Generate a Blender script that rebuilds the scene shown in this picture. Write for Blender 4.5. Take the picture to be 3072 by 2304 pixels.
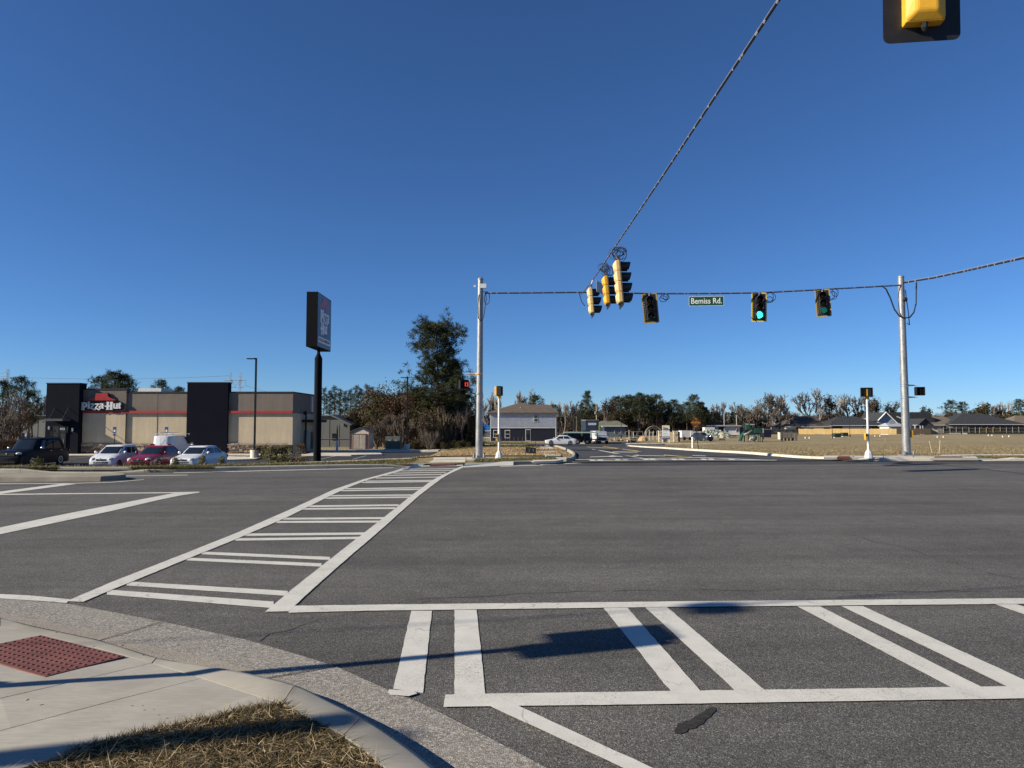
import bpy, bmesh, math, random
import numpy as np
from mathutils import Vector, Matrix
R = math.radians
for o in list(bpy.data.objects): bpy.data.objects.remove(o)
scn = bpy.context.scene
COL = scn.collection
# ------------------------------------------------------------------ camera
EYE, FPX, HORIZON = 1.75, 2150.0, 1270.0          # eye height, focal length and horizon in 3072 px units
PITCH = math.atan((HORIZON-1152)/FPX)
cam = bpy.data.objects.new('camera', bpy.data.cameras.new('camera')); COL.objects.link(cam)
cam.location = (0, 0, EYE); cam.rotation_euler = (math.pi/2+PITCH, 0, 0)
cam.data.sensor_width = 36; cam.data.lens = 36*FPX/3072; cam.data.clip_end = 5000; cam.data.clip_start = .05
scn.camera = cam
scn.render.resolution_x, scn.render.resolution_y = 1024, 768
# ------------------------------------------------------------------ sky and sun
SUN_EL, SUN_AZ = R(26), R(16.5)                   # light travels towards (+cos az, +sin az)
world = bpy.data.worlds.new('World'); scn.world = world; world.use_nodes = True
wn = world.node_tree; wn.nodes.clear()
sky = wn.nodes.new('ShaderNodeTexSky'); sky.sky_type = 'NISHITA'; sky.sun_disc = False
sky.sun_elevation = SUN_EL; sky.sun_rotation = math.atan2(-math.cos(SUN_AZ), -math.sin(SUN_AZ))
sky.air_density = 1.0; sky.dust_density = 0.0; sky.ozone_density = 10.0; sky.altitude = 2000
bg = wn.nodes.new('ShaderNodeBackground'); bg.inputs['Strength'].default_value = 0.068
wo = wn.nodes.new('ShaderNodeOutputWorld')
wn.links.new(sky.outputs[0], bg.inputs[0]); wn.links.new(bg.outputs[0], wo.inputs[0])
sun = bpy.data.objects.new('sun', bpy.data.lights.new('sun', 'SUN')); COL.objects.link(sun)
sun.data.energy = 5.0; sun.data.angle = R(0.53); sun.data.color = (1.0, .9, .735)
sd = Vector((math.cos(SUN_AZ)*math.cos(SUN_EL), math.sin(SUN_AZ)*math.cos(SUN_EL), -math.sin(SUN_EL)))
sun.rotation_euler = sd.to_track_quat('-Z', 'Y').to_euler(); sun.location = (-30, -10, 30)
vs = scn.view_settings
vs.view_transform = 'Standard'; vs.look = 'None'; vs.exposure = 0.75; vs.gamma = 1; vs.use_curve_mapping = False
scn.render.engine = 'CYCLES'
rng = random.Random(7)
# ------------------------------------------------------------------ helpers
def lerp(a, b, t): return a+(b-a)*t
def smooth(a, b, x):
    t = min(1, max(0, (x-a)/(b-a))); return t*t*(3-2*t)
def interp(tab, x):
    if x <= tab[0][0]: return tab[0][1]
    for (x0, y0), (x1, y1) in zip(tab, tab[1:]):
        if x <= x1: return lerp(y0, y1, (x-x0)/(x1-x0))
    return tab[-1][1]
CP, SP = math.cos(PITCH), math.sin(PITCH)
def ray(u, v):                                   # survey ray of a photo point (3072 x 2304 units)
    a = (u-1536)/FPX; b = (1152-v)/FPX
    return a, CP-SP*b, SP+CP*b
def at(u, v, Y):                                 # point on that ray, Y metres ahead
    a, y, z = ray(u, v); return Vector((a/y*Y, Y, EYE+z/y*Y))
def ux(u, Y): return (u-1536)/FPX*Y              # x of a photo column at depth Y
def G0(u, v, z=0.0):
    a, y, zz = ray(u, v); t = (z-EYE)/zz; return Vector((a*t, y*t, z))
# far kerb line and the terrain beyond it
KL = [(-160, 19.5), (-18.2, 25.4), (-13.8, 25.55), (-12.5, 25.9), (-9.9, 26.9), (-6.95, 27.9), (-4, 29.0), (-2, 29.7), (-.5, 30.4), (2.2, 31.6), (9, 32.6), (15.1, 33.4), (22, 33.5), (160, 37.5)]
def kerb_y(x): return interp(KL, x)
ZC = [(33, .12), (38, .1), (60, -.4), (80, -.9), (105, -1.5), (125, -1.85), (143, -1.75), (235, -1.85), (600, -3), (2000, -6)]
ZL = [(0, .12), (2, -.05), (12, -1.25), (20, -1.25), (38, -1.1), (55, -1.25), (110, -1.75), (210, -1.85), (600, -3), (2000, -6)]
CREST = [(-14, 1.2), (-10, 2.0), (-8, 2.9), (-6, 4.2), (-2, 6)]
def T(x, y):
    k = kerb_y(x)
    if y < k: return .0
    zc = interp(ZC, y if x < 30 else y)
    zl = interp(ZL, y-k-interp(CREST, x)) if y-k > interp(CREST, x) else .12
    w = smooth(-9, -1.5, x)
    far = smooth(150, 230, y)
    z = lerp(zl, zc, w)
    z = lerp(z, zc, far)
    m = smooth(1.2, 3.2, x)*(1-smooth(14.2, 17.5, x))
    return z-.12*m*(1-smooth(k+.5, k+9, y))
def G(u, v, dz=0.0):                             # photo point on the terrain
    p = G0(u, v, dz)
    if p.y < kerb_y(p.x) and p.y > 0: return p
    lo, hi = 25.0, 900.0
    a, y, zz = ray(u, v)
    f = lambda Y: EYE+zz/y*Y-T(a/y*Y, Y)-dz
    Y = lo
    while Y < hi and f(Y) > 0: Y += .5 if Y < 200 else 3
    lo = Y-3
    for _ in range(40):
        m = (lo+Y)/2
        if f(m) > 0: lo = m
        else: Y = m
    return Vector((a/y*Y, Y, T(a/y*Y, Y)+dz))

class MB:                                        # collects shapes, links them as one mesh object
    def __init__(s): s.v = []; s.f = []; s.m = []
    def add(s, vs, fs, mi=0):
        n = len(s.v); s.v += [tuple(v) for v in vs]; s.f += [tuple(i+n for i in f) for f in fs]; s.m += [mi]*len(fs)
        return s
    def box(s, c, d, rz=0, mi=0, M=None):
        x, y, z = d[0]/2, d[1]/2, d[2]/2
        P = [Vector((i*x, j*y, k*z)) for k in (-1, 1) for j in (-1, 1) for i in (-1, 1)]
        m = M or Matrix.Rotation(rz, 3, 'Z')
        return s.add([m@p+Vector(c) for p in P], [(0, 2, 3, 1), (4, 5, 7, 6), (0, 1, 5, 4), (2, 6, 7, 3), (0, 4, 6, 2), (1, 3, 7, 5)], mi)
    def bbox(s, a, b, mi=0):
        return s.box([(p+q)/2 for p, q in zip(a, b)], [abs(q-p) for p, q in zip(a, b)], 0, mi)
    def tube(s, pts, r, n=8, mi=0, caps=True):
        pts = [Vector(p) for p in pts]; k = len(pts)
        rs = [r]*k if not hasattr(r, '__len__') else list(r)
        V = []; up = None
        for i, p in enumerate(pts):
            d = (pts[min(i+1, k-1)]-pts[max(i-1, 0)]).normalized()
            if up is None:
                up = Vector((0, 0, 1)) if abs(d.z) < .9 else Vector((1, 0, 0))
            a = d.cross(up)
            if a.length < 1e-5: a = d.orthogonal()
            a.normalize(); b = a.cross(d); up = b
            for j in range(n):
                t = 2*math.pi*j/n; V.append(p+(a*math.cos(t)+b*math.sin(t))*rs[i])
        F = [(i*n+j, i*n+(j+1) % n, (i+1)*n+(j+1) % n, (i+1)*n+j) for i in range(k-1) for j in range(n)]
        if caps: F += [tuple(range(n))[::-1], tuple(range((k-1)*n, k*n))]
        return s.add(V, F, mi)
    def lathe(s, prof, o=(0, 0, 0), n=16, mi=0, M=None):
        V = []; o = Vector(o)
        for r, z in prof:
            for j in range(n):
                p = Vector((r*math.cos(2*math.pi*j/n), r*math.sin(2*math.pi*j/n), z))
                V.append((M@p if M else p)+o)
        k = len(prof)
        F = [(i*n+j, i*n+(j+1) % n, (i+1)*n+(j+1) % n, (i+1)*n+j) for i in range(k-1) for j in range(n)]
        F += [tuple(range(n))[::-1], tuple(range((k-1)*n, k*n))]
        return s.add(V, F, mi)
    def prism(s, poly, y0, y1, mi=0):             # polygon in x,z extruded along y
        n = len(poly)
        V = [(x, y0, z) for x, z in poly]+[(x, y1, z) for x, z in poly]
        F = [tuple(range(n)), tuple(range(n, 2*n))[::-1]]+[(i, (i+1) % n+0, (i+1) % n+n, i+n)[::-1] for i in range(n)]
        return s.add(V, F, mi)
    def slab(s, poly, z0, z1, mi=0):              # polygon in x,y (or x,y,z tops) extruded down
        n = len(poly)
        V = [(p[0], p[1], (p[2] if len(p) > 2 else 0)+z0) for p in poly]+[(p[0], p[1], (p[2] if len(p) > 2 else 0)+z1) for p in poly]
        F = [tuple(range(n))[::-1], tuple(range(n, 2*n))]+[(i, (i+1) % n, (i+1) % n+n, i+n) for i in range(n)]
        return s.add(V, F, mi)
    def build(s, name, mats, parent=None, smooth=False, fix=True):
        me = bpy.data.meshes.new(name); me.from_pydata(s.v, [], s.f)
        mats = mats if isinstance(mats, (list, tuple)) else [mats]
        for m in mats: me.materials.append(m)
        if len(mats) > 1: me.polygons.foreach_set('material_index', s.m)
        if fix:
            bm = bmesh.new(); bm.from_mesh(me); bmesh.ops.recalc_face_normals(bm, faces=bm.faces); bm.to_mesh(me); bm.free()
        if smooth: me.polygons.foreach_set('use_smooth', [True]*len(me.polygons))
        me.update()
        o = bpy.data.objects.new(name, me); COL.objects.link(o)
        if smooth == 'auto':
            try:
                me.set_sharp_from_angle(angle=R(40))
            except Exception: pass
        if parent: o.parent = parent
        return o
def np_mesh(name, V, F, mat, parent=None, smooth=False):
    V = np.asarray(V, np.float32); F = np.asarray(F, np.int32); n, k = F.shape
    me = bpy.data.meshes.new(name)
    me.vertices.add(len(V)); me.vertices.foreach_set('co', V.ravel())
    me.loops.add(n*k); me.loops.foreach_set('vertex_index', F.ravel())
    me.polygons.add(n); me.polygons.foreach_set('loop_start', np.arange(0, n*k, k, dtype=np.int32))
    try: me.polygons.foreach_set('loop_total', np.full(n, k, np.int32))
    except Exception: pass
    if smooth: me.polygons.foreach_set('use_smooth', np.ones(n, bool))
    me.update(calc_edges=True); me.validate()
    me.materials.append(mat)
    o = bpy.data.objects.new(name, me); COL.objects.link(o)
    if parent: o.parent = parent
    return o
def tag(o, label=None, cat=None, group=None, kind=None):
    if label: o['label'] = label
    if cat: o['category'] = cat
    if group: o['group'] = group
    if kind: o['kind'] = kind
    return o
def thing(name, label, cat, loc=(0, 0, 0), rz=0, group=None):
    o = bpy.data.objects.new(name, None); COL.objects.link(o); o.location = loc; o.rotation_euler = (0, 0, rz)
    o.empty_display_size = .3
    return tag(o, label, cat, group)
ORD = ['leftmost', 'second from left', 'third from left', 'fourth from left', 'fifth from left', 'sixth from left', 'seventh from left', 'eighth from left', 'ninth from left', 'tenth from left', 'eleventh from left', 'twelfth from left', 'thirteenth from left', 'fourteenth from left']
def copy_tree(o, loc=None, rz=None, label=None, group=None, parent=None, scale=None):
    c = o.copy(); COL.objects.link(c)
    if parent: c.parent = parent
    if loc is not None: c.location = loc
    if rz is not None: c.rotation_euler = (0, 0, rz)
    if scale is not None: c.scale = scale if hasattr(scale, '__len__') else (scale,)*3
    if label: c['label'] = label
    if group: c['group'] = group
    for ch in list(o.children): copy_tree(ch, parent=c)
    return c
# ------------------------------------------------------------------ materials
MATS = {}
class NT:
    def __init__(s, name):
        s.m = bpy.data.materials.new(name); s.m.use_nodes = True; s.t = s.m.node_tree
        s.b = s.t.nodes['Principled BSDF']; s.o = s.t.nodes['Material Output']
    def n(s, typ, **kw):
        nd = s.t.nodes.new('ShaderNode'+typ)
        for k, v in kw.items():
            if k in nd.inputs: nd.inputs[k].default_value = v
            else: setattr(nd, k, v)
        return nd
    def l(s, a, b): s.t.links.new(a, b)
    def pos(s, world=True):
        return s.n('NewGeometry').outputs['Position'] if world else s.n('TexCoord').outputs['Object']
    def map(s, vec, scale=(1, 1, 1), rot=(0, 0, 0), loc=(0, 0, 0)):
        m = s.n('Mapping'); m.inputs['Scale'].default_value = scale; m.inputs['Rotation'].default_value = rot; m.inputs['Location'].default_value = loc
        s.l(vec, m.inputs['Vector']); return m.outputs[0]
    def noise(s, vec, scale, detail=3, rough=.55, dist=0):
        t = s.n('TexNoise'); t.inputs['Scale'].default_value = scale; t.inputs['Detail'].default_value = detail
        t.inputs['Roughness'].default_value = rough; t.inputs['Distortion'].default_value = dist
        if vec is not None: s.l(vec, t.inputs['Vector'])
        return t.outputs[0]
    def vor(s, vec, scale, feature='F1', out='Color', rnd=1):
        t = s.n('TexVoronoi'); t.feature = feature; t.inputs['Scale'].default_value = scale; t.inputs['Randomness'].default_value = rnd
        s.l(vec, t.inputs['Vector']); return t.outputs[out]
    def ramp(s, fac, stops):
        r = s.n('ValToRGB'); e = r.color_ramp.elements
        while len(e) < len(stops): e.new(.5)
        for el, (p, c) in zip(e, stops):
            el.position = p; el.color = (c, c, c, 1) if not hasattr(c, '__len__') else tuple(c)+(1,)
        s.l(fac, r.inputs[0]); return r.outputs[0]
    def mix(s, fac, a, b, mode='MIX'):
        m = s.n('Mix', data_type='RGBA'); m.blend_type = mode
        for sock, x in ((m.inputs[0], fac), (m.inputs[6], a), (m.inputs[7], b)):
            if isinstance(x, (int, float)): sock.default_value = x
            elif isinstance(x, (tuple, list)): sock.default_value = tuple(x)+(1,)
            else: s.l(x, sock)
        return m.outputs[2]
    def math(s, op, a, b=0.0):
        m = s.n('Math'); m.operation = op
        for i, x in enumerate((a, b)):
            if isinstance(x, (int, float)): m.inputs[i].default_value = x
            else: s.l(x, m.inputs[i])
        return m.outputs[0]
    def bump(s, h, strength=.3, dist=.01):
        b = s.n('Bump'); b.inputs['Strength'].default_value = strength; b.inputs['Distance'].default_value = dist
        s.l(h, b.inputs['Height']); s.l(b.outputs[0], s.b.inputs['Normal'])
    def fin(s, col=None, rough=.7, metal=0, spec=.4):
        if col is not None:
            if hasattr(col, '__len__'): s.b.inputs['Base Color'].default_value = tuple(col)+(1,)
            else: s.l(col, s.b.inputs['Base Color'])
        if isinstance(rough, (int, float)): s.b.inputs['Roughness'].default_value = rough
        else: s.l(rough, s.b.inputs['Roughness'])
        s.b.inputs['Metallic'].default_value = metal; s.b.inputs['Specular IOR Level'].default_value = spec
        return s.m
def srgb(r, g, b):
    return tuple((c/255/12.92 if c/255 <= .04045 else ((c/255+.055)/1.055)**2.4) for c in (r, g, b))
def M(name, col, rough=.6, var=.12, scale=3.0, metal=0, spec=.4, bump=0, detail=4, stretch=(1, 1, 1), world=False, dirt=0):
    """surface of one colour with uneven tone, fine grain and optional relief"""
    if name in MATS: return MATS[name]
    t = NT(name); p = t.map(t.pos(world), stretch)
    n1 = t.noise(p, scale, detail, .6); n2 = t.noise(p, scale*9, 3, .6)
    f = t.math('ADD', t.math('MULTIPLY', n1, .65), t.math('MULTIPLY', n2, .35))
    lo = tuple(c*(1-var*1.6) for c in col); hi = tuple(min(1, c*(1+var*1.6)) for c in col)
    c = t.ramp(f, [(.3, lo), (.7, hi)])
    if dirt:
        d = t.ramp(t.noise(p, scale*.6, 6, .7), [(.5, 0), (.72, 1)])
        c = t.mix(t.math('MULTIPLY', d, dirt), c, tuple(x*.45 for x in col))
    if bump: t.bump(n2, bump, .01)
    r = t.ramp(n1, [(.3, max(0, rough-.06)), (.7, min(1, rough+.06))])
    MATS[name] = t.fin(c, r, metal, spec); return MATS[name]
def emis(name, col, strength, base=(.02, .02, .02)):
    if name in MATS: return MATS[name]
    t = NT(name); t.b.inputs['Emission Color'].default_value = tuple(col)+(1,); t.b.inputs['Emission Strength'].default_value = strength
    MATS[name] = t.fin(base, .3); return MATS[name]
def text_mesh(name, txt, size, mat, parent=None, extrude=.004, align='CENTER', M4=None, scale=(1, 1, 1), bold=0.0):
    cu = bpy.data.curves.new(name, 'FONT'); cu.body = txt; cu.size = size; cu.align_x = align; cu.align_y = 'CENTER'
    cu.extrude = extrude; cu.offset = bold; cu.resolution_u = 3
    tmp = bpy.data.objects.new('tmp', cu); COL.objects.link(tmp)
    dg = bpy.context.evaluated_depsgraph_get(); me = bpy.data.meshes.new_from_object(tmp.evaluated_get(dg))
    bpy.data.objects.remove(tmp); bpy.data.curves.remove(cu)
    me.name = name
    me.transform(Matrix.Diagonal((*scale, 1)))
    if M4: me.transform(M4)
    me.materials.clear(); me.materials.append(mat)
    o = bpy.data.objects.new(name, me); COL.objects.link(o)
    if parent: o.parent = parent
    return o
def outline_mesh(name, loops, mat, parent=None, extrude=.02, M4=None):
    """flat shape cut from closed outlines (inner outlines are holes), given thickness"""
    cu = bpy.data.curves.new(name, 'CURVE'); cu.dimensions = '2D'; cu.fill_mode = 'BOTH'; cu.extrude = extrude
    for lp in loops:
        sp = cu.splines.new('POLY'); sp.points.add(len(lp)-1); sp.use_cyclic_u = True
        for pt, (x, y) in zip(sp.points, lp): pt.co = (x, y, 0, 1)
    tmp = bpy.data.objects.new('tmp', cu); COL.objects.link(tmp)
    dg = bpy.context.evaluated_depsgraph_get(); me = bpy.data.meshes.new_from_object(tmp.evaluated_get(dg))
    bpy.data.objects.remove(tmp); bpy.data.curves.remove(cu); me.name = name
    if M4: me.transform(M4)
    me.materials.clear(); me.materials.append(mat)
    o = bpy.data.objects.new(name, me); COL.objects.link(o)
    if parent: o.parent = parent
    return o
FRONT = Matrix(((1, 0, 0, 0), (0, 0, -1, 0), (0, 1, 0, 0), (0, 0, 0, 1)))   # flat xy shape stood up facing -y
# ------------------------------------------------------------------ surface materials
def asphalt(name, base, speck=.5, patch=.25, streak=.25, stone=125.0, rot=R(7)):
    t = NT(name); p = t.pos(True)
    cells = t.vor(p, stone); sp = t.n('SeparateColor'); t.l(cells, sp.inputs[0])
    c1 = t.ramp(sp.outputs[0], [(0, tuple(x*(1-speck*.75) for x in base)), (.55, base), (.9, tuple(x*(1+speck) for x in base)), (1, tuple(x*(1+speck*2.6) for x in base))])
    tint = t.mix(t.math('MULTIPLY', sp.outputs[1], .35), c1, t.mix(sp.outputs[2], (base[0]*1.12, base[1]*1.0, base[2]*.86), (base[0]*.9, base[1]*1.02, base[2]*1.0)))
    big = t.ramp(t.noise(p, .35, 5, .6), [(.3, 1-patch), (.7, 1+patch*.6)])
    sm = t.ramp(t.noise(t.map(p, (.03, .62, 1), (0, 0, -rot)), 1.1, 5, .62), [(.3, 1-streak), (.66, 1+streak*.7)])
    fn_ = t.ramp(t.noise(t.map(p, (.12, 3.2, 1), (0, 0, -rot)), 1.3, 4, .7), [(.3, 1-streak*.55), (.7, 1+streak*.4)])
    spot = t.ramp(t.noise(p, .8, 7, .72), [(.60, 1.0), (.74, .72)])
    mid = t.ramp(t.noise(p, 2.6, 4, .65), [(.3, .88), (.7, 1.1)])
    sx = t.n('SeparateXYZ'); t.l(t.map(p, (1, 1, 1), (0, 0, -rot)), sx.inputs[0])
    lane = t.math('SINE', t.math('ADD', t.math('MULTIPLY', sx.outputs[1], 3.43), t.math('MULTIPLY', t.noise(p, .12, 2), 3.0)))
    track = t.ramp(t.math('ADD', t.math('MULTIPLY', lane, .3), t.noise(t.map(p, (.05, .3, 1), (0, 0, -rot)), 1.0, 4, .6)), [(.35, 1.04), (.62, 1.0), (.9, .88)])
    tint = t.mix(1, tint, track, 'MULTIPLY')
    c = t.mix(1, tint, big, 'MULTIPLY'); c = t.mix(1, c, sm, 'MULTIPLY'); c = t.mix(1, c, mid, 'MULTIPLY'); c = t.mix(1, c, fn_, 'MULTIPLY'); c = t.mix(1, c, spot, 'MULTIPLY')
    t.bump(t.math('ADD', t.vor(p, stone*.9, out='Distance'), t.noise(p, stone*1.6, 2)), .55, .006)
    return t.fin(c, .82, 0, .2)
MAT_ROAD = asphalt('asphalt_worn', (.1, .0955, .089), .75, .2, .18)
MAT_ROADNEW = asphalt('asphalt_newer', (.062, .061, .062), .4, .1, .12, rot=R(80))
MAT_LOT = asphalt('asphalt_lot', (.045, .045, .048), .35, .12, .1)
def paint_mat(name, col, wear=.5):
    t = NT(name); p = t.pos(True)
    n = t.noise(p, 5, 6, .65); n2 = t.noise(p, 70, 3, .7)
    c = t.ramp(n, [(.25, tuple(x*.86 for x in col)), (.75, tuple(min(1, x*1.05) for x in col))])
    c = t.mix(t.ramp(t.noise(t.map(p, (.5, 3, 1), (0, 0, R(-8))), 1.6, 5, .7), [(.55, 0), (.85, .35)]), c, tuple(x*.55 for x in col))
    dirt = t.math('MULTIPLY', t.ramp(n2, [(.5, 0), (.66, 1)]), t.ramp(t.noise(p, 1.3, 5, .75), [(.44, 0), (.66, wear)]))
    c = t.mix(dirt, c, (.13, .125, .12))
    vr = t.vor(t.map(t.mix(.25, p, t.n('TexNoise', Scale=4.0).outputs['Color']), (1, 1, 0)), 2.2, 'DISTANCE_TO_EDGE', 'Distance')
    crack = t.math('MULTIPLY', t.ramp(vr, [(0, 1), (.012, 0)]), t.ramp(t.noise(p, 1.1, 3), [(.48, 0), (.58, .55)]))
    c = t.mix(crack, c, (.12, .115, .11))
    t.bump(n2, .25, .004)
    return t.fin(c, .75, 0, .35)
MAT_PAINT = paint_mat('road_paint_white', (.56, .55, .5), .85); MAT_YELLOW = paint_mat('road_paint_yellow', (.5, .36, .1), .8)
MAT_OLDWHITE = paint_mat('road_paint_faded', (.5, .48, .43), 1.0)
def concrete(name, col, broom=0.0, agg=0.0, rot=0.0, stain=.3):
    t = NT(name); p = t.pos(True)
    big = t.ramp(t.noise(p, 1.2, 6, .65), [(.25, tuple(x*(1-stain) for x in col)), (.75, tuple(min(1, x*1.08) for x in col))])
    c = big; h = t.noise(p, 120, 3, .6)
    if broom:
        w = t.noise(t.map(p, (6, 90, 1), (0, 0, rot)), 1.0, 4, .7)
        c = t.mix(1, c, t.ramp(w, [(.25, 1-broom), (.75, 1+broom*.5)]), 'MULTIPLY'); h = w
    if agg:
        cl = t.vor(p, 105); sp = t.n('SeparateColor'); t.l(cl, sp.inputs[0])
        st = t.ramp(sp.outputs[0], [(0, (.08, .075, .068)), (.35, (.17, .158, .14)), (.7, (.27, .25, .222)), (1, (.5, .48, .44))])
        c = t.mix(t.math('MULTIPLY', agg, t.ramp(t.noise(p, 3, 5, .7), [(.2, .55), (.6, 1)])), c, st)
        h = t.vor(p, 105, out='Distance')
    else:
        c = t.mix(t.ramp(t.noise(p, 40, 4, .7), [(.62, 0), (.75, .35)]), c, tuple(x*.5 for x in col))
    t.bump(h, .5 if agg else .25, .006 if agg else .003)
    return t.fin(c, .85, 0, .3)
MAT_WALK = concrete('concrete_broomed', (.43, .405, .345), .26, 0, R(14), .36)
MAT_KERB = concrete('concrete_kerb', (.39, .365, .305), .14, 0, R(-25), .4)
MAT_GUTTER = concrete('concrete_pebbled', (.3, .27, .225), 0, .85)
MAT_CONC = concrete('concrete_pale', (.58, .54, .45), .06)
MAT_CONCOLD = concrete('concrete_weathered', (.3, .27, .21), .05, 0, 0, .45)
def ground_mat(name, cols, streak=(.25, 1.6), fine=26.0):
    t = NT(name); p = t.pos(True)
    a = t.noise(t.map(p, (streak[0], streak[1], 1), (0, 0, R(-3))), .5, 6, .68)
    b = t.noise(p, .09, 5, .6); f = t.noise(t.map(p, (1, 2.2, 1)), fine*.1, 6, .75); g = t.noise(p, fine, 3, .7)
    k = t.math('ADD', t.math('MULTIPLY', a, .45), t.math('ADD', t.math('MULTIPLY', b, .25), t.math('MULTIPLY', f, .3)))
    c = t.ramp(k, [(.36, cols[0]), (.46, cols[1]), (.55, cols[2]), (.66, cols[3])])
    c = t.mix(1, c, t.ramp(g, [(.25, .6), (.75, 1.3)]), 'MULTIPLY')
    t.bump(t.math('ADD', f, g), .8, .06)
    return t.fin(c, .95, 0, .1)
MAT_FIELD = ground_mat('dormant_grass_ground', [(.16, .13, .072), (.25, .205, .115), (.34, .275, .165), (.2, .18, .09)])
MAT_STRAW = ground_mat('straw_mulch_ground', [(.26, .18, .09), (.36, .26, .135), (.44, .32, .17), (.3, .22, .12)], (.6, 1.4))
MAT_LAWN = ground_mat('near_lawn_soil', [(.06, .045, .02), (.10, .075, .035), (.13, .10, .05), (.08, .07, .03)])

# ------------------------------------------------------------------ ground and roads
def grid_mesh(name, xs, ys, zf, mat, parent=None, ok=None, kind='structure'):
    V = []; idx = {}; F = []
    for j, y in enumerate(ys):
        for i, x in enumerate(xs): V.append((x, y, zf(x, y)))
    n = len(xs)
    for j in range(len(ys)-1):
        for i in range(n-1):
            F.append((j*n+i, j*n+i+1, (j+1)*n+i+1, (j+1)*n+i))
    o = np_mesh(name, V, F, mat, parent, True)
    if kind and not parent: o['kind'] = kind
    return o
def spaced(a, b, seg):
    out = [a]
    while out[-1] < b: out.append(out[-1]+seg(out[-1]))
    out[-1] = b; return out
xs = sorted(set([-2500, -1200, -600, -350]+[round(x, 2) for x in np.arange(-220, 221, 4.0)]+[round(x, 2) for x in np.arange(-48, 40, .8)]+[350, 600, 1200, 2500]))
ss = [0, .3, .6, 1, 1.4, 1.8, 2.3, 2.8, 3.4, 4, 4.6, 5.3, 6, 7, 8, 9, 10, 11, 12.5, 14, 16, 18, 20, 23, 26, 30, 34, 38, 42, 47, 52, 58, 65, 72, 80, 90, 100, 112, 125, 140, 160, 190, 230, 300, 420, 600, 900, 1500, 2600]
V = []; F = []; rg = random.Random(3)
for s_ in ss:
    for x in xs:
        y = kerb_y(x)+.12+s_
        z = T(x, y)-.02+(rg.uniform(-.03, .03) if 8 < s_ < 200 and (x > 16 or (x < 2 and s_ > 60)) else 0)
        V.append((x, y, z))
n = len(xs)
for j in range(len(ss)-1):
    for i in range(n-1): F.append((j*n+i, j*n+i+1, (j+1)*n+i+1, (j+1)*n+i))
ground = np_mesh('ground', V, F, MAT_FIELD, None, True); ground['kind'] = 'structure'
b = MB(); b.add([(-2500, -600, -.35), (2500, -600, -.35), (2500, 19, -.35), (-2500, 19, -.35)], [(0, 1, 2, 3)])
base = b.build('ground_base', MAT_FIELD); base['kind'] = 'structure'
# main road: sheet up to the far kerb line
rx = sorted(set([x for x, _ in KL if abs(x) < 100]+[-160, -100, -60, -35, -25, 30, 45, 70, 100, 160]+list(range(-16, 28, 2))))
V = []; F = []
for x in rx: V += [(x, -60, 0), (x, 3, 0), (x, kerb_y(x)+.03, 0)]
for i in range(len(rx)-1):
    F += [(3*i, 3*i+3, 3*i+4, 3*i+1), (3*i+1, 3*i+4, 3*i+5, 3*i+2)]
road = np_mesh('road', V, F, MAT_ROAD); road['kind'] = 'structure'
def strip_mesh(name, L, Rr, mat, parent=None, dz=.02, kind=None, n=1):
    V = []; F = []; m = n+1
    for a, c in zip(L, Rr):
        for k in range(m):
            x, y = lerp(a[0], c[0], k/n), lerp(a[1], c[1], k/n); V.append((x, y, T(x, y)+dz))
    for i in range(len(L)-1):
        for k in range(n): F.append((i*m+k, i*m+k+1, (i+1)*m+k+1, (i+1)*m+k))
    o = np_mesh(name, V, F, mat, parent)
    if kind: o['kind'] = kind
    return o
# side road running away into the housing estate
SL = [(3.0, 33.0), (3.45, 37), (3.7, 42), (4.1, 50), (4.6, 60), (5.1, 72), (5.6, 84), (5.2, 96), (2.5, 104), (-4, 109)]
SR = [(15.4, 33.55), (13.3, 37.5), (12.3, 42), (12.3, 50), (12.7, 60), (13.2, 72), (14, 84), (15, 96), (17, 106), (24, 114)]
def dense(P, k=4):
    out = []
    for a, c in zip(P, P[1:]):
        out += [(lerp(a[0], c[0], i/k), lerp(a[1], c[1], i/k)) for i in range(k)]
    return out+[P[-1]]
side_road = strip_mesh('side_road', dense([(2.2, 31.66)]+SL), dense([(15.6, 33.47)]+SR), MAT_ROADNEW, None, .035, 'structure', 14)
cross_street = strip_mesh('estate_street', [(-30, 108), (-4, 109), (8, 110), (18, 111), (24, 113)], [(-30, 126), (-4, 127), (8, 126), (18, 124), (24, 119)], MAT_ROADNEW, None, .045, 'structure', 10)
b = MB()
for i in range(13):
    xa, xb = 2.2+i*1.03, 2.2+(i+1)*1.03
    b.add([(xa, kerb_y(xa)-2.4, .004), (xb, kerb_y(xb)-2.4, .004), (xb, kerb_y(xb)+.05, .004), (xa, kerb_y(xa)+.05, .004)], [(0, 1, 2, 3)])
for i in range(12):
    xa, xb = 15.5+i*2, 17.5+i*2
    b.add([(xa, kerb_y(xa)-2.4, .004), (xb, kerb_y(xb)-2.4, .004), (xb, kerb_y(xb)+.02, .004), (xa, kerb_y(xa)+.02, .004)], [(0, 1, 2, 3)])
pv = b.build('repaved_strip', MAT_ROADNEW, road)
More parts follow.
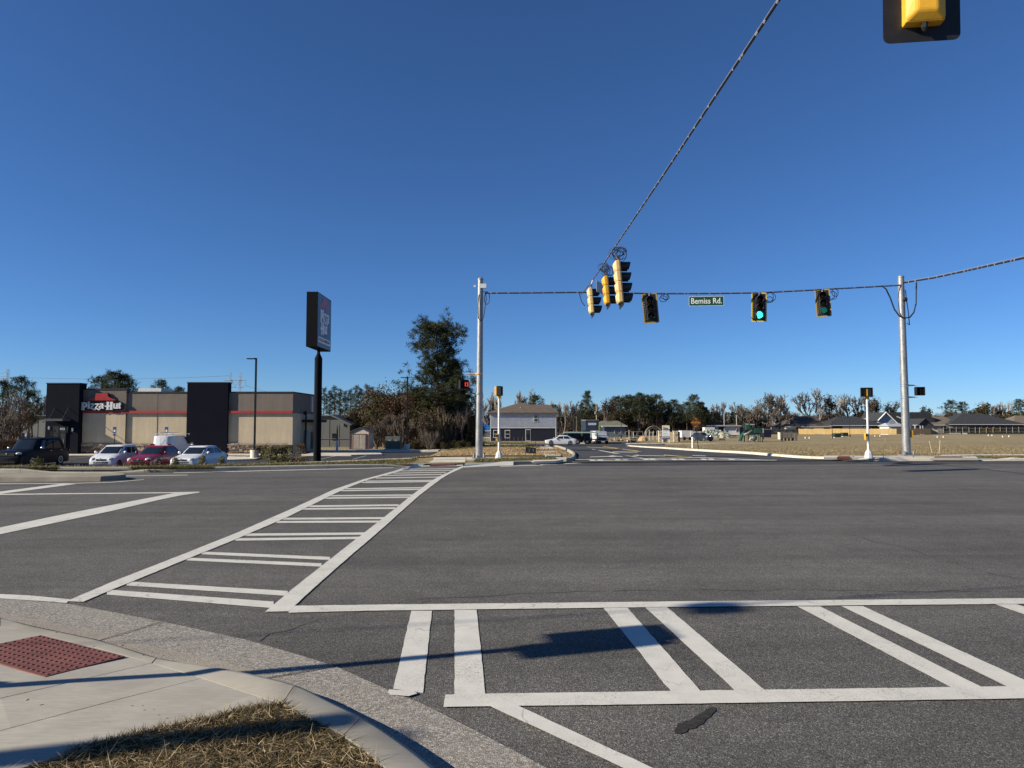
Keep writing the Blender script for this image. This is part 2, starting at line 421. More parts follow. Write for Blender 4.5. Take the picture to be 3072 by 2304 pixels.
# parking lot of the restaurant
lot_rows_L = [(-70, 33.5), (-70, 40), (-70, 46), (-70, 52), (-70, 58), (-70, 63)]
lot_rows_R = [(-8.6, 34.8), (-7.2, 40), (-6.9, 46), (-6.9, 52), (-7, 58), (-7.3, 63)]
lot_rows_L[0] = (-70, 30.5)
V = []; F = []; NX = 60; rows = []
for j in range(27):
    t_ = j/26
    rowpts = []
    for i in range(NX+1):
        x = lerp(-70, interp([(0, -9.5), (.2, -7.4), (1, -7.2)], t_), i/NX)
        y = lerp(kerb_y(x)+interp(CREST, x)+5.5, 71.0, t_)
        rowpts.append((x, y, T(x, y)+.025))
    V += rowpts
for j in range(26):
    for i in range(NX): F.append((j*(NX+1)+i, j*(NX+1)+i+1, (j+1)*(NX+1)+i+1, (j+1)*(NX+1)+i))
lot = np_mesh('parking_lot', V, F, MAT_LOT, None, True); lot['kind'] = 'structure'
straw = strip_mesh('straw_bank', [(-8.4, 36.2), (-7.0, 40), (-6.6, 46), (-6.6, 52), (-6.8, 58), (-7.0, 64), (-7.2, 72)], [(2.5, 36.2), (2.7, 40), (3, 46), (3.3, 52), (3.7, 58), (4.0, 64), (4.2, 72)], MAT_STRAW, None, .03, 'structure', 16)

# ------------------------------------------------------------------ painted markings (parts of the road)
RGD = random.Random(5)
def ragged(P, step=.1, j=.0018):                 # hand-laid paint edges are never ruler straight
    out = []
    for a, c in zip(P, P[1:]+P[:1]):
        L_ = (c-a).length; k = max(1, min(220, int(L_/(step if a.y < 14 else step*4)))); nrm = Vector((-(c-a).y, (c-a).x, 0)); nrm = nrm.normalized() if nrm.length > 1e-6 else nrm
        for i in range(k): out.append(a.lerp(c, i/k)+nrm*(RGD.gauss(0, j) if i else 0))
    return out
def mark(up, lo, name='lane_line', mat=None, dz=.008, parent=None):
    P = [G(u, v, 0) for u, v in up]+[G(u, v, 0) for u, v in reversed(lo)]
    P = ragged(P)
    b = MB(); b.add([(p.x, p.y, p.z+dz) for p in P], [tuple(range(len(P)))])
    return b.build(name, mat or MAT_PAINT, parent or road)
def rung(a, b_, th, th2=None, name='crosswalk_bar', dz=.005):
    t2 = th if th2 is None else th2
    return mark([(a[0], a[1]-th/2), (b_[0], b_[1]-t2/2)], [(a[0], a[1]+th/2), (b_[0], b_[1]+t2/2)], name, None, dz)
XL_U = [(199, 1806), (334, 1748.6), (560, 1660), (705, 1602), (886, 1522.6), (1000, 1470), (1090, 1438.7), (1172, 1417), (1249, 1399.8)]
XL_L = [(249, 1808), (303, 1785), (551, 1683), (701, 1622), (859, 1554), (1000, 1484), (1041, 1464.6), (1108, 1438.7), (1194, 1416), (1259, 1400.3)]
mark(XL_U, XL_L, 'crosswalk_line', None, .009)
XR_U = [(795, 1838), (872, 1773.5), (972, 1694), (1110, 1586), (1194, 1520), (1237, 1485), (1296, 1442), (1330, 1423.5), (1345, 1418), (1360, 1409), (1387, 1399)]
XR_L = [(866, 1836.7), (931, 1776), (1018, 1698), (1148, 1586), (1221, 1520), (1257, 1488), (1323, 1437.5), (1349, 1421.7), (1371, 1411.5), (1398, 1399.5)]
mark(XR_U, XR_L, 'crosswalk_line', None, .0095)
for (a, b_, th, t2) in [((380, 1751.5), (863, 1781.5), 12.2, 15), ((321, 1777.5), (821, 1816), 15, 20), ((605, 1659.8), (990, 1676.4), 8, 9.4), ((560, 1678), (965, 1696), 8.4, 10),
        ((735, 1605), (1095, 1601.5), 6.8, 7), ((705, 1619.5), (1080, 1614.5), 7, 7), ((847, 1557), (1160, 1555), 5.6, 5.8), ((829, 1566.5), (1146, 1565.5), 5.5, 6),
        ((922, 1519.5), (1196, 1516), 4.8, 5), ((905, 1527.5), (1186, 1525), 4.8, 5), ((985, 1488), (1236, 1485.6), 3.6, 3.8), ((965, 1495), (1228, 1492), 3.8, 4),
        ((1036, 1467), (1268, 1463.5), 3, 3.1), ((1024, 1472.6), (1259, 1468.5), 3, 3.2), ((1097, 1444), (1300, 1441.3), 2.4, 2.5), ((1086, 1448.2), (1292, 1445.1), 2.5, 2.6),
        ((1127, 1434.6), (1316, 1431.4), 2.3, 2.3), ((1152, 1426.6), (1326, 1423.6), 2.1, 2.1), ((1180, 1420), (1338, 1417.2), 1.9, 1.9), ((1204, 1413.4), (1353, 1411), 1.7, 1.7), ((1226, 1408), (1366, 1406.2), 1.5, 1.5)]:
    rung(a, b_, th, t2)
mark([(866, 1820), (1100, 1816.8), (2000, 1807), (3072, 1797), (3700, 1792)], [(866, 1841), (1100, 1834.8), (2000, 1823.5), (3072, 1814), (3700, 1808)], 'crosswalk_line', None, .009)
mark([(1336, 2088), (1457, 2085), (2000, 2077), (3072, 2062), (3900, 2050)], [(1330, 2125), (1457, 2123), (2000, 2116), (3072, 2099), (3900, 2086)], 'crosswalk_line', None, .009)
for q in ([(1234, 1832), (1296, 1832), (1269, 2079), (1180, 2066)], [(1363, 1829), (1430, 1829), (1457, 2092), (1364, 2100)], [(1808, 1820), (1880, 1820), (2112, 2084), (2021, 2084)],
          [(1934, 1820), (2000, 1820), (2306, 2079), (2214, 2079)], [(2392, 1819), (2460, 1819), (2960, 2068), (2866, 2068)], [(2524, 1818), (2588, 1818), (3132, 2066), (3040, 2068)], [(2982, 1811), (3046, 1811), (3790, 2056), (3690, 2058)]):
    P = ragged([G0(u, v, .005) for u, v in q]); MB().add(P, [tuple(range(len(P)))]).build('crosswalk_bar', MAT_PAINT, road)
MB().add([G0(u, v, .012) for u, v in [(1168, 2068), (1240, 2072), (1252, 2080), (1226, 2088), (1172, 2084), (1163, 2077)]], [tuple(range(6))]).build('paint_blob', MAT_PAINT, road)
mark([(1436, 2097), (1500, 2097), (1730, 2204), (1945, 2304), (2280, 2460)], [(1424, 2101), (1428, 2104), (1640, 2202), (1857, 2304), (2180, 2460)], 'stop_line', None, .011)
mark([(-500, 1765), (0, 1784), (99, 1789), (210, 1800)], [(-500, 1776), (0, 1797), (136, 1806), (200, 1811)], 'edge_line', None, .007)
mark([(-300, 1641), (0, 1583.6), (194, 1543), (407, 1502), (520, 1480.5), (598, 1475.5)], [(-300, 1668), (0, 1604), (334, 1534), (479, 1500), (540, 1487.3), (598, 1478.4)], 'stop_line', None, .007)
mark([(-400, 1487), (0, 1482.8), (500, 1477.9), (598, 1476.2)], [(-400, 1490.5), (0, 1485.9), (500, 1480.8), (598, 1479)], 'lane_line', None, .0095)
mark([(-200, 1500), (0, 1475.6), (181, 1452), (232, 1450.4)], [(-200, 1509), (0, 1482.8), (158, 1462), (232, 1452.2)], 'stop_line')
mark([(-400, 1453.8), (0, 1451.3), (226, 1449.8), (339, 1446.5), (432, 1438.6)], [(-400, 1456.2), (0, 1453.4), (226, 1451.6), (339, 1448.2), (432, 1440)], 'lane_line', MAT_OLDWHITE)
mark([(300, 1428.9), (500, 1426), (563, 1425)], [(300, 1430.6), (500, 1427.6), (563, 1426.6)], 'lane_line', MAT_OLDWHITE)
mark([(-300, 1427), (0, 1425.4), (93, 1423.2)], [(-300, 1429), (0, 1427.4), (93, 1424.6)], 'edge_line', MAT_OLDWHITE)
mark([(520, 1418.2), (760, 1412.6), (1000, 1406.7), (1180, 1402.6)], [(520, 1420), (760, 1414.6), (1000, 1408.6), (1180, 1404.2)], 'edge_line', MAT_OLDWHITE)
mark([(1393, 1401), (1500, 1393.6), (1540, 1393)], [(1393, 1403), (1500, 1397.4), (1540, 1396.4)], 'edge_line')
mark([(1500, 1398.6), (1617, 1395.4), (1767, 1386.6)], [(1500, 1400.4), (1617, 1397), (1767, 1388)], 'edge_line')
mark([(1588, 1391), (1628, 1390.5), (1652, 1393)], [(1588, 1392), (1626, 1396), (1650, 1394.5)], 'stop_line', None, .012)
# markings of the side road
def smark(up, lo, name='lane_line', mat=None): return mark(up, lo, name, mat, .05, side_road)
smark([(1726, 1381.2), (2000, 1376.8), (2110, 1374.9), (2300, 1383)], [(1726, 1382.6), (2000, 1378.4), (2110, 1376.4), (2300, 1384.6)], 'crosswalk_line')
smark([(1771, 1384.6), (2000, 1381.4), (2330, 1383)], [(1771, 1386.2), (2000, 1382.8), (2330, 1384.4)], 'crosswalk_line')
for u in (1770, 1796, 1850, 1872, 1936, 1955, 2020, 2042, 2108, 2130, 2190):
    v = lerp(1380.4, 1378.6, (u-1770)/420)
    smark([(u-8, v), (u+8, v)], [(u, v+4.2), (u+17, v+4.2)], 'crosswalk_bar')
smark([(1776, 1348.6), (1789, 1350.4), (1850, 1362), (1932, 1377.6)], [(1776, 1350), (1788, 1352), (1846, 1363.6), (1922, 1377.8)], 'lane_line')
smark([(1808, 1339.2), (1907, 1354), (2000, 1367.4), (2080, 1374)], [(1808, 1340.6), (1907, 1356), (2000, 1369.6), (2072, 1375.2)], 'centre_line', MAT_YELLOW)
smark([(1760, 1341.6), (1800, 1343.6), (1853, 1346.8)], [(1760, 1342.8), (1800, 1345), (1853, 1348.2)], 'centre_line', MAT_YELLOW)
smark([(1838, 1357.2), (1913, 1358)], [(1838, 1359), (1913, 1359.8)], 'lane_line')
smark([(1898, 1368.6), (1916, 1367), (1916, 1368.4), (1996, 1370)], [(1898, 1369.4), (1916, 1370.6), (1916, 1369.8), (1996, 1371.4)], 'turn_arrow')
smark([(1770, 1373.2), (1822, 1371.4), (1838, 1369), (1846, 1370.4), (1868, 1371.8)], [(1770, 1374.6), (1822, 1373.2), (1838, 1373.6), (1850, 1372.6), (1868, 1373)], 'turn_arrow')
smark([(2078, 1368.6), (2118, 1370)], [(2078, 1370), (2118, 1371.4)], 'lane_line')
# cracks, seams and a tar patch
MAT_TAR = M('road_tar', (.038, .037, .036), .95, .3, 30, spec=.08, bump=.4)
def seam(pts, w=.012, name='road_crack', jit=.05, seed=1):
    rg = random.Random(seed); P = []
    for (a, b_) in zip(pts, pts[1:]):
        A, B = G0(*a), G0(*b_); k = max(2, int((B-A).length/.22))
        for i in range(k): P.append(A.lerp(B, i/k)+Vector((rg.gauss(0, jit), rg.gauss(0, jit), 0)))
    P.append(G0(*pts[-1]))
    V = []; F = []
    for i, p in enumerate(P):
        d = (P[min(i+1, len(P)-1)]-P[max(0, i-1)]); nrm = Vector((-d.y, d.x, 0)).normalized(); ww = w*rg.uniform(.35, 1.2)
        V += [tuple(p+nrm*ww/2+Vector((0, 0, .0025))), tuple(p-nrm*ww/2+Vector((0, 0, .0025)))]
    for i in range(len(P)-1): F.append((2*i, 2*i+1, 2*i+3, 2*i+2))
    return MB().add(V, F).build(name, MAT_TAR, road)
seam([(740, 1921), (860, 1885), (1000, 1850), (1160, 1826), (1290, 1803)], .012, seed=2)
seam([(1250, 1802), (1500, 1786), (1750, 1772), (2300, 1768), (2800, 1776), (3300, 1764)], .012, jit=.035, seed=3)
seam([(2480, 1590), (2700, 1642), (2900, 1700), (3100, 1752)], .016, jit=.05, seed=4)
seam([(0, 1620), (300, 1618), (690, 1617)], .012, jit=.015, seed=5)
seam([(0, 1538), (300, 1538), (560, 1537)], .014, jit=.015, seed=6)
seam([(1520, 1500), (2100, 1508), (2600, 1530), (3072, 1566)], .014, jit=.06, seed=7)
MB().add([G0(u, v, .004) for u, v in [(2022, 2191), (2030, 2180), (2034, 2170), (2046, 2169), (2058, 2161), (2066, 2163), (2088, 2147), (2110, 2136), (2118, 2128), (2136, 2121), (2147, 2124), (2148, 2132), (2138, 2140), (2131, 2150), (2117, 2158), (2110, 2170), (2094, 2176), (2086, 2184), (2066, 2187), (2058, 2196), (2041, 2202), (2026, 2200)]], [tuple(range(22))]).build('tar_patch', MAT_TAR, road)

# ------------------------------------------------------------------ far kerbs and pavements
kerb = tag(bpy.data.objects.new('kerb', None), kind='structure'); COL.objects.link(kerb)
def kerb_run(pts, h=.15, w=.18, seg=2.1, drops=(), gap=.012, base=None, parent=kerb, mat=None):
    P = [Vector((p[0], p[1], 0)) for p in pts]; L = [0]
    for a, c in zip(P, P[1:]): L.append(L[-1]+(c-a).length)
    def pos(d):
        for i in range(len(P)-1):
            if d <= L[i+1] or i == len(P)-2: return P[i].lerp(P[i+1], (d-L[i])/(L[i+1]-L[i]))
    n = max(1, int(round(L[-1]/seg)))
    for i in range(n):
        a, c = L[-1]*i/n+gap/2, L[-1]*(i+1)/n-gap/2
        k = 4 if n < 4 else 2; b = MB(); V = []
        for j in range(k+1):
            d = lerp(a, c, j/k); p = pos(d); q = (pos(min(L[-1], d+.05))-pos(max(0, d-.05))).normalized(); nr = Vector((-q.y, q.x, 0))
            z0 = base(p.x, p.y) if base else 0
            hh = h
            for (d0, d1) in drops:
                if d0 < d < d1: hh = .03
                elif d0-1.2 < d <= d0: hh = lerp(h, .03, (d-d0+1.2)/1.2)
                elif d1 <= d < d1+1.2: hh = lerp(.03, h, (d-d1)/1.2)
            V += [p+Vector((0, 0, z0-.1)), p+nr*.05+Vector((0, 0, z0+hh-.035)), p+nr*.095+Vector((0, 0, z0+hh)), p+nr*w+Vector((0, 0, z0+hh)), p+nr*w+Vector((0, 0, z0-.1))]
        F = [(j*5+m, j*5+(m+1) % 5, (j+1)*5+(m+1) % 5, (j+1)*5+m) for j in range(k) for m in range(5)]+[tuple(range(5)), tuple(range(k*5, k*5+5))[::-1]]
        b.add(V, F).build('kerb_stone', mat or MAT_KERB, parent)
KLEFT = [(-60, kerb_y(-60)), (-40, kerb_y(-40)), (-18.2, 25.4), (-13.8, 25.55), (-12.5, 25.9), (-9.9, 26.9), (-6.95, 27.9), (-4, 29.0), (-2, 29.7), (-.5, 30.4), (.8, 31.0)]
kerb_run(KLEFT, drops=((43.8, 46.2), (56.4, 59.6)))
kerb_run([(.8, 31.0), (1.7, 31.6), (2.5, 32.6), (3.0, 34), (3.35, 37), (3.6, 42), (4.0, 50), (4.5, 60), (5.0, 72), (5.5, 84), (5.1, 96), (2.4, 104), (-4, 109)], h=.15, base=lambda x, y: T(x, y)*smooth(33, 37, y))
RK = [(24, 114), (17, 106), (15, 96), (14.1, 84), (13.3, 72), (12.8, 60), (12.4, 50), (12.4, 42), (13.2, 38), (14.2, 35.2), (15.6, 33.75), (17.5, 33.48), (22, 33.5), (40, 34.1), (90, 35.6)]
kerb_run(RK, base=lambda x, y: T(x, y)*smooth(34, 38, y), w=.3, drops=((89.2, 90.5), (93.6, 95.2)), mat=MAT_CONC)
def pave(name, quads, mat, dz, parent=None, th=.08):
    outs = []
    for q in quads:
        P = []
        for p in q:
            if isinstance(p, Vector): P.append((p.x, p.y, p.z+dz))
            else: g = G(p[0], p[1], .12 if False else 0); P.append((g.x, g.y, T(g.x, g.y)+dz))
        b = MB(); b.slab(P, -th, 0); outs.append(b.build(name, mat, parent))
    return outs
walk = tag(bpy.data.objects.new('far_pavement', None), kind='structure'); COL.objects.link(walk)
def walk_strip(a_off, b_off, x0, x1, step=1.5, dz=.03):
    x = x0
    while x < x1-.01:
        xe = min(x+step, x1); P = []
        for xx, off in ((x+.006, a_off), (xe-.006, a_off), (xe-.006, b_off), (x+.006, b_off)):
            o_ = off(xx) if callable(off) else off
            y = kerb_y(xx)+o_; P.append((xx, y, min(.12, T(xx, y))+dz))
        MB().slab(P, -.1, 0).build('pavement_slab', MAT_CONCOLD if x < -9 else MAT_CONC, walk); x = xe
walk_strip(lambda x: interp([(-14, .3), (-10, .9), (-7, 2.2), (-5, 3.6)], x), lambda x: interp([(-14, 1.15), (-10, 1.9), (-7, 3.4), (-5, 4.8)], x), -40, -4.6)
walk_strip(.19, .9, -16.2, -13.6, 1.3, .02)
MAT_PLATE = M('warning_plate_red', (.15, .05, .042), .85, .2, 6, dirt=.4)
def poly_px(name, pts, mat, dz, parent, th=.1, z=.12):
    P = [G0(u, v, z) for u, v in pts]
    return MB().slab([(p.x, p.y, z+dz) for p in P], -th, 0).build(name, mat, parent)
# ramp, landing and pavement at the left far corner
MB().slab([tuple(G0(u, v, z)) for u, v, z in [(1258, 1399.5, .02), (1388, 1397, .02), (1398, 1379.5, .15), (1300, 1380.5, .15)]], -.1, 0).build('ramp_slab', MAT_CONC, walk)
MB().slab([tuple(G0(u, v, z)) for u, v, z in [(1289, 1396.4, .052), (1364, 1394.6, .052), (1366, 1391, .085), (1293, 1392.6, .085)]], -.03, 0).build('warning_plate', MAT_PLATE, walk)
for a, c in ((1300, 1398), (1398, 1470), (1470, 1560), (1560, 1640), (1640, 1700)):
    poly_px('pavement_slab', [(a+1, 1380), (c-1, 1380), (c-1, 1373.6), (a+1, 1373.6)], MAT_CONC, .03, walk)
poly_px('pavement_slab', [(1600, 1387), (1668, 1384.6), (1690, 1380.4), (1600, 1380.6)], MAT_CONC, .034, walk)
# right far corner
for a, c in ((2470, 2560), (2560, 2650), (2650, 2740), (2740, 2830), (2830, 2920)):
    poly_px('pavement_slab', [(a+1, 1374.6), (c-1, 1374.4), (c-1, 1368.6), (a+1, 1368.9)], MAT_CONC, .03, walk)
poly_px('ramp_slab', [(2790, 1376.6), (2935, 1376.6), (2918, 1364.6), (2830, 1365.6)], MAT_CONC, .036, walk)
poly_px('warning_plate', [(2802, 1375.6), (2889, 1375.6), (2884, 1372), (2806, 1372.4)], MAT_PLATE, .05, walk)
poly_px('warning_plate', [(2511, 1374.6), (2550, 1374.6), (2548, 1371), (2516, 1371)], MAT_PLATE, .05, walk)
for i in range(8):
    a, c = 2918+i*60, 2978+i*60
    poly_px('pavement_slab', [(a+1, 1366.5), (c-1, 1366.5), (c-1, 1363.4), (a+1, 1363.6)], MAT_CONC, .03, walk)
# paved crossing strips beside the side road (pale slabs seen by the small black sign)
for q in ([(1638, 1370.5), (1682, 1370.5), (1669, 1354.8), (1617, 1355)], [(1621, 1350.4), (1662, 1349.8), (1653, 1341.6), (1618, 1341.6)]):
    P = [G(u, v) for u, v in q]; MB().slab([(p.x, p.y, p.z+.06) for p in P], -.1, 0).build('pavement_slab', MAT_CONC, walk)
# median island on the left approach
isl = [G0(u, v, 0) for u, v in [(-500, 1452), (0, 1446), (150, 1444.6), (300, 1443.6), (355, 1440.8), (378, 1437.4), (372, 1433.6), (340, 1431.4), (200, 1432), (0, 1433), (-500, 1436)]]
b = MB(); n = len(isl); cen = sum(isl, Vector())/n
V = [(p.x, p.y, -.02) for p in isl]+[tuple(p.lerp(Vector((p.x, cen.y, 0)), .06)+Vector((0, 0, .13))) for p in isl]+[tuple(p.lerp(Vector((p.x, cen.y, 0)), .14)+Vector((0, 0, .155))) for p in isl]
b.add(V, [(i, (i+1) % n, (i+1) % n+n, i+n) for i in range(n)]+[(i+n, (i+1) % n+n, (i+1) % n+2*n, i+2*n) for i in range(n)]+[tuple(range(2*n, 3*n))])
island = b.build('median_island', MAT_CONCOLD); island['kind'] = 'structure'

# ------------------------------------------------------------------ the near corner
KO = [(-420, 1800), (-200, 1826), (0, 1856), (92, 1880), (298, 1924), (472, 1978), (629, 2008), (760, 2046), (895, 2095), (1000, 2150), (1100, 2203), (1199, 2268), (1330, 2370), (1480, 2520), (1600, 2750)]
KI = [(-420, 1818), (-200, 1846), (0, 1878), (60, 1890), (260, 1935), (456, 1989), (606, 2034), (760, 2084), (846, 2112), (934, 2152), (1031, 2206), (1110, 2262), (1190, 2340), (1300, 2480), (1390, 2700)]
KH = [.10, .05, .02, .015, .012, .02, .045, .09, .125, .13, .13, .13, .13, .13, .13]
GO = [(-420, 1768), (-200, 1783), (0, 1798), (95, 1804), (206, 1813), (488, 1867), (738, 1921), (900, 1968), (1009, 2002), (1166, 2073), (1278, 2119), (1460, 2212), (1635, 2304), (1820, 2420), (2100, 2620)]
b = MB(); Vo = []
for (u, v), (u2, v2) in zip(GO, KO):
    p, q = G0(u, v, 0), G0(u2, v2, 0)
    for k in range(5):
        w = p.lerp(q, k/4); w.z = .006+.004*(k == 4); Vo.append(w)
b.add(Vo, [(i*5+k, i*5+k+1, (i+1)*5+k+1, (i+1)*5+k) for i in range(len(GO)-1) for k in range(3)]); b.add(Vo, [(i*5+3, i*5+4, (i+1)*5+4, (i+1)*5+3) for i in range(len(GO)-1)], 1)
gutter = b.build('gutter', [MAT_GUTTER, concrete('concrete_sandy', (.34, .3, .235), .05, .38, 0, .4)], None, True); gutter['kind'] = 'structure'
for a, c in (((489, 1868), (300, 1925)), ((1009, 2002), (760, 2046))):
    P0, P1 = G0(*a), G0(*c); d = (P1-P0); nr = Vector((-d.y, d.x, 0)).normalized()*.006
    V = []
    for i in range(9):
        p = P0.lerp(P1, i/8); V += [p+nr+Vector((0, 0, .0125)), p-nr+Vector((0, 0, .0125))]
    MB().add(V, [(2*i, 2*i+1, 2*i+3, 2*i+2) for i in range(8)]).build('joint', MAT_TAR, gutter)
near_kerb = tag(bpy.data.objects.new('near_kerb', None), kind='structure'); COL.objects.link(near_kerb)
st = []
for (u, v), (u2, v2), h in zip(KO, KI, KH):
    p, q = G0(u, v, 0), G0(u2, v2, h); st.append((p, q, h))
def kerb_piece(i0, i1):
    b = MB(); V = []; steps = []
    for i in range(i0, i1):
        for k in range(6): steps.append((i+k/6))
    steps.append(float(i1)); steps[0] += .01; steps[-1] -= .01
    for s_ in steps:
        i = min(int(s_), len(st)-2); f = s_-i
        def cr(k, f=f, i=i):
            a, b_, c, d_ = (st[max(0, i-1)][k], st[i][k], st[i+1][k], st[min(len(st)-1, i+2)][k])
            return (b_*2+(c-a)*f+(a*2-b_*5+c*4-d_)*f*f+(b_*3-a-c*3+d_)*f*f*f)*.5
        p, q, h = cr(0), cr(1), cr(2)
        d = (q-p); d.z = 0
        V += [p+Vector((0, 0, -.05)), p+Vector((0, 0, h*.35)), p+d*.14+Vector((0, 0, h*.8)), p+d*.34+Vector((0, 0, h)), q+Vector((0, 0, 0)), Vector((q.x, q.y, -.05))]
    k = len(steps)
    F = [(j*6+m, j*6+(m+1) % 6, (j+1)*6+(m+1) % 6, (j+1)*6+m) for j in range(k-1) for m in range(6)]+[tuple(range(6)), tuple(range((k-1)*6, k*6))[::-1]]
    return b.add(V, F).build('kerb_stone', MAT_KERB, near_kerb, 'auto')
for a, c in ((0, 2), (2, 5), (5, 8), (8, 10), (10, 14)): kerb_piece(a, c)
near_walk = tag(bpy.data.objects.new('near_pavement', None), kind='structure'); COL.objects.link(near_walk)
def slab_px(pts, name='pavement_slab', mat=MAT_WALK, shrink=.006, dz=0.0):
    P = [G0(u, v, z+dz) for u, v, z in pts]; c = sum(P, Vector())/len(P)
    P = [p+(c-p).normalized()*shrink for p in P]
    return MB().slab([tuple(p) for p in P], -.12, 0).build(name, mat, near_walk)
slab_px([(-420, 1818, .095), (-200, 1846, .05), (0, 1878, .02), (60, 1890, .015), (260, 1935, .012), (456, 1989, .02), (240, 2040, .06), (0, 2095, .10), (-420, 2200, .12)])
slab_px([(456, 1989, .02), (606, 2034, .045), (320, 2107, .10), (30, 2184, .125), (-420, 2306, .13), (-420, 2200, .12), (0, 2095, .10), (240, 2040, .06)])
slab_px([(606, 2034, .045), (760, 2084, .09), (846, 2112, .125), (705, 2134, .13), (651, 2154, .13), (461, 2192, .13), (345, 2222, .13), (200, 2262, .13), (0, 2324, .13), (-420, 2470, .13), (-420, 2306, .13), (30, 2184, .125), (320, 2107, .10)])
# raised-dome warning plate
a, c, d = G0(122, 1907, .03), G0(374, 1970, .03), G0(136, 2031, .06)
plate = MB().slab([tuple(a), tuple(c), tuple(d), tuple(a+d-c)], -.02, .004).build('warning_plate', MAT_PLATE, near_walk)
dome = MB(); dome.lathe([(.0125, 0), (.011, .004), (.006, .0065), (.001, .007)], n=8)
e1, e2 = (a-c), (d-c); n1, n2 = int(round(e1.length/.062)), int(round(e2.length/.062)); first = None
for i in range(n1):
    for j in range(n2):
        p = c+e1*((i+.5)/n1)+e2*((j+.5)/n2)+Vector((0, 0, .004))
        if first is None: first = dome.build('dome', MAT_PLATE, plate, True); o = first
        else: o = bpy.data.objects.new('dome', first.data); COL.objects.link(o); o.parent = plate
        o.location = p
# lawn corner
lawn_pts = [(846, 2112, .125), (934, 2152, .13), (1031, 2206, .13), (1110, 2262, .13), (1190, 2340, .13), (1300, 2480, .13), (1390, 2700, .13)]
LW = [G0(u, v, .125) for u, v, _ in lawn_pts]
LB = [G0(u, v, .125) for u, v in [(846, 2112), (705, 2134), (651, 2154), (461, 2192), (345, 2222), (200, 2262), (0, 2324), (-420, 2470)]]
poly = [(p.x, p.y) for p in LW]+[(1.5, -6), (-9, -6), (-9, 2.2)]+[(p.x, p.y) for p in reversed(LB)][:-1]
lawn = MB().slab([(x, y, .118) for x, y in poly], -.1, 0).build('lawn', MAT_LAWN); lawn['kind'] = 'structure'
# ------------------------------------------------------------------ signal poles, heads and cables
def galv_mat():
    t = NT('galvanised_steel'); p = t.pos(False)
    v = t.vor(p, 16); s = t.n('SeparateColor'); t.l(v, s.inputs[0])
    n = t.noise(t.map(p, (1, 1, .35)), 5, 5, .65)
    c = t.mix(.5, t.ramp(s.outputs[0], [(0, (.2, .205, .21)), (1, (.34, .345, .35))]), t.ramp(n, [(.3, (.18, .185, .19)), (.7, (.38, .385, .39))]))
    t.bump(n, .1, .01); return t.fin(c, t.ramp(n, [(.3, .38), (.7, .6)]), .55, .5)
GALV = galv_mat()
SYEL = M('signal_yellow', (.68, .36, .03), .45, .1, 4, dirt=.25)
SPALE = M('signal_yellow_faded', (.72, .5, .22), .55, .1, 5, dirt=.2)
SBLK = M('signal_black', (.012, .012, .013), .45, .15, 6)
CABLE = M('cable_black', (.012, .012, .014), .5, .1, 20)
LASH = M('cable_lashing', (.55, .55, .56), .35, .1, 20, metal=.7)
WHITEP = M('white_post_paint', (.62, .62, .6), .45, .1, 4, dirt=.2)
CHROME = M('bright_metal', (.6, .6, .6), .25, .05, 8, metal=.9)
RUST = M('rust_stain', (.16, .05, .03), .8, .3, 8)
LENS_R, LENS_Y, LENS_G = M('lens_red', (.06, .008, .008), .25, .1), M('lens_amber', (.07, .04, .006), .25, .1), M('lens_green', (.008, .045, .04), .25, .1)
LIT = emis('lens_green_lit', (.02, .95, .72), 3.2); LITDIM = emis('lens_green_side_lit', (.02, .6, .45), .12)
LEDRED = emis('led_red', (1, .06, .03), 1.0)
def spole(name, label, u, v, ztop, r0, r1, lean=(0, 0), group=None, Y=None):
    g = G0(u, v, .14); x, y = g.x, g.y
    t = thing(name, label, 'signal pole', (x, y, .12), 0, group)
    h = ztop-.12
    b = MB(); pts = [(lean[0]*k/10, lean[1]*k/10, .06+(h-.06)*k/10) for k in range(11)]
    b.tube(pts, [lerp(r0, r1, k/10) for k in range(11)], 20); b.build('shaft', GALV, t, 'auto')
    b = MB(); b.lathe([(r1*1.12, 0), (r1*1.12, .05), (r1*.7, .11), (.02, .15)], (lean[0], lean[1], h-.02), 16); b.build('cap', GALV, t, 'auto')
    b = MB(); b.box((0, 0, .045), (.6, .6, .05)); b.build('base_plate', GALV, t)
    for i, (sx, sy) in enumerate(((1, 1), (1, -1), (-1, 1), (-1, -1))):
        b = MB(); b.lathe([(.045, .0), (.045, .16), (.03, .18)], (sx*.23, sy*.23, .07), 8); b.build('bolt_cover', GALV if i % 2 else RUST, t)
    b = MB(); b.lathe([(.42, -.12), (.42, .02)], (0, 0, 0), 20); b.build('footing', MAT_CONC, t)
    return t, x, y
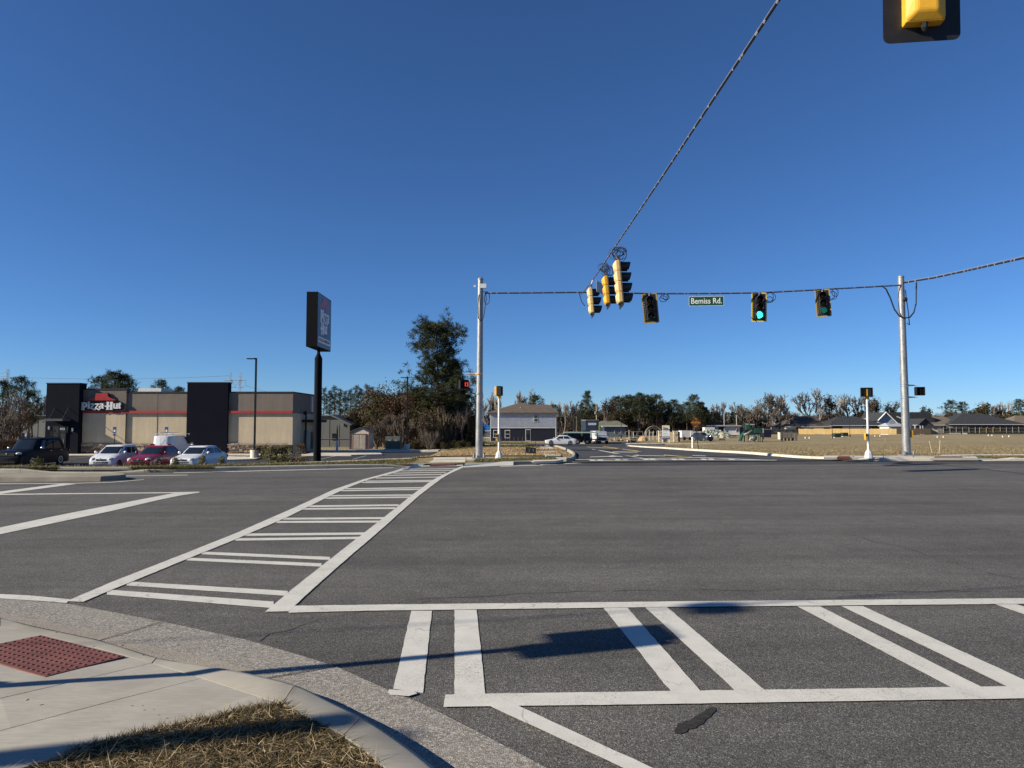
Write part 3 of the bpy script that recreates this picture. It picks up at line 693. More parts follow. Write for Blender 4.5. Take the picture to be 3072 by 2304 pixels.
def ped_head(parent, p, rz, yellow=SYEL, digits=None, lit=False):
    """pedestrian signal: box housing with egg-crate visor; front faces local -y after turning by rz"""
    Rz = Matrix.Rotation(rz, 4, 'Z'); o = Matrix.Translation(Vector(p))@Rz
    def fixm(ob): ob.data.transform(o); return ob
    b = MB(); b.box((0, .06, 0), (.40, .16, .42)); b.box((0, .15, 0), (.34, .05, .36)); hsg = fixm(b.build('housing', yellow, parent))
    md = hsg.modifiers.new('bev', 'BEVEL'); md.width = .035; md.segments = 3
    b = MB(); b.box((0, -.03, .205), (.43, .2, .02)); b.box((0, -.03, -.205), (.43, .2, .02)); b.box((.205, -.03, 0), (.02, .2, .43)); b.box((-.205, -.03, 0), (.02, .2, .43)); b.box((0, -.015, 0), (.41, .01, .41))
    for k in range(-2, 3): b.box((k*.075, -.05, 0), (.012, .08, .4))
    fixm(b.build('visor', SBLK, parent))
    if digits:
        x = .0
        for ch in digits:
            M4 = o@Matrix.Translation((.06+x, -.075, 0))@FRONT
            text_mesh('countdown_digit', ch, .26, LEDRED, parent, .002, 'CENTER', M4, (.75, 1, 1), .006); x += .11
def ped_post(label, x, y, group, heads, button=True, h=2.75):
    t = thing('pedestrian_signal_post', label, 'signal post', (x, y, .12), 0, group)
    b = MB(); b.tube([(0, 0, .35), (0, 0, h)], [.057, .052], 14); b.build('shaft', WHITEP, t, 'auto')
    b = MB(); b.lathe([(.185, 0), (.18, .06), (.15, .26), (.085, .36), (.06, .4)], n=8, M=Matrix.Rotation(R(22.5), 3, 'Z')); b.build('base', WHITEP, t)
    b = MB(); b.lathe([(.065, 0), (.09, .06), (.09, .12), (.04, .16)], (0, 0, h), 12); b.build('collar', SYEL, t, 'auto')
    for rz, off in heads: ped_head(t, (off[0], off[1], h+.34), rz)
    if button:
        b = MB(); b.box((-.1, 0, 1.0), (.1, .15, .32)); bt = b.build('push_button_box', SYEL, t)
        MB().lathe([(.02, 0), (.02, .015)], (-.1, -.085, .95), 10, M=Matrix.Rotation(R(90), 3, 'X')).build('push_button', CHROME, bt)
        b = MB(); b.box((-.1, -.08, 1.07), (.08, .006, .11)); b.build('sign_plate', SBLK, bt)
    return t
pl, plx, ply = spole('signal_pole', 'tall galvanised span-wire pole at the far corner beside the pine thicket', 1437, 1375, 8.45, .165, .125, (.05, 0), 'span wire poles')
# parts of the left pole: camera, brackets, pedestrian head, cable loop
b = MB(); b.box((.18, -.05, 8.02), (.28, .16, .2)); b.tube([(0, 0, 7.95), (.12, 0, 8.0)], .02, 6); b.build('camera_box', WHITEP, pl)
b = MB(); b.box((-.22, 0, 8.02), (.1, .1, .1)); b.build('sensor', WHITEP, pl)
lp = [(.1, -.05, 7.75), (.28, -.08, 7.75), (.32, -.1, 7.4), (.26, -.12, 7.0), (.2, -.15, 6.55), (.08, -.18, 6.35), (-.04, -.18, 6.5), (-.05, -.17, 7.2), (0, -.17, 7.6)]
MB().tube(lp, .022, 6).build('cable_loop', CABLE, pl, True)
MB().tube([(.35+.13*math.cos(k*.6), -.1, 7.45+.3*math.sin(k*.6)) for k in range(12)], .02, 6).build('cable_loop', CABLE, pl, True)
for z in (3.92, 3.0):
    b = MB(); b.tube([(-.1, 0, z), (-.62, -.02, z)], [.045, .025], 8); b.lathe([(.172, -.03), (.172, .03)], (0, 0, z), 16); b.build('bracket_arm', SYEL if z > 3.5 else GALV, pl)
ped_head(pl, (-.72, -.05, 3.42), R(25), SBLK, '12')
pr, prx, pry = spole('signal_pole', 'tall galvanised span-wire pole in front of the brown field', 2720, 1366, 9.2, .2, .15, (-.03, 0), 'span wire poles')
b = MB(); b.lathe([(.11, -.02), (.11, .1), (.05, .14)], (.04, -.16, 7.9), 10, M=Matrix.Rotation(R(90), 3, 'X')); b.build('terminal_box', SBLK, pr)
MB().tube([(-1.05, -.08, 8.62), (-.85, -.1, 8.45), (-.66, -.12, 8.0), (-.48, -.15, 7.4), (-.25, -.18, 7.05), (0, -.2, 6.95), (.28, -.18, 7.0), (.5, -.15, 7.25), (.64, -.12, 7.7), (.68, -.1, 8.3), (.72, -.08, 8.8)], .035, 6).build('cable_loop', CABLE, pr, True)
MB().tube([(.1, -.15, 8.4), (.14, -.18, 7.8), (.2, -.2, 7.2), (.24, -.18, 6.6), (.1, -.2, 6.7)], .025, 6).build('cable_loop', CABLE, pr, True)
for z in (3.55, 2.95):
    b = MB(); b.tube([(.1, 0, z), (.62, -.02, z)], [.045, .025], 8); b.build('bracket_arm', SPALE, pr)
    for dz in (-.06, .06): MB().lathe([(.2, -.012), (.2, .012)], (0, 0, z+dz), 18).build('band_clamp', CHROME, pr)
ped_head(pr, (.72, -.05, 3.25), R(0), SPALE)
b = MB(); b.box((.24, -.05, 1.1), (.1, .16, .36)); b.build('push_button_box', SYEL, pr)
gl = G0(1497, 1379, .12)
ped_post('white pedestrian signal post with yellow head edge-on, next to the leftmost tall pole', gl.x, gl.y, 'white pedestrian posts', [(R(78), (0, 0))])
gr_ = G0(2606, 1374.5, .12)
ped_post('white pedestrian signal post with two back-to-back heads, left of the rightmost tall pole', gr_.x, gr_.y, 'white pedestrian posts', [(R(-18), (-.08, -.03)), (R(75), (.12, .05))])
# poles standing just outside the view on the near side: their shadows fall across the corner
ped_post('white pedestrian signal post on the near corner casting the thin shadow over the kerb', -5.6, 4.0, 'white pedestrian posts', [(R(20), (-.05, -.13)), (R(100), (.1, .13))], h=2.75)
tn = thing('signal_pole', 'tall galvanised span-wire pole on the near corner, out of view to the left', 'signal pole', (-30, -1.43, .0), 0, 'span wire poles')
MB().tube([(0, 0, 0), (0, 0, 9.2)], [.2, .14], 16).build('shaft', GALV, tn, 'auto')
MB().box((0, 0, .05), (.6, .6, .06)).build('base_plate', GALV, tn)
MB().lathe([(.16, 9.15), (.1, 9.25)], n=12).build('cap', GALV, tn)
tp = thing('shadow_post', 'grey steel post added out of view to the left to cast the broad shadow', 'post', (-10.6, 1.15, .12))  # unseen stand-in post without a lamp, height chosen for where its shadow ends
MB().tube([(0, 0, 0), (0, 0, 4.95)], [.14, .11], 14).build('shaft', GALV, tp, 'auto'); MB().box((0, 0, .04), (.5, .5, .06)).build('base_plate', GALV, tp)

def signal_head(name, label, p, rz, n=3, housing=SYEL, plate=True, border=None, tilt=0.0, lit=None, back_only=False, group='traffic signal heads on span wires', lens_dim=False, s=1.0):
    """span-wire signal; local -y is its face; p = top hanger point"""
    t = thing(name, label, 'traffic signal', p, rz, group); t.rotation_euler = (0, tilt, rz); t.scale = (s, s, s)
    H = .355*n
    b = MB(); b.tube([(0, 0, .02), (0, 0, -.14)], .025, 8); b.box((0, 0, 0), (.1, .06, .07)); b.build('hanger', CHROME if not back_only else SBLK, t)
    top = -.12
    for i in range(n):
        zc = top-.178-.355*i
        b = MB(); b.box((0, .045, zc), (.345, .13, .347))
        b.add([(-.17, .11, zc-.16), (.17, .11, zc-.16), (.17, .11, zc+.16), (-.17, .11, zc+.16), (-.09, .16, zc-.09), (.09, .16, zc-.09), (.09, .17, zc+.1), (-.09, .17, zc+.1)], [(0, 1, 5, 4), (1, 2, 6, 5), (2, 3, 7, 6), (3, 0, 4, 7), (4, 5, 6, 7)])
        hs = b.build('housing', housing, t)
        md = hs.modifiers.new('bev', 'BEVEL'); md.width = .02; md.segments = 2
        m = [LENS_R, LENS_Y, LENS_G][min(2, i if n == 3 else max(0, i-1))]
        if lit == i: m = LITDIM if lens_dim else LIT
        b = MB(); b.lathe([(.148, 0), (.13, .02), (.07, .035), (.01, .04)], (0, -.025, zc), 20, M=Matrix.Rotation(R(90), 3, 'X')); b.build('lens', m, t, True)
        V = []; F = []; k = 18
        for j in range(k+1):
            a = R(-58)+R(296)*j/k; c, s_ = math.cos(a)*.158, math.sin(a)*.158
            ln = .33+.05*math.sin(a)
            V += [(c, -.02, zc+s_), (c*1.02, -.02-ln, zc+s_*.98-.012), (c*.95, -.02, zc+s_*.95), (c*.97, -.02-ln, zc+s_*.93-.012)]
        for j in range(k): F += [(4*j, 4*j+4, 4*j+5, 4*j+1), (4*j+2, 4*j+3, 4*j+7, 4*j+6), (4*j+1, 4*j+5, 4*j+7, 4*j+3)]
        MB().add(V, F).build('visor', SBLK, t, True)
    if plate:
        w, z0, z1 = .34, top+.14, top-H-.14
        def rr(w_, a, c, r=.06):
            pts = []
            for cx, cz, a0 in ((w_-r, c-r, 0), (-w_+r, c-r, 90), (-w_+r, a+r, 180), (w_-r, a+r, 270)):
                for k in range(4): an = R(a0+30*k); pts.append((cx+r*math.cos(an), cz+r*math.sin(an)))
            return pts
        o = outline_mesh('backplate', [rr(w, z1, z0), [(-.155, top-H+.03), (.155, top-H+.03), (.155, top-.03), (-.155, top-.03)]], SBLK, t, .002, Matrix.Translation((0, .005, 0))@FRONT)
        if border:
            o2 = outline_mesh('reflective_border', [rr(w, z1, z0), rr(w-.055, z1+.055, z0-.055, .03)], border, t, .002, Matrix.Translation((0, .0, 0))@FRONT)
        for zz in np.arange(z1+.2, z0-.1, .11):                  # louvre slots along the plate
            b = MB(); b.box((-.235, -.006, zz), (.012, .006, .05)); b.build('louvre', M('louvre_grey', (.3, .3, .3), .5), o)
    b = MB(); b.lathe([(.03, 0), (.03, -.05), (.012, -.08)], (0, .08, top-H), 8); b.build('bottom_fitting', SBLK, t)
    return t
def catenary(a, c, sag, n=24):
    a, c = Vector(a), Vector(c); return [a.lerp(c, i/n)-Vector((0, 0, sag*4*(i/n)*(1-i/n))) for i in range(n+1)]
def cable(label, pts, r=.022, lash=.55, loops=()):
    t = thing('span_cable', label, 'cable', pts[0], 0, 'span wire cables'); o = Vector(pts[0])
    P = [Vector(p)-o for p in pts]
    MB().tube(P, r, 6).build('cable', CABLE, t, True)
    MB().tube([p+Vector((0, 0, r*1.7)) for p in P], r*.45, 5).build('messenger_wire', LASH, t, True)
    b = MB(); acc = 0; k = 0
    for p, q in zip(P, P[1:]):
        L = (q-p).length; d = (q-p).normalized(); s_ = lash-acc if acc else lash*.5
        while s_ < L:
            c = p+d*s_; hl = rng.uniform(.015, .05); b.tube([c-d*hl, c+d*hl+Vector((0, 0, .004))], r*1.12, 6); s_ += lash*rng.uniform(.45, 1.6)
        acc = (acc+L) % lash
    lo = b.build('lashing', LASH, t); lo['kind'] = 'stuff'
    return t
# far span wire between the two far poles
wa, wb = Vector((plx+.1, ply-.1, 7.9)), Vector((prx-.1, pry-.1, 8.8))
def farwire(u):                                                       # point of the far wire under photo column u
    f = lambda t: (wa.x+(wb.x-wa.x)*t)/(wa.y+(wb.y-wa.y)*t)*FPX+1536-u
    lo, hi = 0, 1
    for _ in range(40):
        m = (lo+hi)/2
        if f(m) < 0: lo = m
        else: hi = m
    return lo
WIREV = [(1452, 880), (1560, 879.5), (1755, 877.5), (1860, 879), (1950, 881.5), (2060, 881.5), (2160, 881), (2280, 879), (2400, 873), (2470, 869), (2600, 862), (2705, 856)]
def wirepoint(u):
    t = farwire(u); Y = lerp(wa.y, wb.y, t); return at(u, interp(WIREV, u), Y)
cable('black lashed span cable strung between the two far poles carrying the street sign', [wirepoint(u) for u in range(1455, 2706, 25)], .028)
e0 = Vector((prx+.1, pry-.1, 8.9)); cable('black lashed span cable leaving the rightmost pole to the right', [e0]+[at(u, v, Y) for u, v, Y in ((2800, 834, 34.5), (2900, 812.5, 31), (3000, 790, 28), (3072, 774, 26), (3250, 722, 22), (3800, 520, 14))], .038)
# wire running towards the viewer, with three heads seen side-on
def nearwire(Y): return Vector((3.32, Y, interp([(-2, 7.5), (8.5, 7.0), (16, 7.2), (23.5, 7.45), (27, 7.55), (29.5, 7.65), (33, 7.85), (34.4, 7.95)], Y)))
cable('black lashed span cable running overhead towards the viewer', [nearwire(Y) for Y in np.linspace(34.3, -2, 46)], .02, .45)
def coil(name_label, c, r, turns, seed, th=.011):
    rg = random.Random(seed); t = thing('cable_coil', name_label, 'cable', c, 0, 'coils of spare cable'); b = MB()
    for k in range(turns):
        ax = Matrix.Rotation(rg.uniform(-.9, .9), 3, 'Z')@Matrix.Rotation(rg.uniform(-.35, .35), 3, 'X')
        rr = r*rg.uniform(.45, 1.1); ey = rg.uniform(.55, 1.25); off = Vector((rg.uniform(-.13, .13), rg.uniform(-.2, .2), rg.uniform(-.13, .08)))*(r/.24)
        b.tube([ax@Vector((rr*math.cos(i*.45), 0, rr*ey*rg.uniform(.85, 1.12)*math.sin(i*.45)))+off for i in range(15)], th, 5)
    b.build('cable', CABLE, t, True); return t
TL = R(8)
for (u, v, Y, n, mat, lab, sd_) in ((1853, 783, 23.3, 4, SPALE, 'four-section signal seen side-on with pale yellow housing, tallest of the three in a row', 1), (1818, 829, 26.6, 3, SYEL, 'three-section bright yellow signal seen side-on, middle of the row of three', 2), (1772, 864, 29.2, 3, SPALE, 'three-section signal seen side-on with pale housing, farthest of the row of three', 3)):
    p = at(u, v, Y); top = nearwire(Y)
    h = signal_head('traffic_signal', lab, (p.x, p.y, p.z+.1), R(94), n, mat, True, None, 0, None); h.rotation_euler = (R(-3), R(6.5), R(94))
    MB().tube([h.location, top], .02, 6).build('hanger_rod', CHROME).parent = h
    r_ = [c for c in h.children if c.name.startswith('hanger_rod')][0]; r_.matrix_parent_inverse = h.matrix_basis.inverted() if False else Matrix.LocRotScale(h.location, h.rotation_euler, h.scale).inverted()
    if sd_ < 3: coil('tangled coil of spare black cable above the '+('four-section' if sd_ == 1 else 'middle bright yellow')+' side-on signal', (p.x, p.y, p.z+.28), .24, 11, sd_, .009)
MB().tube([at(1737, 878, 32), at(1745, 905, 31), at(1754, 917, 30)], .02, 6).build('drop_cable', CABLE)
bpy.data.objects['drop_cable']['label'] = 'short black cable dropping from the far wire to the farthest side-on signal'; bpy.data.objects['drop_cable']['category'] = 'cable'
# edge-on street sign hung on that wire
p = at(1806, 845, 27.6)
t = thing('street_name_sign', 'grey back of a street name sign hanging between the side-on signals', 'street sign', p, R(64)); b = MB(); b.box((0, 0, -.28), (1.3, .01, .42)); b.build('sign_panel', M('sign_back_grey', (.28, .29, .3), .4, .08, metal=.3), t)
MB().tube([(0, 0, .12), (0, 0, -.08)], .02, 6).build('hanger', CHROME, t)
# the heads facing the viewer
BORD = M('reflective_yellow', (.27, .2, .05), .5, .15, 3); BORD2 = M('reflective_yellow_bright', (.6, .44, .05), .5, .1, 3)
for (u, lab, bd, lit, dim, tl, s_, drop) in ((1947, 'dark signal with dull yellow-edged backplate, left of the green street name sign', BORD, None, False, R(-4.5), 1.08, 0), (2277, 'signal showing a green light, bright yellow border, right of the street name sign', BORD2, 2, False, R(1), 1.08, 0), (2466, 'rightmost facing signal with a faint green light and dull yellow border', BORD, 2, True, R(-3), 1.03, 0)):
    p = wirepoint(u)
    signal_head('traffic_signal', lab, p, R(-8) if not dim else R(-20), 3, SBLK, True, bd, tl, lit, False, 'traffic signal heads on span wires', dim, s_)
for u, v, r in ((1994, 893, .2), (2309, 892, .24), (2498, 880, .2)):
    t_ = farwire(u); Y = lerp(wa.y, wb.y, t_)
    coil({1994: 'small loop of spare cable beside the dark left signal', 2309: 'loop of spare cable beside the green-lit signal', 2498: 'loop of spare cable beside the rightmost facing signal'}[u], at(u, v, Y), r, 3, u, .016)
# street name sign on the far wire
t_ = farwire(2119); Y = lerp(wa.y, wb.y, t_); pa = at(2119, 903.5, Y-.3)
sg = thing('street_name_sign', 'green street name sign reading Bemiss Rd. hanging from the far span wire', 'street sign', pa, R(-6))
GREEN = M('sign_green', (.004, .06, .034), .5, .06, 3); SWHITE = M('sign_white', (.72, .72, .7), .45, .04, 3)
b = MB(); b.box((0, 0, 0), (1.66, .02, .47)); b.build('sign_panel', GREEN, sg)
outline_mesh('border', [[(-.825, -.23), (.825, -.23), (.825, .23), (-.825, .23)], [(-.81, -.215), (.81, -.215), (.81, .215), (-.81, .215)]], SWHITE, sg, .002, Matrix.Translation((0, -.012, 0))@FRONT)
text_mesh('lettering', 'Bemiss Rd.', .39, SWHITE, sg, .002, 'CENTER', Matrix.Translation((0, -.014, 0))@FRONT, (.86, 1.0, 1), .003)
for x in (-.42, .4): MB().tube([(x, 0, .2), (x, .28, .37)], .02, 6).build('hanger', CHROME, sg)
# near head at the top right, seen from behind
hp = at(2772, 127, 6.6)
nh = signal_head('traffic_signal', 'back of the nearest signal at the top right, yellow housing in a black backplate', (hp.x, hp.y, hp.z+1.33), R(180-9), 3, SYEL, True, None, R(-1), None, False)
cable('black lashed span cable above the nearest signal, out of view overhead', catenary((-30, -1.43, 8.9), (16, 9.5, 8.4), 1.7, 40), .014)
dc = thing('shadow_box', 'small box added overhead, out of view to the left, to cast the blurred spot', 'camera', (-10.55, 3.2, 6.35)); MB().box((0, 0, 0), (.3, .34, .17)).build('body', WHITEP, dc); MB().tube([(0, 0, .1), (0, 0, 1.0)], .015, 6).build('hanger', CHROME, dc)  # unseen box added to throw the blurred spot, sized to that shadow
# ------------------------------------------------------------------ restaurant with its sign, lot furniture and neighbours
def stucco(name, col):
    t = NT(name); p = t.pos(True); n = t.noise(p, 26, 4, .7); b = t.noise(p, .6, 5, .6)
    c = t.mix(1, t.ramp(b, [(.3, tuple(x*.9 for x in col)), (.7, tuple(x*1.07 for x in col))]), t.ramp(n, [(.3, .85), (.7, 1.1)]), 'MULTIPLY')
    c = t.mix(1, c, t.ramp(t.noise(t.map(p, (3, 3, .25)), 1, 5, .65), [(.35, .9), (.7, 1.05)]), 'MULTIPLY')
    t.bump(n, .35, .02); return t.fin(c, .95, 0, .08)
TAN = stucco('stucco_tan', (.5, .42, .3)); TAUPE = stucco('stucco_taupe', (.19, .165, .14)); NAVY = stucco('stucco_charcoal', (.006, .0075, .014)); CHAR = stucco('stucco_dark_grey', (.009, .011, .018))
REDB = M('band_red', (.3, .03, .025), .6, .08, 2); CAPB = M('parapet_cap', (.015, .015, .018), .5, .1, 2)
GLASS = M('dark_glass', (.015, .018, .02), .06, .2, .6, spec=.8); GLASS2 = M('tinted_glass', (.03, .034, .036), .08, .25, .7, spec=.8)
DKMET = M('dark_bronze_metal', (.012, .012, .014), .4, .1, 4, metal=.3); GREYMET = M('grey_metal', (.2, .2, .21), .45, .12, 4, metal=.4, dirt=.3)
PY = 66.6; px0, px1 = ux(133, PY), ux(879, PY); LOTZ = -1.1
def pz(v, Y=PY): return EYE+(HORIZON-v)/FPX*Y
ph = thing('restaurant', 'tan and taupe pick-up restaurant with red band, stone base and dark towers', 'restaurant', (px0, PY, LOTZ))
OX = px0
def L(x): return x-OX
def phbox(name, x0, x1, y0, y1, z0, z1, mat, parent=None, bev=0):
    b = MB(); b.bbox((L(x0), y0-PY, z0-LOTZ), (L(x1), y1-PY, z1-LOTZ)); o = b.build(name, mat, parent or ph)
    if bev: m = o.modifiers.new('b', 'BEVEL'); m.width = bev; m.segments = 2
    return o
ztop, zband1, zband0, zst = pz(1178.7), pz(1232.5), pz(1240), pz(1333)
xt1 = ux(687, PY); xt0 = ux(565, PY); xl1 = ux(253, PY); xsec = ux(381, PY)
back = PY+9
wl = phbox('wall', px0+.3, px1, PY, back, LOTZ-.3, zband0, TAN); wl['label'] = 'lower tan stucco wall'
wu = phbox('upper_wall', px0+.3, px1, PY-.02, back+.02, zband0, ztop, TAUPE); wu['label'] = 'upper taupe stucco wall'
ls = phbox('upper_wall', xl1-.4, xsec, PY-.16, PY+.5, zband0+.003, pz(1169.5), TAUPE); phbox('wall', xl1-.4, xsec, PY-.14, PY+.2, LOTZ-.3, zband0, TAN)
phbox('red_band', xl1-.3, px1+.03, PY-.2, PY+.04, zband0, zband1, REDB)
phbox('parapet_cap', px0+.3, px1+.05, PY-.08, back+.05, ztop, ztop+.12, CAPB); phbox('parapet_cap', xl1-.4, xsec+.05, PY-.22, PY+.55, pz(1169.5), pz(1169.5)+.12, CAPB)
def tower(x0, x1, y0, y1, z1, mat):
    o = phbox('tower', x0, x1, y0, y1, LOTZ-.3, z1, mat); phbox('cap', x0-.04, x1+.04, y0-.04, y1+.04, z1, z1+.1, CAPB, o); return o
TY = PY-.78
tw1 = tower(ux(140, TY)-.05, ux(237, TY), TY, PY+.35, pz(1151.5, TY), CHAR); tw2 = tower(xt0, xt1, PY-.28, PY+.5, pz(1149.5, PY-.2), NAVY)
# stone base: separate stones
def stone_mat(i, c): return M('ledge_stone_%d' % i, c, .9, .22, 5, bump=.5)
SM = [stone_mat(i, c) for i, c in enumerate(((.2, .15, .11), (.27, .2, .15), (.14, .11, .09), (.33, .26, .19), (.18, .13, .10)))]
phbox('stone_backing', xl1-.3, px1+.06, PY-.17, PY+.02, LOTZ-.2, zst-.05, M('mortar_dark', (.07, .06, .05), .95)); phbox('stone_cap', xl1-.32, px1+.1, PY-.27, PY+.02, zst-.05, zst+.02, M('stone_cap', (.3, .26, .2), .85, .15, 4))
rs = random.Random(11); smesh = []
for k in range(10):
    b = MB(); w = [.28, .36, .45, .3, .52, .4, .25, .6, .34, .48][k]; hgt = [.1, .14, .1, .16, .12, .1, .13, .11, .15, .1][k]
    V = [(sx*(w/2-rs.uniform(0, .03)), -.05 if False else sy, sz*(hgt/2-rs.uniform(0, .015))) for sy in (0, -.06-rs.uniform(0, .04)) for sx, sz in ((-1, -1), (1, -1), (1, 1), (-1, 1))]
    b.add(V, [(0, 1, 2, 3), (4, 5, 6, 7)[::-1], (0, 4, 5, 1), (1, 5, 6, 2), (2, 6, 7, 3), (3, 7, 4, 0)])
    o = b.build('stone', SM[k % 5], ph); o.location = (L(xl1)+.3*k, -.19, .2); smesh.append((o, w, hgt))
runs = [(xl1-.25, xt0), (xt1+.02, px1+.05)]; cnt = 10; first_used = set()
rowz = LOTZ+.06; rowh = [.135]*7; over = MB()
for ri in range(7):
    for (a, c) in runs:
        x = a+rs.uniform(0, .15)
        while x < c-.12:
            k = rs.randrange(10); o, w, hgt = smesh[k]
            if x+w > c: break
            loc = (L(x+w/2), -.17, rowz+.135*(ri+.5)-LOTZ)
            if k not in first_used: o.location = loc; first_used.add(k)
            elif cnt < 300:
                q = bpy.data.objects.new('stone', o.data); COL.objects.link(q); q.parent = ph; q.location = loc; q.scale = (1, rs.uniform(.7, 1.3), 1.0); cnt += 1
            else: over.box((loc[0], loc[1]-.03, loc[2]), (w, .1, .115))
            x += w+.02
if over.v: oo = over.build('stone_rest', SM[1], ph); oo['kind'] = 'stuff'
for xx in (xsec, lerp(xsec, xt0, .5)): phbox('control_joint', xx-.012, xx+.012, PY-.165 if xx == xsec else PY-.03, PY, zst, ztop, TAUPE)
# entrance in the left tower
def TL_(u, v, Y): p = at(u, v, Y); return p
ent = TY-.06
for (u0, u1, v0, v1, nm, m) in ((161, 178, 1280, 1360, 'door_sidelight', GLASS2), (182.5, 201, 1280, 1294, 'transom', GLASS2), (182.5, 199, 1297, 1362, 'door', GLASS2), (203, 208, 1280, 1292, 'transom', GLASS2)):
    o = phbox(nm, ux(u0, TY), ux(u1, TY), ent, TY+.02, pz(v1, TY), pz(v0, TY), m)
    if nm == 'door': phbox('handle', ux(u1-2.5, TY), ux(u1-1.6, TY), ent-.07, ent-.03, pz(1335, TY), pz(1318, TY), CHROME, o)
for u0, u1 in ((157, 161), (178, 182.5), (199, 203)): phbox('door_frame', ux(u0, TY), ux(u1, TY), ent-.04, TY+.02, LOTZ, pz(1279, TY), DKMET)
phbox('door_frame', ux(157, TY), ux(209, TY), ent-.04, TY+.02, pz(1280, TY), pz(1277.5, TY), DKMET); phbox('door_frame', ux(178, TY), ux(209, TY), ent-.045, TY+.02, pz(1297, TY), pz(1294, TY), DKMET)
text_mesh('street_number', '8423', .24, M('number_white', (.7, .7, .7), .5), ph, .004, 'CENTER', Matrix.Translation((L(ux(191, TY)), ent-.02-PY, pz(1287, TY)-LOTZ))@FRONT)
cp = phbox('canopy', ux(136, TY-1.2), ux(190.5, TY-1.2), TY-1.3, TY, pz(1263, TY-1.2), pz(1256, TY-1.2), M('canopy_grey', (.06, .063, .068), .5, .1))
for u in (147, 188):
    b = MB(); A = at(u, 1254.5, TY-1.15); B = at(u+17, 1224, TY-.03); b.tube([(L(A.x), A.y-PY, A.z-LOTZ), (L(B.x), B.y-PY, B.z-LOTZ)], .025, 6); b.build('canopy_rod', M('rod_grey', (.12, .12, .13), .4, metal=.5), ph)
for u, v in ((149, 1284), (219, 1289)):
    b = MB(); p = at(u, v, ent); b.lathe([(.05, 0), (.09, .05), (.09, .3), (.05, .32)], (L(p.x), p.y-.08-PY, p.z-LOTZ-.15), 10); b.build('wall_lamp', CHROME, ph)
# wall sign: red roof mark, dark backing and white lettering (outlines in centimetre-like sign units)
SU = .0678*PY/FPX; sx0, sz0 = ux(240, PY), pz(1170)
def sgn(loops, name, mat, ext, dy):
    lo = [[(x*SU, -y*SU) for x, y in lp] for lp in loops]
    return outline_mesh(name, lo, mat, ph, ext, Matrix.Translation((L(sx0), dy-.24, sz0-LOTZ))@FRONT)
SIGNRED = M('sign_red', (.33, .02, .02), .4, .08, 2); SIGNW = M('sign_letter_white', (.6, .6, .6), .45, .05, 2); SIGNBK = M('sign_backing_black', (.01, .01, .012), .5)
HAT = [(800, 150), (1310, 150), (1345, 290), (1420, 340), (1650, 440), (1650, 468), (440, 468), (440, 445), (690, 345), (775, 290)]
sgn([[(760, 128), (1345, 128), (1380, 280), (1450, 330), (1700, 440), (1700, 500), (1980, 560), (1980, 860), (1600, 905), (640, 915), (120, 910), (120, 530), (400, 480), (400, 430), (670, 325), (740, 280)]], 'sign_backing', SIGNBK, .04, -.02)
sgn([HAT], 'roof_mark', SIGNRED, .05, -.12)
def ell(cx, cy, rx_, ry, n=12): return [(cx+rx_*math.cos(2*math.pi*i/n), cy+ry*math.sin(2*math.pi*i/n)) for i in range(n)]
GL_P = [[(170, 550), (330, 550), (400, 568), (440, 615), (446, 690), (425, 748), (370, 778), (305, 772), (302, 860), (318, 895), (160, 895), (185, 860), (190, 600)], [(290, 598), (325, 604), (345, 650), (332, 705), (296, 722)]]
GL_I = [ell(500, 560, 48, 36), [(462, 618), (546, 612), (546, 800), (575, 830), (440, 832), (464, 800)]]
GL_Z = [[(566, 606), (775, 606), (640, 795), (700, 815), (740, 842), (790, 845), (812, 835), (790, 885), (740, 902), (690, 885), (640, 840), (552, 830), (680, 655), (620, 650), (590, 668)]]
GL_Z2 = [[(x+200, y-2) for x, y in GL_Z[0]]]
GL_A = [[(960, 640), (1000, 600), (1070, 592), (1130, 612), (1150, 660), (1148, 790), (1168, 826), (1090, 832), (1078, 808), (1030, 832), (970, 826), (935, 780), (945, 722), (1000, 692), (1062, 682), (1060, 650), (1030, 640), (1000, 660)], [(1062, 720), (1020, 738), (1010, 775), (1035, 792), (1060, 778)]]
GL_H = [[(1190, 680), (1225, 712), (1285, 700), (1290, 570), (1270, 530), (1405, 530), (1388, 570), (1385, 680), (1440, 680), (1442, 570), (1425, 530), (1568, 530), (1548, 570), (1545, 850), (1560, 882), (1415, 882), (1435, 850), (1438, 745), (1385, 745), (1385, 850), (1400, 882), (1255, 882), (1282, 850), (1285, 760), (1230, 752), (1200, 722)]]
GL_U = [[(1565, 605), (1655, 605), (1655, 760), (1675, 785), (1705, 760), (1705, 605), (1785, 605), (1785, 800), (1800, 830), (1710, 836), (1690, 822), (1640, 838), (1590, 820), (1578, 760), (1580, 640)]]
GL_T = [[(1800, 605), (1840, 585), (1885, 540), (1888, 605), (1925, 608), (1920, 640), (1888, 642), (1886, 760), (1915, 778), (1890, 830), (1840, 836), (1808, 800), (1806, 642)]]
LETTERS = [GL_P, GL_I, GL_Z, GL_Z2, GL_A, GL_H, GL_U, GL_T]
for gl_ in LETTERS: sgn(gl_, 'sign_letter', SIGNW, .05, -.12)
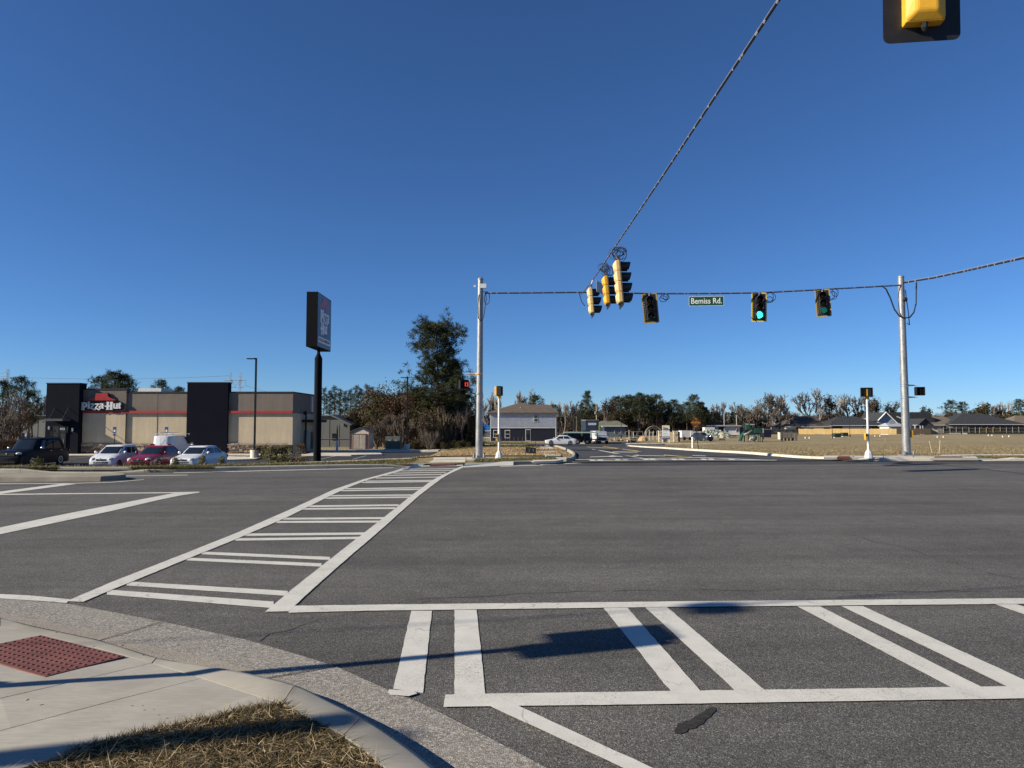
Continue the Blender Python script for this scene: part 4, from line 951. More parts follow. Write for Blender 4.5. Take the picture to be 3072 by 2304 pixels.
# right side: service door, ladder, downpipes, scupper light
sx = px1+.03
def sidebox(name, y0, y1, z0, z1, mat, d=.06, parent=None):
    b = MB(); b.bbox((L(sx)-.02, y0-PY, z0-LOTZ), (L(sx)+d, y1-PY, z1-LOTZ)); return b.build(name, mat, parent or ph)
dr = sidebox('service_door', 70.2, 71.5, LOTZ, LOTZ+2.15, M('door_pale_blue', (.16, .18, .2), .5)); sidebox('door_window', 70.6, 70.85, LOTZ+1.3, LOTZ+1.7, GLASS, .08, dr)
sidebox('electric_panel', 72.6, 73.6, LOTZ+.3, LOTZ+2.0, GREYMET, .3); sidebox('electric_panel', 74.0, 74.5, LOTZ+.6, LOTZ+1.7, GREYMET, .25)
b = MB(); b.tube([(L(sx)+.4, 69.4-PY, 0), (L(sx)+.4, 69.4-PY, 3.7)], .09, 10); b.build('downpipe', DKMET, ph); b = MB(); b.tube([(L(sx)+.2, 69.9-PY, 0), (L(sx)+.2, 69.9-PY, 3.75)], .05, 8); b.build('downpipe', DKMET, ph)
b = MB(); b.box((L(sx)+.38, 69.2-PY, 3.85), (.3, .3, .35)); b.build('flood_lamp', DKMET, ph)
lad = MB()
for yy in (73.2, 73.75): lad.tube([(L(sx)+.5, yy-PY, 2.0), (L(sx)+.5, yy-PY, 6.0)], .04, 6)
for z in np.arange(2.1, 6.0, .3): lad.tube([(L(sx)+.5, 73.2-PY, z), (L(sx)+.5, 73.75-PY, z)], .025, 5)
lad.build('roof_ladder', DKMET, ph)
b = MB(); b.bbox((L(sx), 69.5-PY, 2.95), (L(sx)+1.1, 74.5-PY, 3.2)); b.build('side_canopy', DKMET, ph)
sidebox('scupper', 72.4, 72.9, LOTZ+4.0, ztop-.1, M('white_sheet', (.55, .55, .53), .5), .12)
b = MB(); b.bbox((L(ux(420, 74)), 7, ztop-LOTZ-.1), (L(ux(488, 74)), 9.5, pz(1165, 74)-LOTZ)); b.build('roof_unit', M('roof_unit_white', (.62, .62, .6), .5, .08), ph)
b = MB(); b.bbox((L(ux(250, 74)), 7, ztop-LOTZ-.1), (L(ux(268, 74)), 9, pz(1161, 74)-LOTZ)); b.build('roof_unit', M('roof_unit_white', (.62, .62, .6)), ph)
# pavement in front of the restaurant
pave_ = tag(bpy.data.objects.new('restaurant_pavement', None), kind='structure'); COL.objects.link(pave_)
for i in range(12):
    a = lerp(px0-2, px1+.2, i/12); c = lerp(px0-2, px1+.2, (i+1)/12)
    MB().slab([(a+.01, 63.4, LOTZ+.05), (c-.01, 63.4, LOTZ+.05), (c-.01, PY-.1, LOTZ+.06), (a+.01, PY-.1, LOTZ+.06)], -.3, 0).build('pavement_slab', MAT_CONC, pave_)
for a, c, y in ((-20, -7.3, 71.2),):
    for i in range(7):
        x0_, x1_ = lerp(a, c, i/7), lerp(a, c, (i+1)/7)
        MB().slab([(x0_+.01, y, T(x0_, y)+.16), (x1_-.01, y, T(x1_, y)+.16), (x1_-.01, y+2.4, T(x1_, y)+.17), (x0_+.01, y+2.4, T(x0_, y)+.17)], -.3, 0).build('pavement_slab', MAT_CONC, pave_)
for pts in ([(-18.5, 63.2), (-14, 62.6), (-11.5, 64), (-12.2, 66.6), (-18.5, 67)], [(-25.2, 55.8), (-22, 55.2), (-20.2, 56.4), (-20.4, 59), (-24, 60.4)]):
    MB().slab([(x, y, T(x, y)+.14) for x, y in pts], -.3, 0).build('planting_island', MAT_CONC, pave_)
# lot markings
for i in range(11):
    x = -38.6+i*2.58
    b = MB(); V = [(x-.05, 57.8), (x+.05, 57.8), (x+.05, 63.2), (x-.05, 63.2)]; b.add([(a, c, T(a, c)+.035) for a, c in V], [(0, 1, 2, 3)]); b.build('bay_line', MAT_OLDWHITE, lot)
    b = MB(); V = [(x-.05, 45.6), (x+.05, 45.6), (x+.05, 51), (x-.05, 51)]; b.add([(a, c, T(a, c)+.035) for a, c in V], [(0, 1, 2, 3)]); b.build('bay_line', MAT_OLDWHITE, lot)
# pylon sign
pyl = thing('pylon_sign', 'tall black pylon sign with red roof mark and white lettering on its side', 'sign', (-12.65, 46.7, T(-12.65, 46.7)-.05))
bz = pyl.location.z; FACE = M('sign_face_navy', (.028, .05, .09), .35, .06, 1); CABK = M('sign_cabinet_black', (.004, .005, .008), .8, .1, 2, spec=.1)
zt, zb = 10.08-bz, 6.59-bz
b = MB(); b.tube([(0, 0, 0), (0, 0, 6.0-bz)], .245, 20); b.build('pole', CABK, pyl, 'auto'); b = MB(); b.lathe([(.245, 0), (.1, .3), (.1, .62)], (0, 0, 6.0-bz), 16); b.build('pole_neck', CABK, pyl, 'auto')
b = MB(); b.bbox((-.35, -1.7, zb), (.35, 1.7, zt)); cab = b.build('cabinet', CABK, pyl)
b = MB(); b.bbox((.345, -1.66, zb+.04), (.36, 1.66, zt-.04)); b.build('sign_face', FACE, pyl)
b = MB(); b.bbox((-.36, -1.66, zb+.04), (-.345, 1.66, zt-.04)); b.build('sign_face', FACE, pyl)
SIDE = Matrix(((0, 0, 1, 0), (1, 0, 0, 0), (0, 1, 0, 0), (0, 0, 0, 1)))      # flat xy -> facing +x
DIMR = M('sign_face_red', (.3, .03, .05), .4, .06, 2); DIMW = M('sign_face_white', (.6, .62, .68), .4, .05, 2)
def pyl_shape(loops, sx_, sy_, ox, oz, name, mat, x=.366): return outline_mesh(name, [[(a*sx_+ox, -c*sy_+oz) for a, c in lp] for lp in loops], mat, pyl, .004, Matrix.Translation((x, 0, 0))@SIDE)
pyl_shape([HAT], 2.8/1210, .7/318, -1045*2.8/1210+.03, zt-.12+150*.7/318, 'roof_mark', DIMR)
for gl_ in LETTERS[:5]: pyl_shape(gl_, 2.2/1008, .85/345, -664*2.2/1008+.05, zt-1.0+550*.85/345, 'sign_letter', DIMW)
for gl_ in LETTERS[5:]: pyl_shape(gl_, 1.76/735, .82/352, -1557*1.76/735-.17, zt-1.77+530*.82/352, 'sign_letter', DIMW)
b = MB(); b.bbox((.362, -1.43, zt-3.16), (.37, 1.42, zt-2.8)); b.build('sign_strip', DIMW, pyl)
text_mesh('lettering', 'PICK UP WINDOW', .3, CABK, pyl, .002, 'CENTER', Matrix.Translation((.374, 0, zt-2.99))@SIDE, (.98, 1, 1), .003)
# lot lamps
def lot_lamp(label, x, y, h, arm=-1, zb_=None):
    z = T(x, y) if zb_ is None else zb_
    t = thing('lot_lamp', label, 'lamp post', (x, y, z), 0, 'dark lamp posts of the restaurant lot')
    b = MB(); b.lathe([(.32, -.2), (.32, .72), (.29, .76)], n=20); b.build('concrete_base', MAT_CONC, t, 'auto')
    b = MB(); b.box((0, 0, .78), (.34, .34, .06)); b.build('base_plate', DKMET, t)
    b = MB(); b.box((0, 0, .78+(h-.78)/2), (.13, .13, h-.78)); b.build('pole', DKMET, t)
    b = MB(); b.box((arm*.42, 0, h-.06), (.62, .3, .08)); b.box((arm*.1, 0, h-.04), (.2, .08, .1)); b.build('lamp_head', DKMET, t); return t
lot_lamp('dark lot lamp post on a round concrete base right of the right dark tower', ux(766, 58), 58, 8.2, -1)
lot_lamp('dark lot lamp post on a white concrete base before the pine thicket', ux(1222, 78), 78, 8.0, -1)
# handicap signs, transformer, shed, clearance post
for u, y, lab in ((347, 64.2, 'blue accessible parking sign left of the white van'), (502, 64.2, 'blue accessible parking sign above the white van roof')):
    t = thing('parking_sign', lab, 'parking sign', (ux(u, y), y, LOTZ+.1), 0, 'blue accessible parking signs'); b = MB(); b.tube([(0, 0, 0), (0, 0, 2.4)], .03, 8); b.build('post', DKMET, t)
    b = MB(); b.box((0, -.035, 2.15), (.3, .012, .56)); b.build('sign_panel', M('sign_blue', (.02, .06, .2), .5, .08), t); b = MB(); b.box((0, -.044, 2.08), (.16, .006, .2)); b.build('symbol_panel', SWHITE, t)
    if u == 347: b = MB(); b.box((0, -.035, 1.72), (.3, .012, .14)); b.build('lower_panel', MATS['sign_blue'], t)
SHED = M('shed_cream', (.58, .51, .42), .6, .12, 3, dirt=.25); SHEDT = M('shed_trim_brown', (.11, .045, .035), .6, .1); SHEDR = M('shed_roof_grey', (.13, .115, .12), .6, .1)
sy_ = 79.5; sh = thing('garden_shed', 'small cream garden shed with brown trim and double doors', 'shed', (ux(1080, sy_), sy_, T(ux(1080, sy_), sy_)+.12))
b = MB(); b.bbox((-1.05, 0, 0), (1.05, 2.4, 1.85)); b.build('wall', SHED, sh); b = MB(); b.prism([(-1.05, 1.85), (1.05, 1.85), (0, 2.32)], 0, 2.4); b.build('gable', SHED, sh)
for s_ in (-1, 1): b = MB(); b.add([(0, -.12, 2.37), (s_*1.18, -.12, 1.84), (s_*1.18, 2.5, 1.84), (0, 2.5, 2.37), (0, -.12, 2.42), (s_*1.2, -.12, 1.89), (s_*1.2, 2.5, 1.89), (0, 2.5, 2.42)], [(0, 1, 2, 3), (4, 5, 6, 7), (0, 1, 5, 4), (1, 2, 6, 5), (2, 3, 7, 6), (3, 0, 4, 7)]); b.build('roof_slope', SHEDR, sh)
for s_ in (-1, 1): b = MB(); b.bbox((s_*1.0, -.05, 0), (s_*1.1, .03, 1.9)); b.build('corner_trim', SHEDT, sh)
for s_ in (-1, 1):
    dd = MB(); dd.bbox((s_*.02, -.04, .04), (s_*.68, -.005, 1.6)); do = dd.build('door', SHED, sh)
    for k in range(5): b = MB(); b.bbox((s_*(.07+.125*k), -.065, .05), (s_*(.13+.125*k), -.03, 1.58)); b.build('door_rib', SHED, do)
b = MB(); b.bbox((-.78, -.06, 0), (-.7, .01, 1.68)); b.bbox((.7, -.06, 0), (.78, .01, 1.68)); b.bbox((-.78, -.06, 1.62), (.78, .01, 1.7)); b.build('door_frame', SHEDT, sh)
TRG = M('transformer_green', (.10, .115, .09), .6, .1, 3, dirt=.2)
ty = 78.5; tr = thing('transformer_cabinet', 'grey-green transformer cabinet beside the lot, right of the shed', 'cabinet', (ux(1179, ty), ty, T(ux(1179, ty), ty)+.1))
b = MB(); b.bbox((-.95, -.1, -.3), (.95, 1.5, .08)); b.build('pad', MAT_CONC, tr); b = MB(); b.bbox((-.8, 0, .08), (.8, 1.3, 1.42)); b.build('body', TRG, tr)
for s_ in (-1, 1): b = MB(); b.bbox((s_*.03, -.03, .2), (s_*.77, 0, 1.36)); do = b.build('door', TRG, tr); b = MB(); b.box((s_*.35, -.035, 1.0), (.22, .01, .16)); b.build('sticker', M('sticker_pale', (.4, .4, .36), .6), do)
cpst = thing('clearance_post', 'slim black and white drive-through post left of the shed', 'post', (ux(1013, 70), 70, T(ux(1013, 70), 70)))
b = MB(); b.box((0, 0, .65), (.2, .14, 1.3)); b.build('lower_panel', M('panel_white_blue', (.4, .42, .5), .5, .15), cpst); b = MB(); b.tube([(0, 0, 1.2), (0, 0, 2.2), (0, 0, 2.7)], [.08, .07, .02], 8); b.build('upper_post', DKMET, cpst); b = MB(); b.box((-.22, 0, 1.62), (.35, .06, .06)); b.build('arm', GREYMET, cpst)
for u, v, h, lab in ((1243, 1347, .5, 'small grey utility stub near the lot lamp by the thicket'), (1365, 1335, .7, 'grey pedestal box at the foot of the thicket'), (1389, 1330, .8, 'small white-topped pedestal right of the thicket')):
    g = G(u, v); t = thing('utility_pedestal', lab, 'utility box', g, 0, 'small utility pedestals'); b = MB(); b.box((0, 0, h/2), (.28, .28, h)); b.build('body', GREYMET, t); b = MB(); b.lathe([(.16, 0), (.17, .05), (.08, .12)], (0, 0, h), 10); b.build('cap', M('pedestal_cap', (.3, .32, .28), .6), t)
# the long metal building behind the restaurant
BY = 96; MW = M('metal_siding_grey', (.125, .13, .125), .6, .08, .8, stretch=(4, 4, .3)); lb = thing('warehouse', 'long low grey metal building behind the restaurant', 'building', (-60, BY, -1.5))
def lbx(u): return ux(u, BY)+60
zT = pz(1248, BY)+1.5
b = MB(); b.prism([(lbx(-260), 0), (lbx(1050), 0), (lbx(1050), pz(1275, BY)+1.5), (lbx(995), zT), (lbx(-260), zT)], 0, 18); b.build('wall', MW, lb)
b = MB(); b.prism([(lbx(994), zT+.02), (lbx(1056), pz(1276, BY)+1.5), (lbx(1056), pz(1273, BY)+1.5), (lbx(994), zT+.2)], -.3, 18.3); b.bbox((lbx(-260), -.3, zT), (lbx(995), 18.3, zT+.14)); b.build('roof', M('roof_metal_grey', (.16, .17, .165), .5, .1, 1), lb)
b = MB(); b.bbox((lbx(900), -.06, pz(1317, BY)+1.5), (lbx(1050), 0, pz(1315, BY)+1.5)); b.build('trim_band', GREYMET, lb)
b = MB(); b.bbox((lbx(998), -.05, 1.0), (lbx(1008), 0, 1.9)); b.build('window', GLASS, lb); b = MB(); b.bbox((lbx(1030), -.14, 2.9), (lbx(1033), 0, 3.25)); b.build('wall_lamp', CHROME, lb)
for x in np.arange(lbx(-60), lbx(1045), 1.3):
    b = MB(); b.bbox((x, -.03, 0), (x+.06, 0, min(zT, zT) if x < lbx(990) else pz(1274, BY)+1.5)); b.build('siding_rib', MW, lb)
for u, lab in ((64, 'left grey satellite dish on the grey metal wall'), (87, 'right grey satellite dish on the grey metal wall')):
    p = at(u, 1307, BY-.6); t = thing('satellite_dish', lab, 'satellite dish', p, R(30), 'two satellite dishes')
    b = MB(); b.lathe([(.02, .12), (.3, .06), (.45, -.04), (.46, -.04), (.3, .04), (.02, .09)], n=16, M=Matrix.Rotation(R(70), 3, 'X')); b.build('dish', GREYMET, t, True); b = MB(); b.tube([(0, .1, 0), (0, .5, -.3)], .03, 6); b.build('bracket', GREYMET, t)
# transmission structures
def hframe(u, v0, v1, Y, label, one=False):
    zt_, zb_ = pz(v0, Y), -3; k = Y/FPX; t = thing('transmission_tower', label, 'power pylon', (ux(u, Y), Y, zb_), 0)
    m = M('weathered_steel_pale', (.3, .3, .3), .6, .1)
    H = zt_-zb_; w = 29*k/2
    for s_ in ((-1, 1) if not one else (0,)):
        b = MB()
        for dx, dy in ((.3, .3), (-.3, .3), (.3, -.3), (-.3, -.3)): b.tube([(s_*w+dx*1.6, dy*1.6, 0), (s_*w+dx*.8, dy*.8, H)], .07, 4)
        for q in range(int(H/1.6)): b.tube([(s_*w-.4, -.4, q*1.6), (s_*w+.4, .4, q*1.6+1.6)], .04, 3); b.tube([(s_*w+.4, -.4, q*1.6), (s_*w-.4, .4, q*1.6+1.6)], .04, 3)
        b.build('lattice_leg', m, t)
    if not one:
        za = pz(1141, Y)-zb_; zc = pz(1162, Y)-zb_
        b = MB(); b.tube([(-w*2.3, 0, za), (w*2.2, 0, za)], .14, 5); b.tube([(-w*.9, 0, zc), (w*2.1, 0, zc)], .08, 4); b.tube([(-w*.7, 0, za), (0, 0, zc), (w*.7, 0, za)], .12, 4); b.tube([(w*2.15, 0, za), (w*2.25, 0, zc)], .1, 4); b.build('cross_arm', m, t)
    else: b = MB(); b.tube([(-9, 0, H*.86), (0, 0, H*.86)], .12, 4); b.tube([(-9, 0, H*.87), (0, 0, H*.96)], .08, 4); b.build('cross_arm', m, t)
    return t
hframe(704, 1118, 1180, 300, 'pale twin-legged transmission tower rising behind the restaurant roof')
hframe(20, 1107, 1200, 260, 'single lattice transmission mast at the left edge above the trees', True)
for (a, c, lab) in (((-200, 1118), (690, 1127), 'upper faint power line crossing the sky left of the tower'), ((735, 1156), (1060, 1208), 'faint power line sagging right from the transmission tower')):
    P = catenary(at(a[0], a[1], 300), at(c[0], c[1], 300), 2.0, 16); t = thing('power_line', lab, 'power line', P[0]); MB().tube([p-P[0] for p in P], .05, 4).build('wire', GREYMET, t)
# ------------------------------------------------------------------ houses, fences and things in the middle distance
def house(name, label, u0, u1, Y, vr, ve, roof, wall, depth=10, hipL=.35, hipR=.35, group=None, base=None, windows=(), over=.5, doors=(), gables=(), ridge_off=0):
    xa, xb = ux(u0, Y), ux(u1, Y); zb_ = T((xa+xb)/2, Y) if base is None else base; W = xb-xa
    t = thing(name, label, 'house', (xa, Y, zb_), 0, group); ze = pz(ve, Y)-zb_; zr = pz(vr, Y)-zb_
    b = MB(); b.bbox((.4, .3, -.6), (W-.4, depth, ze)); b.build('wall', wall, t)
    r0, r1 = W*hipL, W*(1-hipR); d = depth/2+ridge_off
    V = [(-over*0, -over, ze), (W, -over, ze), (W, depth+over, ze), (0, depth+over, ze), (r0, d, zr), (r1, d, zr)]
    V2 = [(x, y, z+.14) for x, y, z in V[:4]]+V[4:]
    b = MB(); b.add(V[:4]+V2[:4]+V2[4:], [(0, 1, 2, 3), (0, 1, 5, 4), (1, 2, 6, 5), (2, 3, 7, 6), (3, 0, 4, 7), (4, 5, 9, 8), (5, 6, 9), (6, 7, 8, 9), (7, 4, 8)]); rf = b.build('roof', roof, t)
    b = MB(); b.bbox((-.05, -over-.04, ze-.02), (W+.05, -over, ze+.14)); b.build('fascia', M('fascia_white', (.6, .6, .58), .6), t)
    for k in (.4, .55): b = MB(); b.box((lerp(r0, r1, k), d-.5, zr-.12), (.9, .3, .14)); b.build('roof_vent', M('vent_dark', (.03, .03, .03), .6), rf)
    for (a, c, z0, z1) in windows:
        b = MB(); b.bbox((W*a, .2, z0), (W*c, .32, z1)); fo = b.build('window', M('frame_white', (.55, .55, .53), .5), t); b = MB(); b.bbox((W*a+.08, .17, z0+.08), (W*c-.08, .22, z1-.08)); b.build('pane', GLASS, fo)
    for (a, c, z1, m) in doors: b = MB(); b.bbox((W*a, .22, 0), (W*c, .34, z1)); b.build('wall_recess', m, t)
    return t
def shingle(name, c): return M(name, c, .9, .14, 1.2, detail=6, bump=.3)
RB, RD, RTAN, RDK = shingle('shingle_brown', (.085, .068, .055)), shingle('shingle_charcoal', (.028, .031, .036)), shingle('shingle_tan', (.13, .105, .08)), shingle('shingle_dark_brown', (.06, .05, .042))
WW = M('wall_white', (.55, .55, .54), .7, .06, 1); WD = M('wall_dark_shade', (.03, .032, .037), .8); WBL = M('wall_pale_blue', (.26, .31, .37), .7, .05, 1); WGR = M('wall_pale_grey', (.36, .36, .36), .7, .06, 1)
HY = 238
house('ranch_house', 'single-storey white house with a brown hipped roof behind the yellow fence', 2353, 2492, HY, 1248, 1281, RB, WW, 14, .42, .2, 'houses along the far fence', windows=((.55, .62, 1.0, 2.1),), doors=((.25, .42, 2.4, WD), (.85, 1, 2.4, WD)))
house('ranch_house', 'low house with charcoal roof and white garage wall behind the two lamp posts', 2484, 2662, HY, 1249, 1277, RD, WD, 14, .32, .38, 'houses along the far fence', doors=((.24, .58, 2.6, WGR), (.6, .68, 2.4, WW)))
g3 = thing('gabled_house', 'pale blue house with a white-trimmed front gable and charcoal roof', 'house', (ux(2632, HY+6), HY+6, -1.9), 0, 'houses along the far fence'); k_ = (HY+6)/FPX
def gx(u): return ux(u, HY+6)-ux(2632, HY+6)
def gz(v): return pz(v, HY+6)+1.9
b = MB(); b.prism([(gx(2634), -.5), (gx(2686), -.5), (gx(2686), gz(1268)), (gx(2655), gz(1239)), (gx(2634), gz(1260))], 0, 12); b.build('wall', WBL, g3)
b = MB(); b.add([(gx(2655), -.5, gz(1236.5)), (gx(2782), -.5, gz(1236.5)), (gx(2815), -.5, gz(1282)), (gx(2698), -.5, gz(1282)), (gx(2655), 14, gz(1236)), (gx(2782), 14, gz(1236)), (gx(2815), 14, gz(1282)), (gx(2628), 14, gz(1268)), (gx(2628), -.5, gz(1262))], [(0, 1, 2, 3), (4, 5, 6, 7), (0, 4, 7, 8), (0, 1, 5, 4), (1, 2, 6, 5)]); b.build('roof', RD, g3)
for a, c in (((2655, 1236.6), (2630, 1262)), ((2655, 1236.6), (2690, 1271))): b = MB(); A, B = (gx(a[0]), -.6, gz(a[1])), (gx(c[0]), -.6, gz(c[1])); b.tube([A, B], .22, 4); b.build('barge_board', M('fascia_white', (.6, .6, .58)), g3)
b = MB(); b.add([(gx(2682), -1.2, gz(1248)), (gx(2703), -1.2, gz(1255)), (gx(2704), -1.2, gz(1267)), (gx(2700), -1.2, gz(1267)), (gx(2699), -1.2, gz(1257)), (gx(2683), -1.2, gz(1251))], [(0, 1, 4, 5), (1, 2, 3, 4)]); b.build('dormer_trim', M('fascia_white', (.6, .6, .58)), g3)
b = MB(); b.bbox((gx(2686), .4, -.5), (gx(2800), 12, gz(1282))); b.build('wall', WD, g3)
house('garden_building', 'small white outbuilding with pale roof left of the rightmost tall pole', 2662, 2712, HY-10, 1269, 1279, M('roof_pale_blue', (.3, .33, .36), .5), WW, 6, .12, .05, 'houses along the far fence', windows=((.22, .3, .9, 1.6), (.36, .44, .9, 1.6)))
g4 = thing('porch_house', 'dark gabled porch house right of the rightmost tall pole', 'house', (ux(2732, HY-4), HY-4, -1.9), 0, 'houses along the far fence')
def g4x(u): return ux(u, HY-4)-ux(2732, HY-4)
def g4z(v): return pz(v, HY-4)+1.9
b = MB(); b.prism([(0, -.5), (g4x(2794), -.5), (g4x(2794), g4z(1276)), (g4x(2772), g4z(1257)), (g4x(2750), g4z(1276)), (0, g4z(1276))], 0, 8); b.build('wall', M('wall_navy_grey', (.035, .042, .06), .8), g4)
for s_ in (2745, 2799): b = MB(); b.add([(g4x(2772), -.6, g4z(1255.5)), (g4x(s_), -.6, g4z(1278)), (g4x(s_), 8.4, g4z(1278)), (g4x(2772), 8.4, g4z(1255.5))], [(0, 1, 2, 3)]); b.build('roof_slope', RD, g4)
b = MB(); b.bbox((g4x(2736), -.3, g4z(1277)), (g4x(2756), -.1, g4z(1274))); b.build('fascia', M('fascia_white', (.6, .6, .58)), g4)
for u in (2738, 2754, 2761): b = MB(); b.bbox((g4x(u), -.9, 0), (g4x(u)+.25, -.6, g4z(1277))); b.build('porch_post', WGR, g4)
house('ranch_house', 'house with a tan shingle roof and cream wall, left of the large charcoal roof', 2780, 2882, HY+4, 1246, 1276, RTAN, M('wall_cream', (.5, .44, .33), .7), 14, .45, .2, 'houses along the far fence', doors=((.42, 1, 2.4, M('wall_grey_brown', (.11, .11, .105), .7)),), windows=((.62, .68, 2.6, 3.9),))
house('ranch_house', 'wide low house with a large charcoal hipped roof at the right', 2842, 3075, HY+2, 1238, 1274, RD, M('wall_slate', (.045, .05, .06), .8), 18, .42, .36, 'houses along the far fence', doors=((.02, .17, 2.5, WGR), (.19, .25, 2.5, WW)), windows=((.45, .5, 1.2, 2.2), (.66, .7, 1.2, 2.2), (.9, .94, 1.2, 2.2)))
house('ranch_house', 'house with a tan roof cut off by the right edge of the picture', 3035, 3200, HY+20, 1246, 1276, RTAN, WW, 14, .3, .3, 'houses along the far fence')
house('ranch_house', 'house with brown roof half hidden behind the charcoal-roofed house by the lamp posts', 2455, 2545, HY+25, 1249, 1276, RDK, WW, 12, .2, .45, 'houses along the far fence')
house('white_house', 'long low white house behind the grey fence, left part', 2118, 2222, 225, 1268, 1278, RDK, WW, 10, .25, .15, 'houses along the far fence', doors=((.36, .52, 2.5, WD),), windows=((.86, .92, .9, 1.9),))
house('grey_house', 'low grey-blue house among the bare trees behind the work trucks', 1782, 1880, 190, 1262, 1279, M('roof_olive_grey', (.13, .135, .095), .8, .12, 1), M('wall_blue_grey', (.1, .12, .15), .7, .1, 1), 9, .3, .2, None, windows=((.62, .68, .9, 1.7), (.82, .87, .9, 1.7)))
# fences: posts, rails and panels
def fence(label, name, u0, v0, u1, v1, hgt, mat, panel=2.4, Y0=235, Y1=235, posts_front=True, post_mat=None, wob=.0, seed=1):
    P0 = at(u0, v0, Y0); P1 = at(u1, v1, Y1); d = P1-P0; Ln = d.length; n = max(1, int(round(Ln/panel)))
    t = thing(name, label, 'fence', (P0.x, P0.y, P0.z)); rg = random.Random(seed)
    ang = math.atan2(d.y, d.x)
    for i in range(n):
        a, c = d*(i/n), d*((i+1)/n); m = (a+c)/2; w = Ln/n
        o_ = MB(); dz = rg.uniform(-wob, wob)
        for k in range(8):
            o_.box((m.x+math.cos(ang)*(k-3.5)*w/8, m.y+math.sin(ang)*(k-3.5)*w/8, m.z+hgt/2+dz+rg.uniform(-.015, .015)), (w/8-.02, .025, hgt), ang)
        o_.build('fence_panel', mat, t)
        b = MB(); b.box((a.x, a.y-.06 if posts_front else a.y+.07, a.z+hgt/2+.05), (.12, .1, hgt+.15)); b.build('post', post_mat or mat, t)
        if posts_front:
            b = MB(); [b.box((m.x, m.y-.05, m.z+zz), (w, .05, .09), ang) for zz in (.35, hgt-.3)]; b.build('rail', post_mat or mat, t)
    return t
PINEW = M('fence_new_pine', (.6, .42, .17), .7, .12, 1.5, stretch=(1, 1, .2)); GREYW = M('fence_weathered', (.16, .145, .125), .85, .2, 1.5, stretch=(1, 1, .2), dirt=.3); BRNW = M('fence_brown', (.11, .082, .055), .85, .15, 1.5); DKW = M('fence_dark_grey', (.035, .036, .04), .85, .15, 1.5); TANW = M('fence_tan_posts', (.3, .27, .22), .8, .1); OCH = M('fence_ochre', (.1, .07, .02), .8, .15)  # the dark fence has boards of one dark grey
fence('weathered grey board fence behind the playground and tarped stacks', 'board_fence', 2133, 1299, 2398, 1303.5, 1.65, GREYW, 2.6, 228, 234, True, M('fence_post_dark', (.05, .045, .04), .8), .03)
fence('bright new pine board fence in front of the far houses', 'board_fence', 2397, 1302.5, 2690, 1303, 1.75, PINEW, 2.4, 232, 226, False, None, .06)
fence('short brown board fence right of the yellow pine fence', 'board_fence', 2691, 1303, 2793, 1302, 1.75, BRNW, 2.4, 226, 226, False)
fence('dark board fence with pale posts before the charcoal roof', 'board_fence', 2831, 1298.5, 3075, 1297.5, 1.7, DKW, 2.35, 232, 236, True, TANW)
fence('short ochre section in the dark board fence at the right', 'board_fence', 2939, 1298.8, 2999, 1298.6, 1.66, OCH, 2.35, 233.2, 234.2, True, TANW)
gt = at(2822, 1301, 231); t = thing('fence_gate', 'grey gate at the left end of the dark fence', 'gate', gt); b = MB(); b.box((0, 0, .85), (1.6, .06, 1.7)); b.build('gate_leaf', GREYW, t); b = MB(); [b.box((0, -.05, z), (1.5, .03, .12)) for z in (.5, 1.0, 1.4)]; b.build('rail', WGR, t)
# two-storey house beside the side road
HYB = 143; hx0, hx1 = ux(1472, HYB), ux(1667, HYB); hb = thing('two_storey_house', 'two-storey house, white board upper floor over navy lower floor, brown roof', 'house', (hx0, HYB, -1.75)); W = hx1-hx0
def hz(v): return pz(v, HYB)+1.75
NAVYW = M('siding_navy', (.006, .008, .02), .6, .1, 1); BBW = M('board_white', (.5, .52, .56), .6, .06, 1)
b = MB(); b.bbox((0, 0, -.8), (W, 11, hz(1283))); b.build('lower_wall', NAVYW, hb); b = MB(); b.bbox((-.05, -.12, hz(1283)), (W+.05, 11.05, hz(1240))); b.build('upper_wall', BBW, hb)
b = MB()
for x in np.arange(.12, W, .235): b.bbox((x, -.19, hz(1283)+.1), (x+.06, -.115, hz(1240)))
bo = b.build('battens', BBW, hb); bo['kind'] = 'stuff'
b = MB(); b.bbox((-.06, -.16, hz(1284.5)), (W+.06, -.1, hz(1282))); b.build('band_trim', BBW, hb)
for x in (-.08, W-.06): b = MB(); b.bbox((x, -.17, -.5), (x+.14, .1, hz(1240))); b.build('corner_trim', BBW, hb)
e, z0, z1, z2 = hz(1240), hz(1240), hz(1205), hz(1212)
b = MB(); b.add([(-.8, -.7, z0), (W+.6, -.7, z0), (W+.6, 11.7, z0), (-.8, 11.7, z0), (hx0*0+6.1, 4.5, z1), (8.0, 4.5, z2), (W-1.2, 4.5, z2), (-.8, -.7, z0+.15), (W+.6, -.7, z0+.15), (W+.6, 11.7, z0+.15), (-.8, 11.7, z0+.15)],
    [(0, 1, 2, 3), (0, 1, 8, 7), (1, 2, 9, 8), (2, 3, 10, 9), (3, 0, 7, 10), (7, 8, 6, 5, 4), (8, 9, 6), (9, 10, 4, 5, 6), (10, 7, 4)]); rfo = b.build('roof', shingle('shingle_warm_brown', (.1, .078, .062)), hb)
b = MB(); b.box((W*.46, 1.6, hz(1224)), (.25, .25, .5)); b.build('roof_pipe', WGR, rfo)
FRW = M('frame_white', (.55, .55, .53), .5)
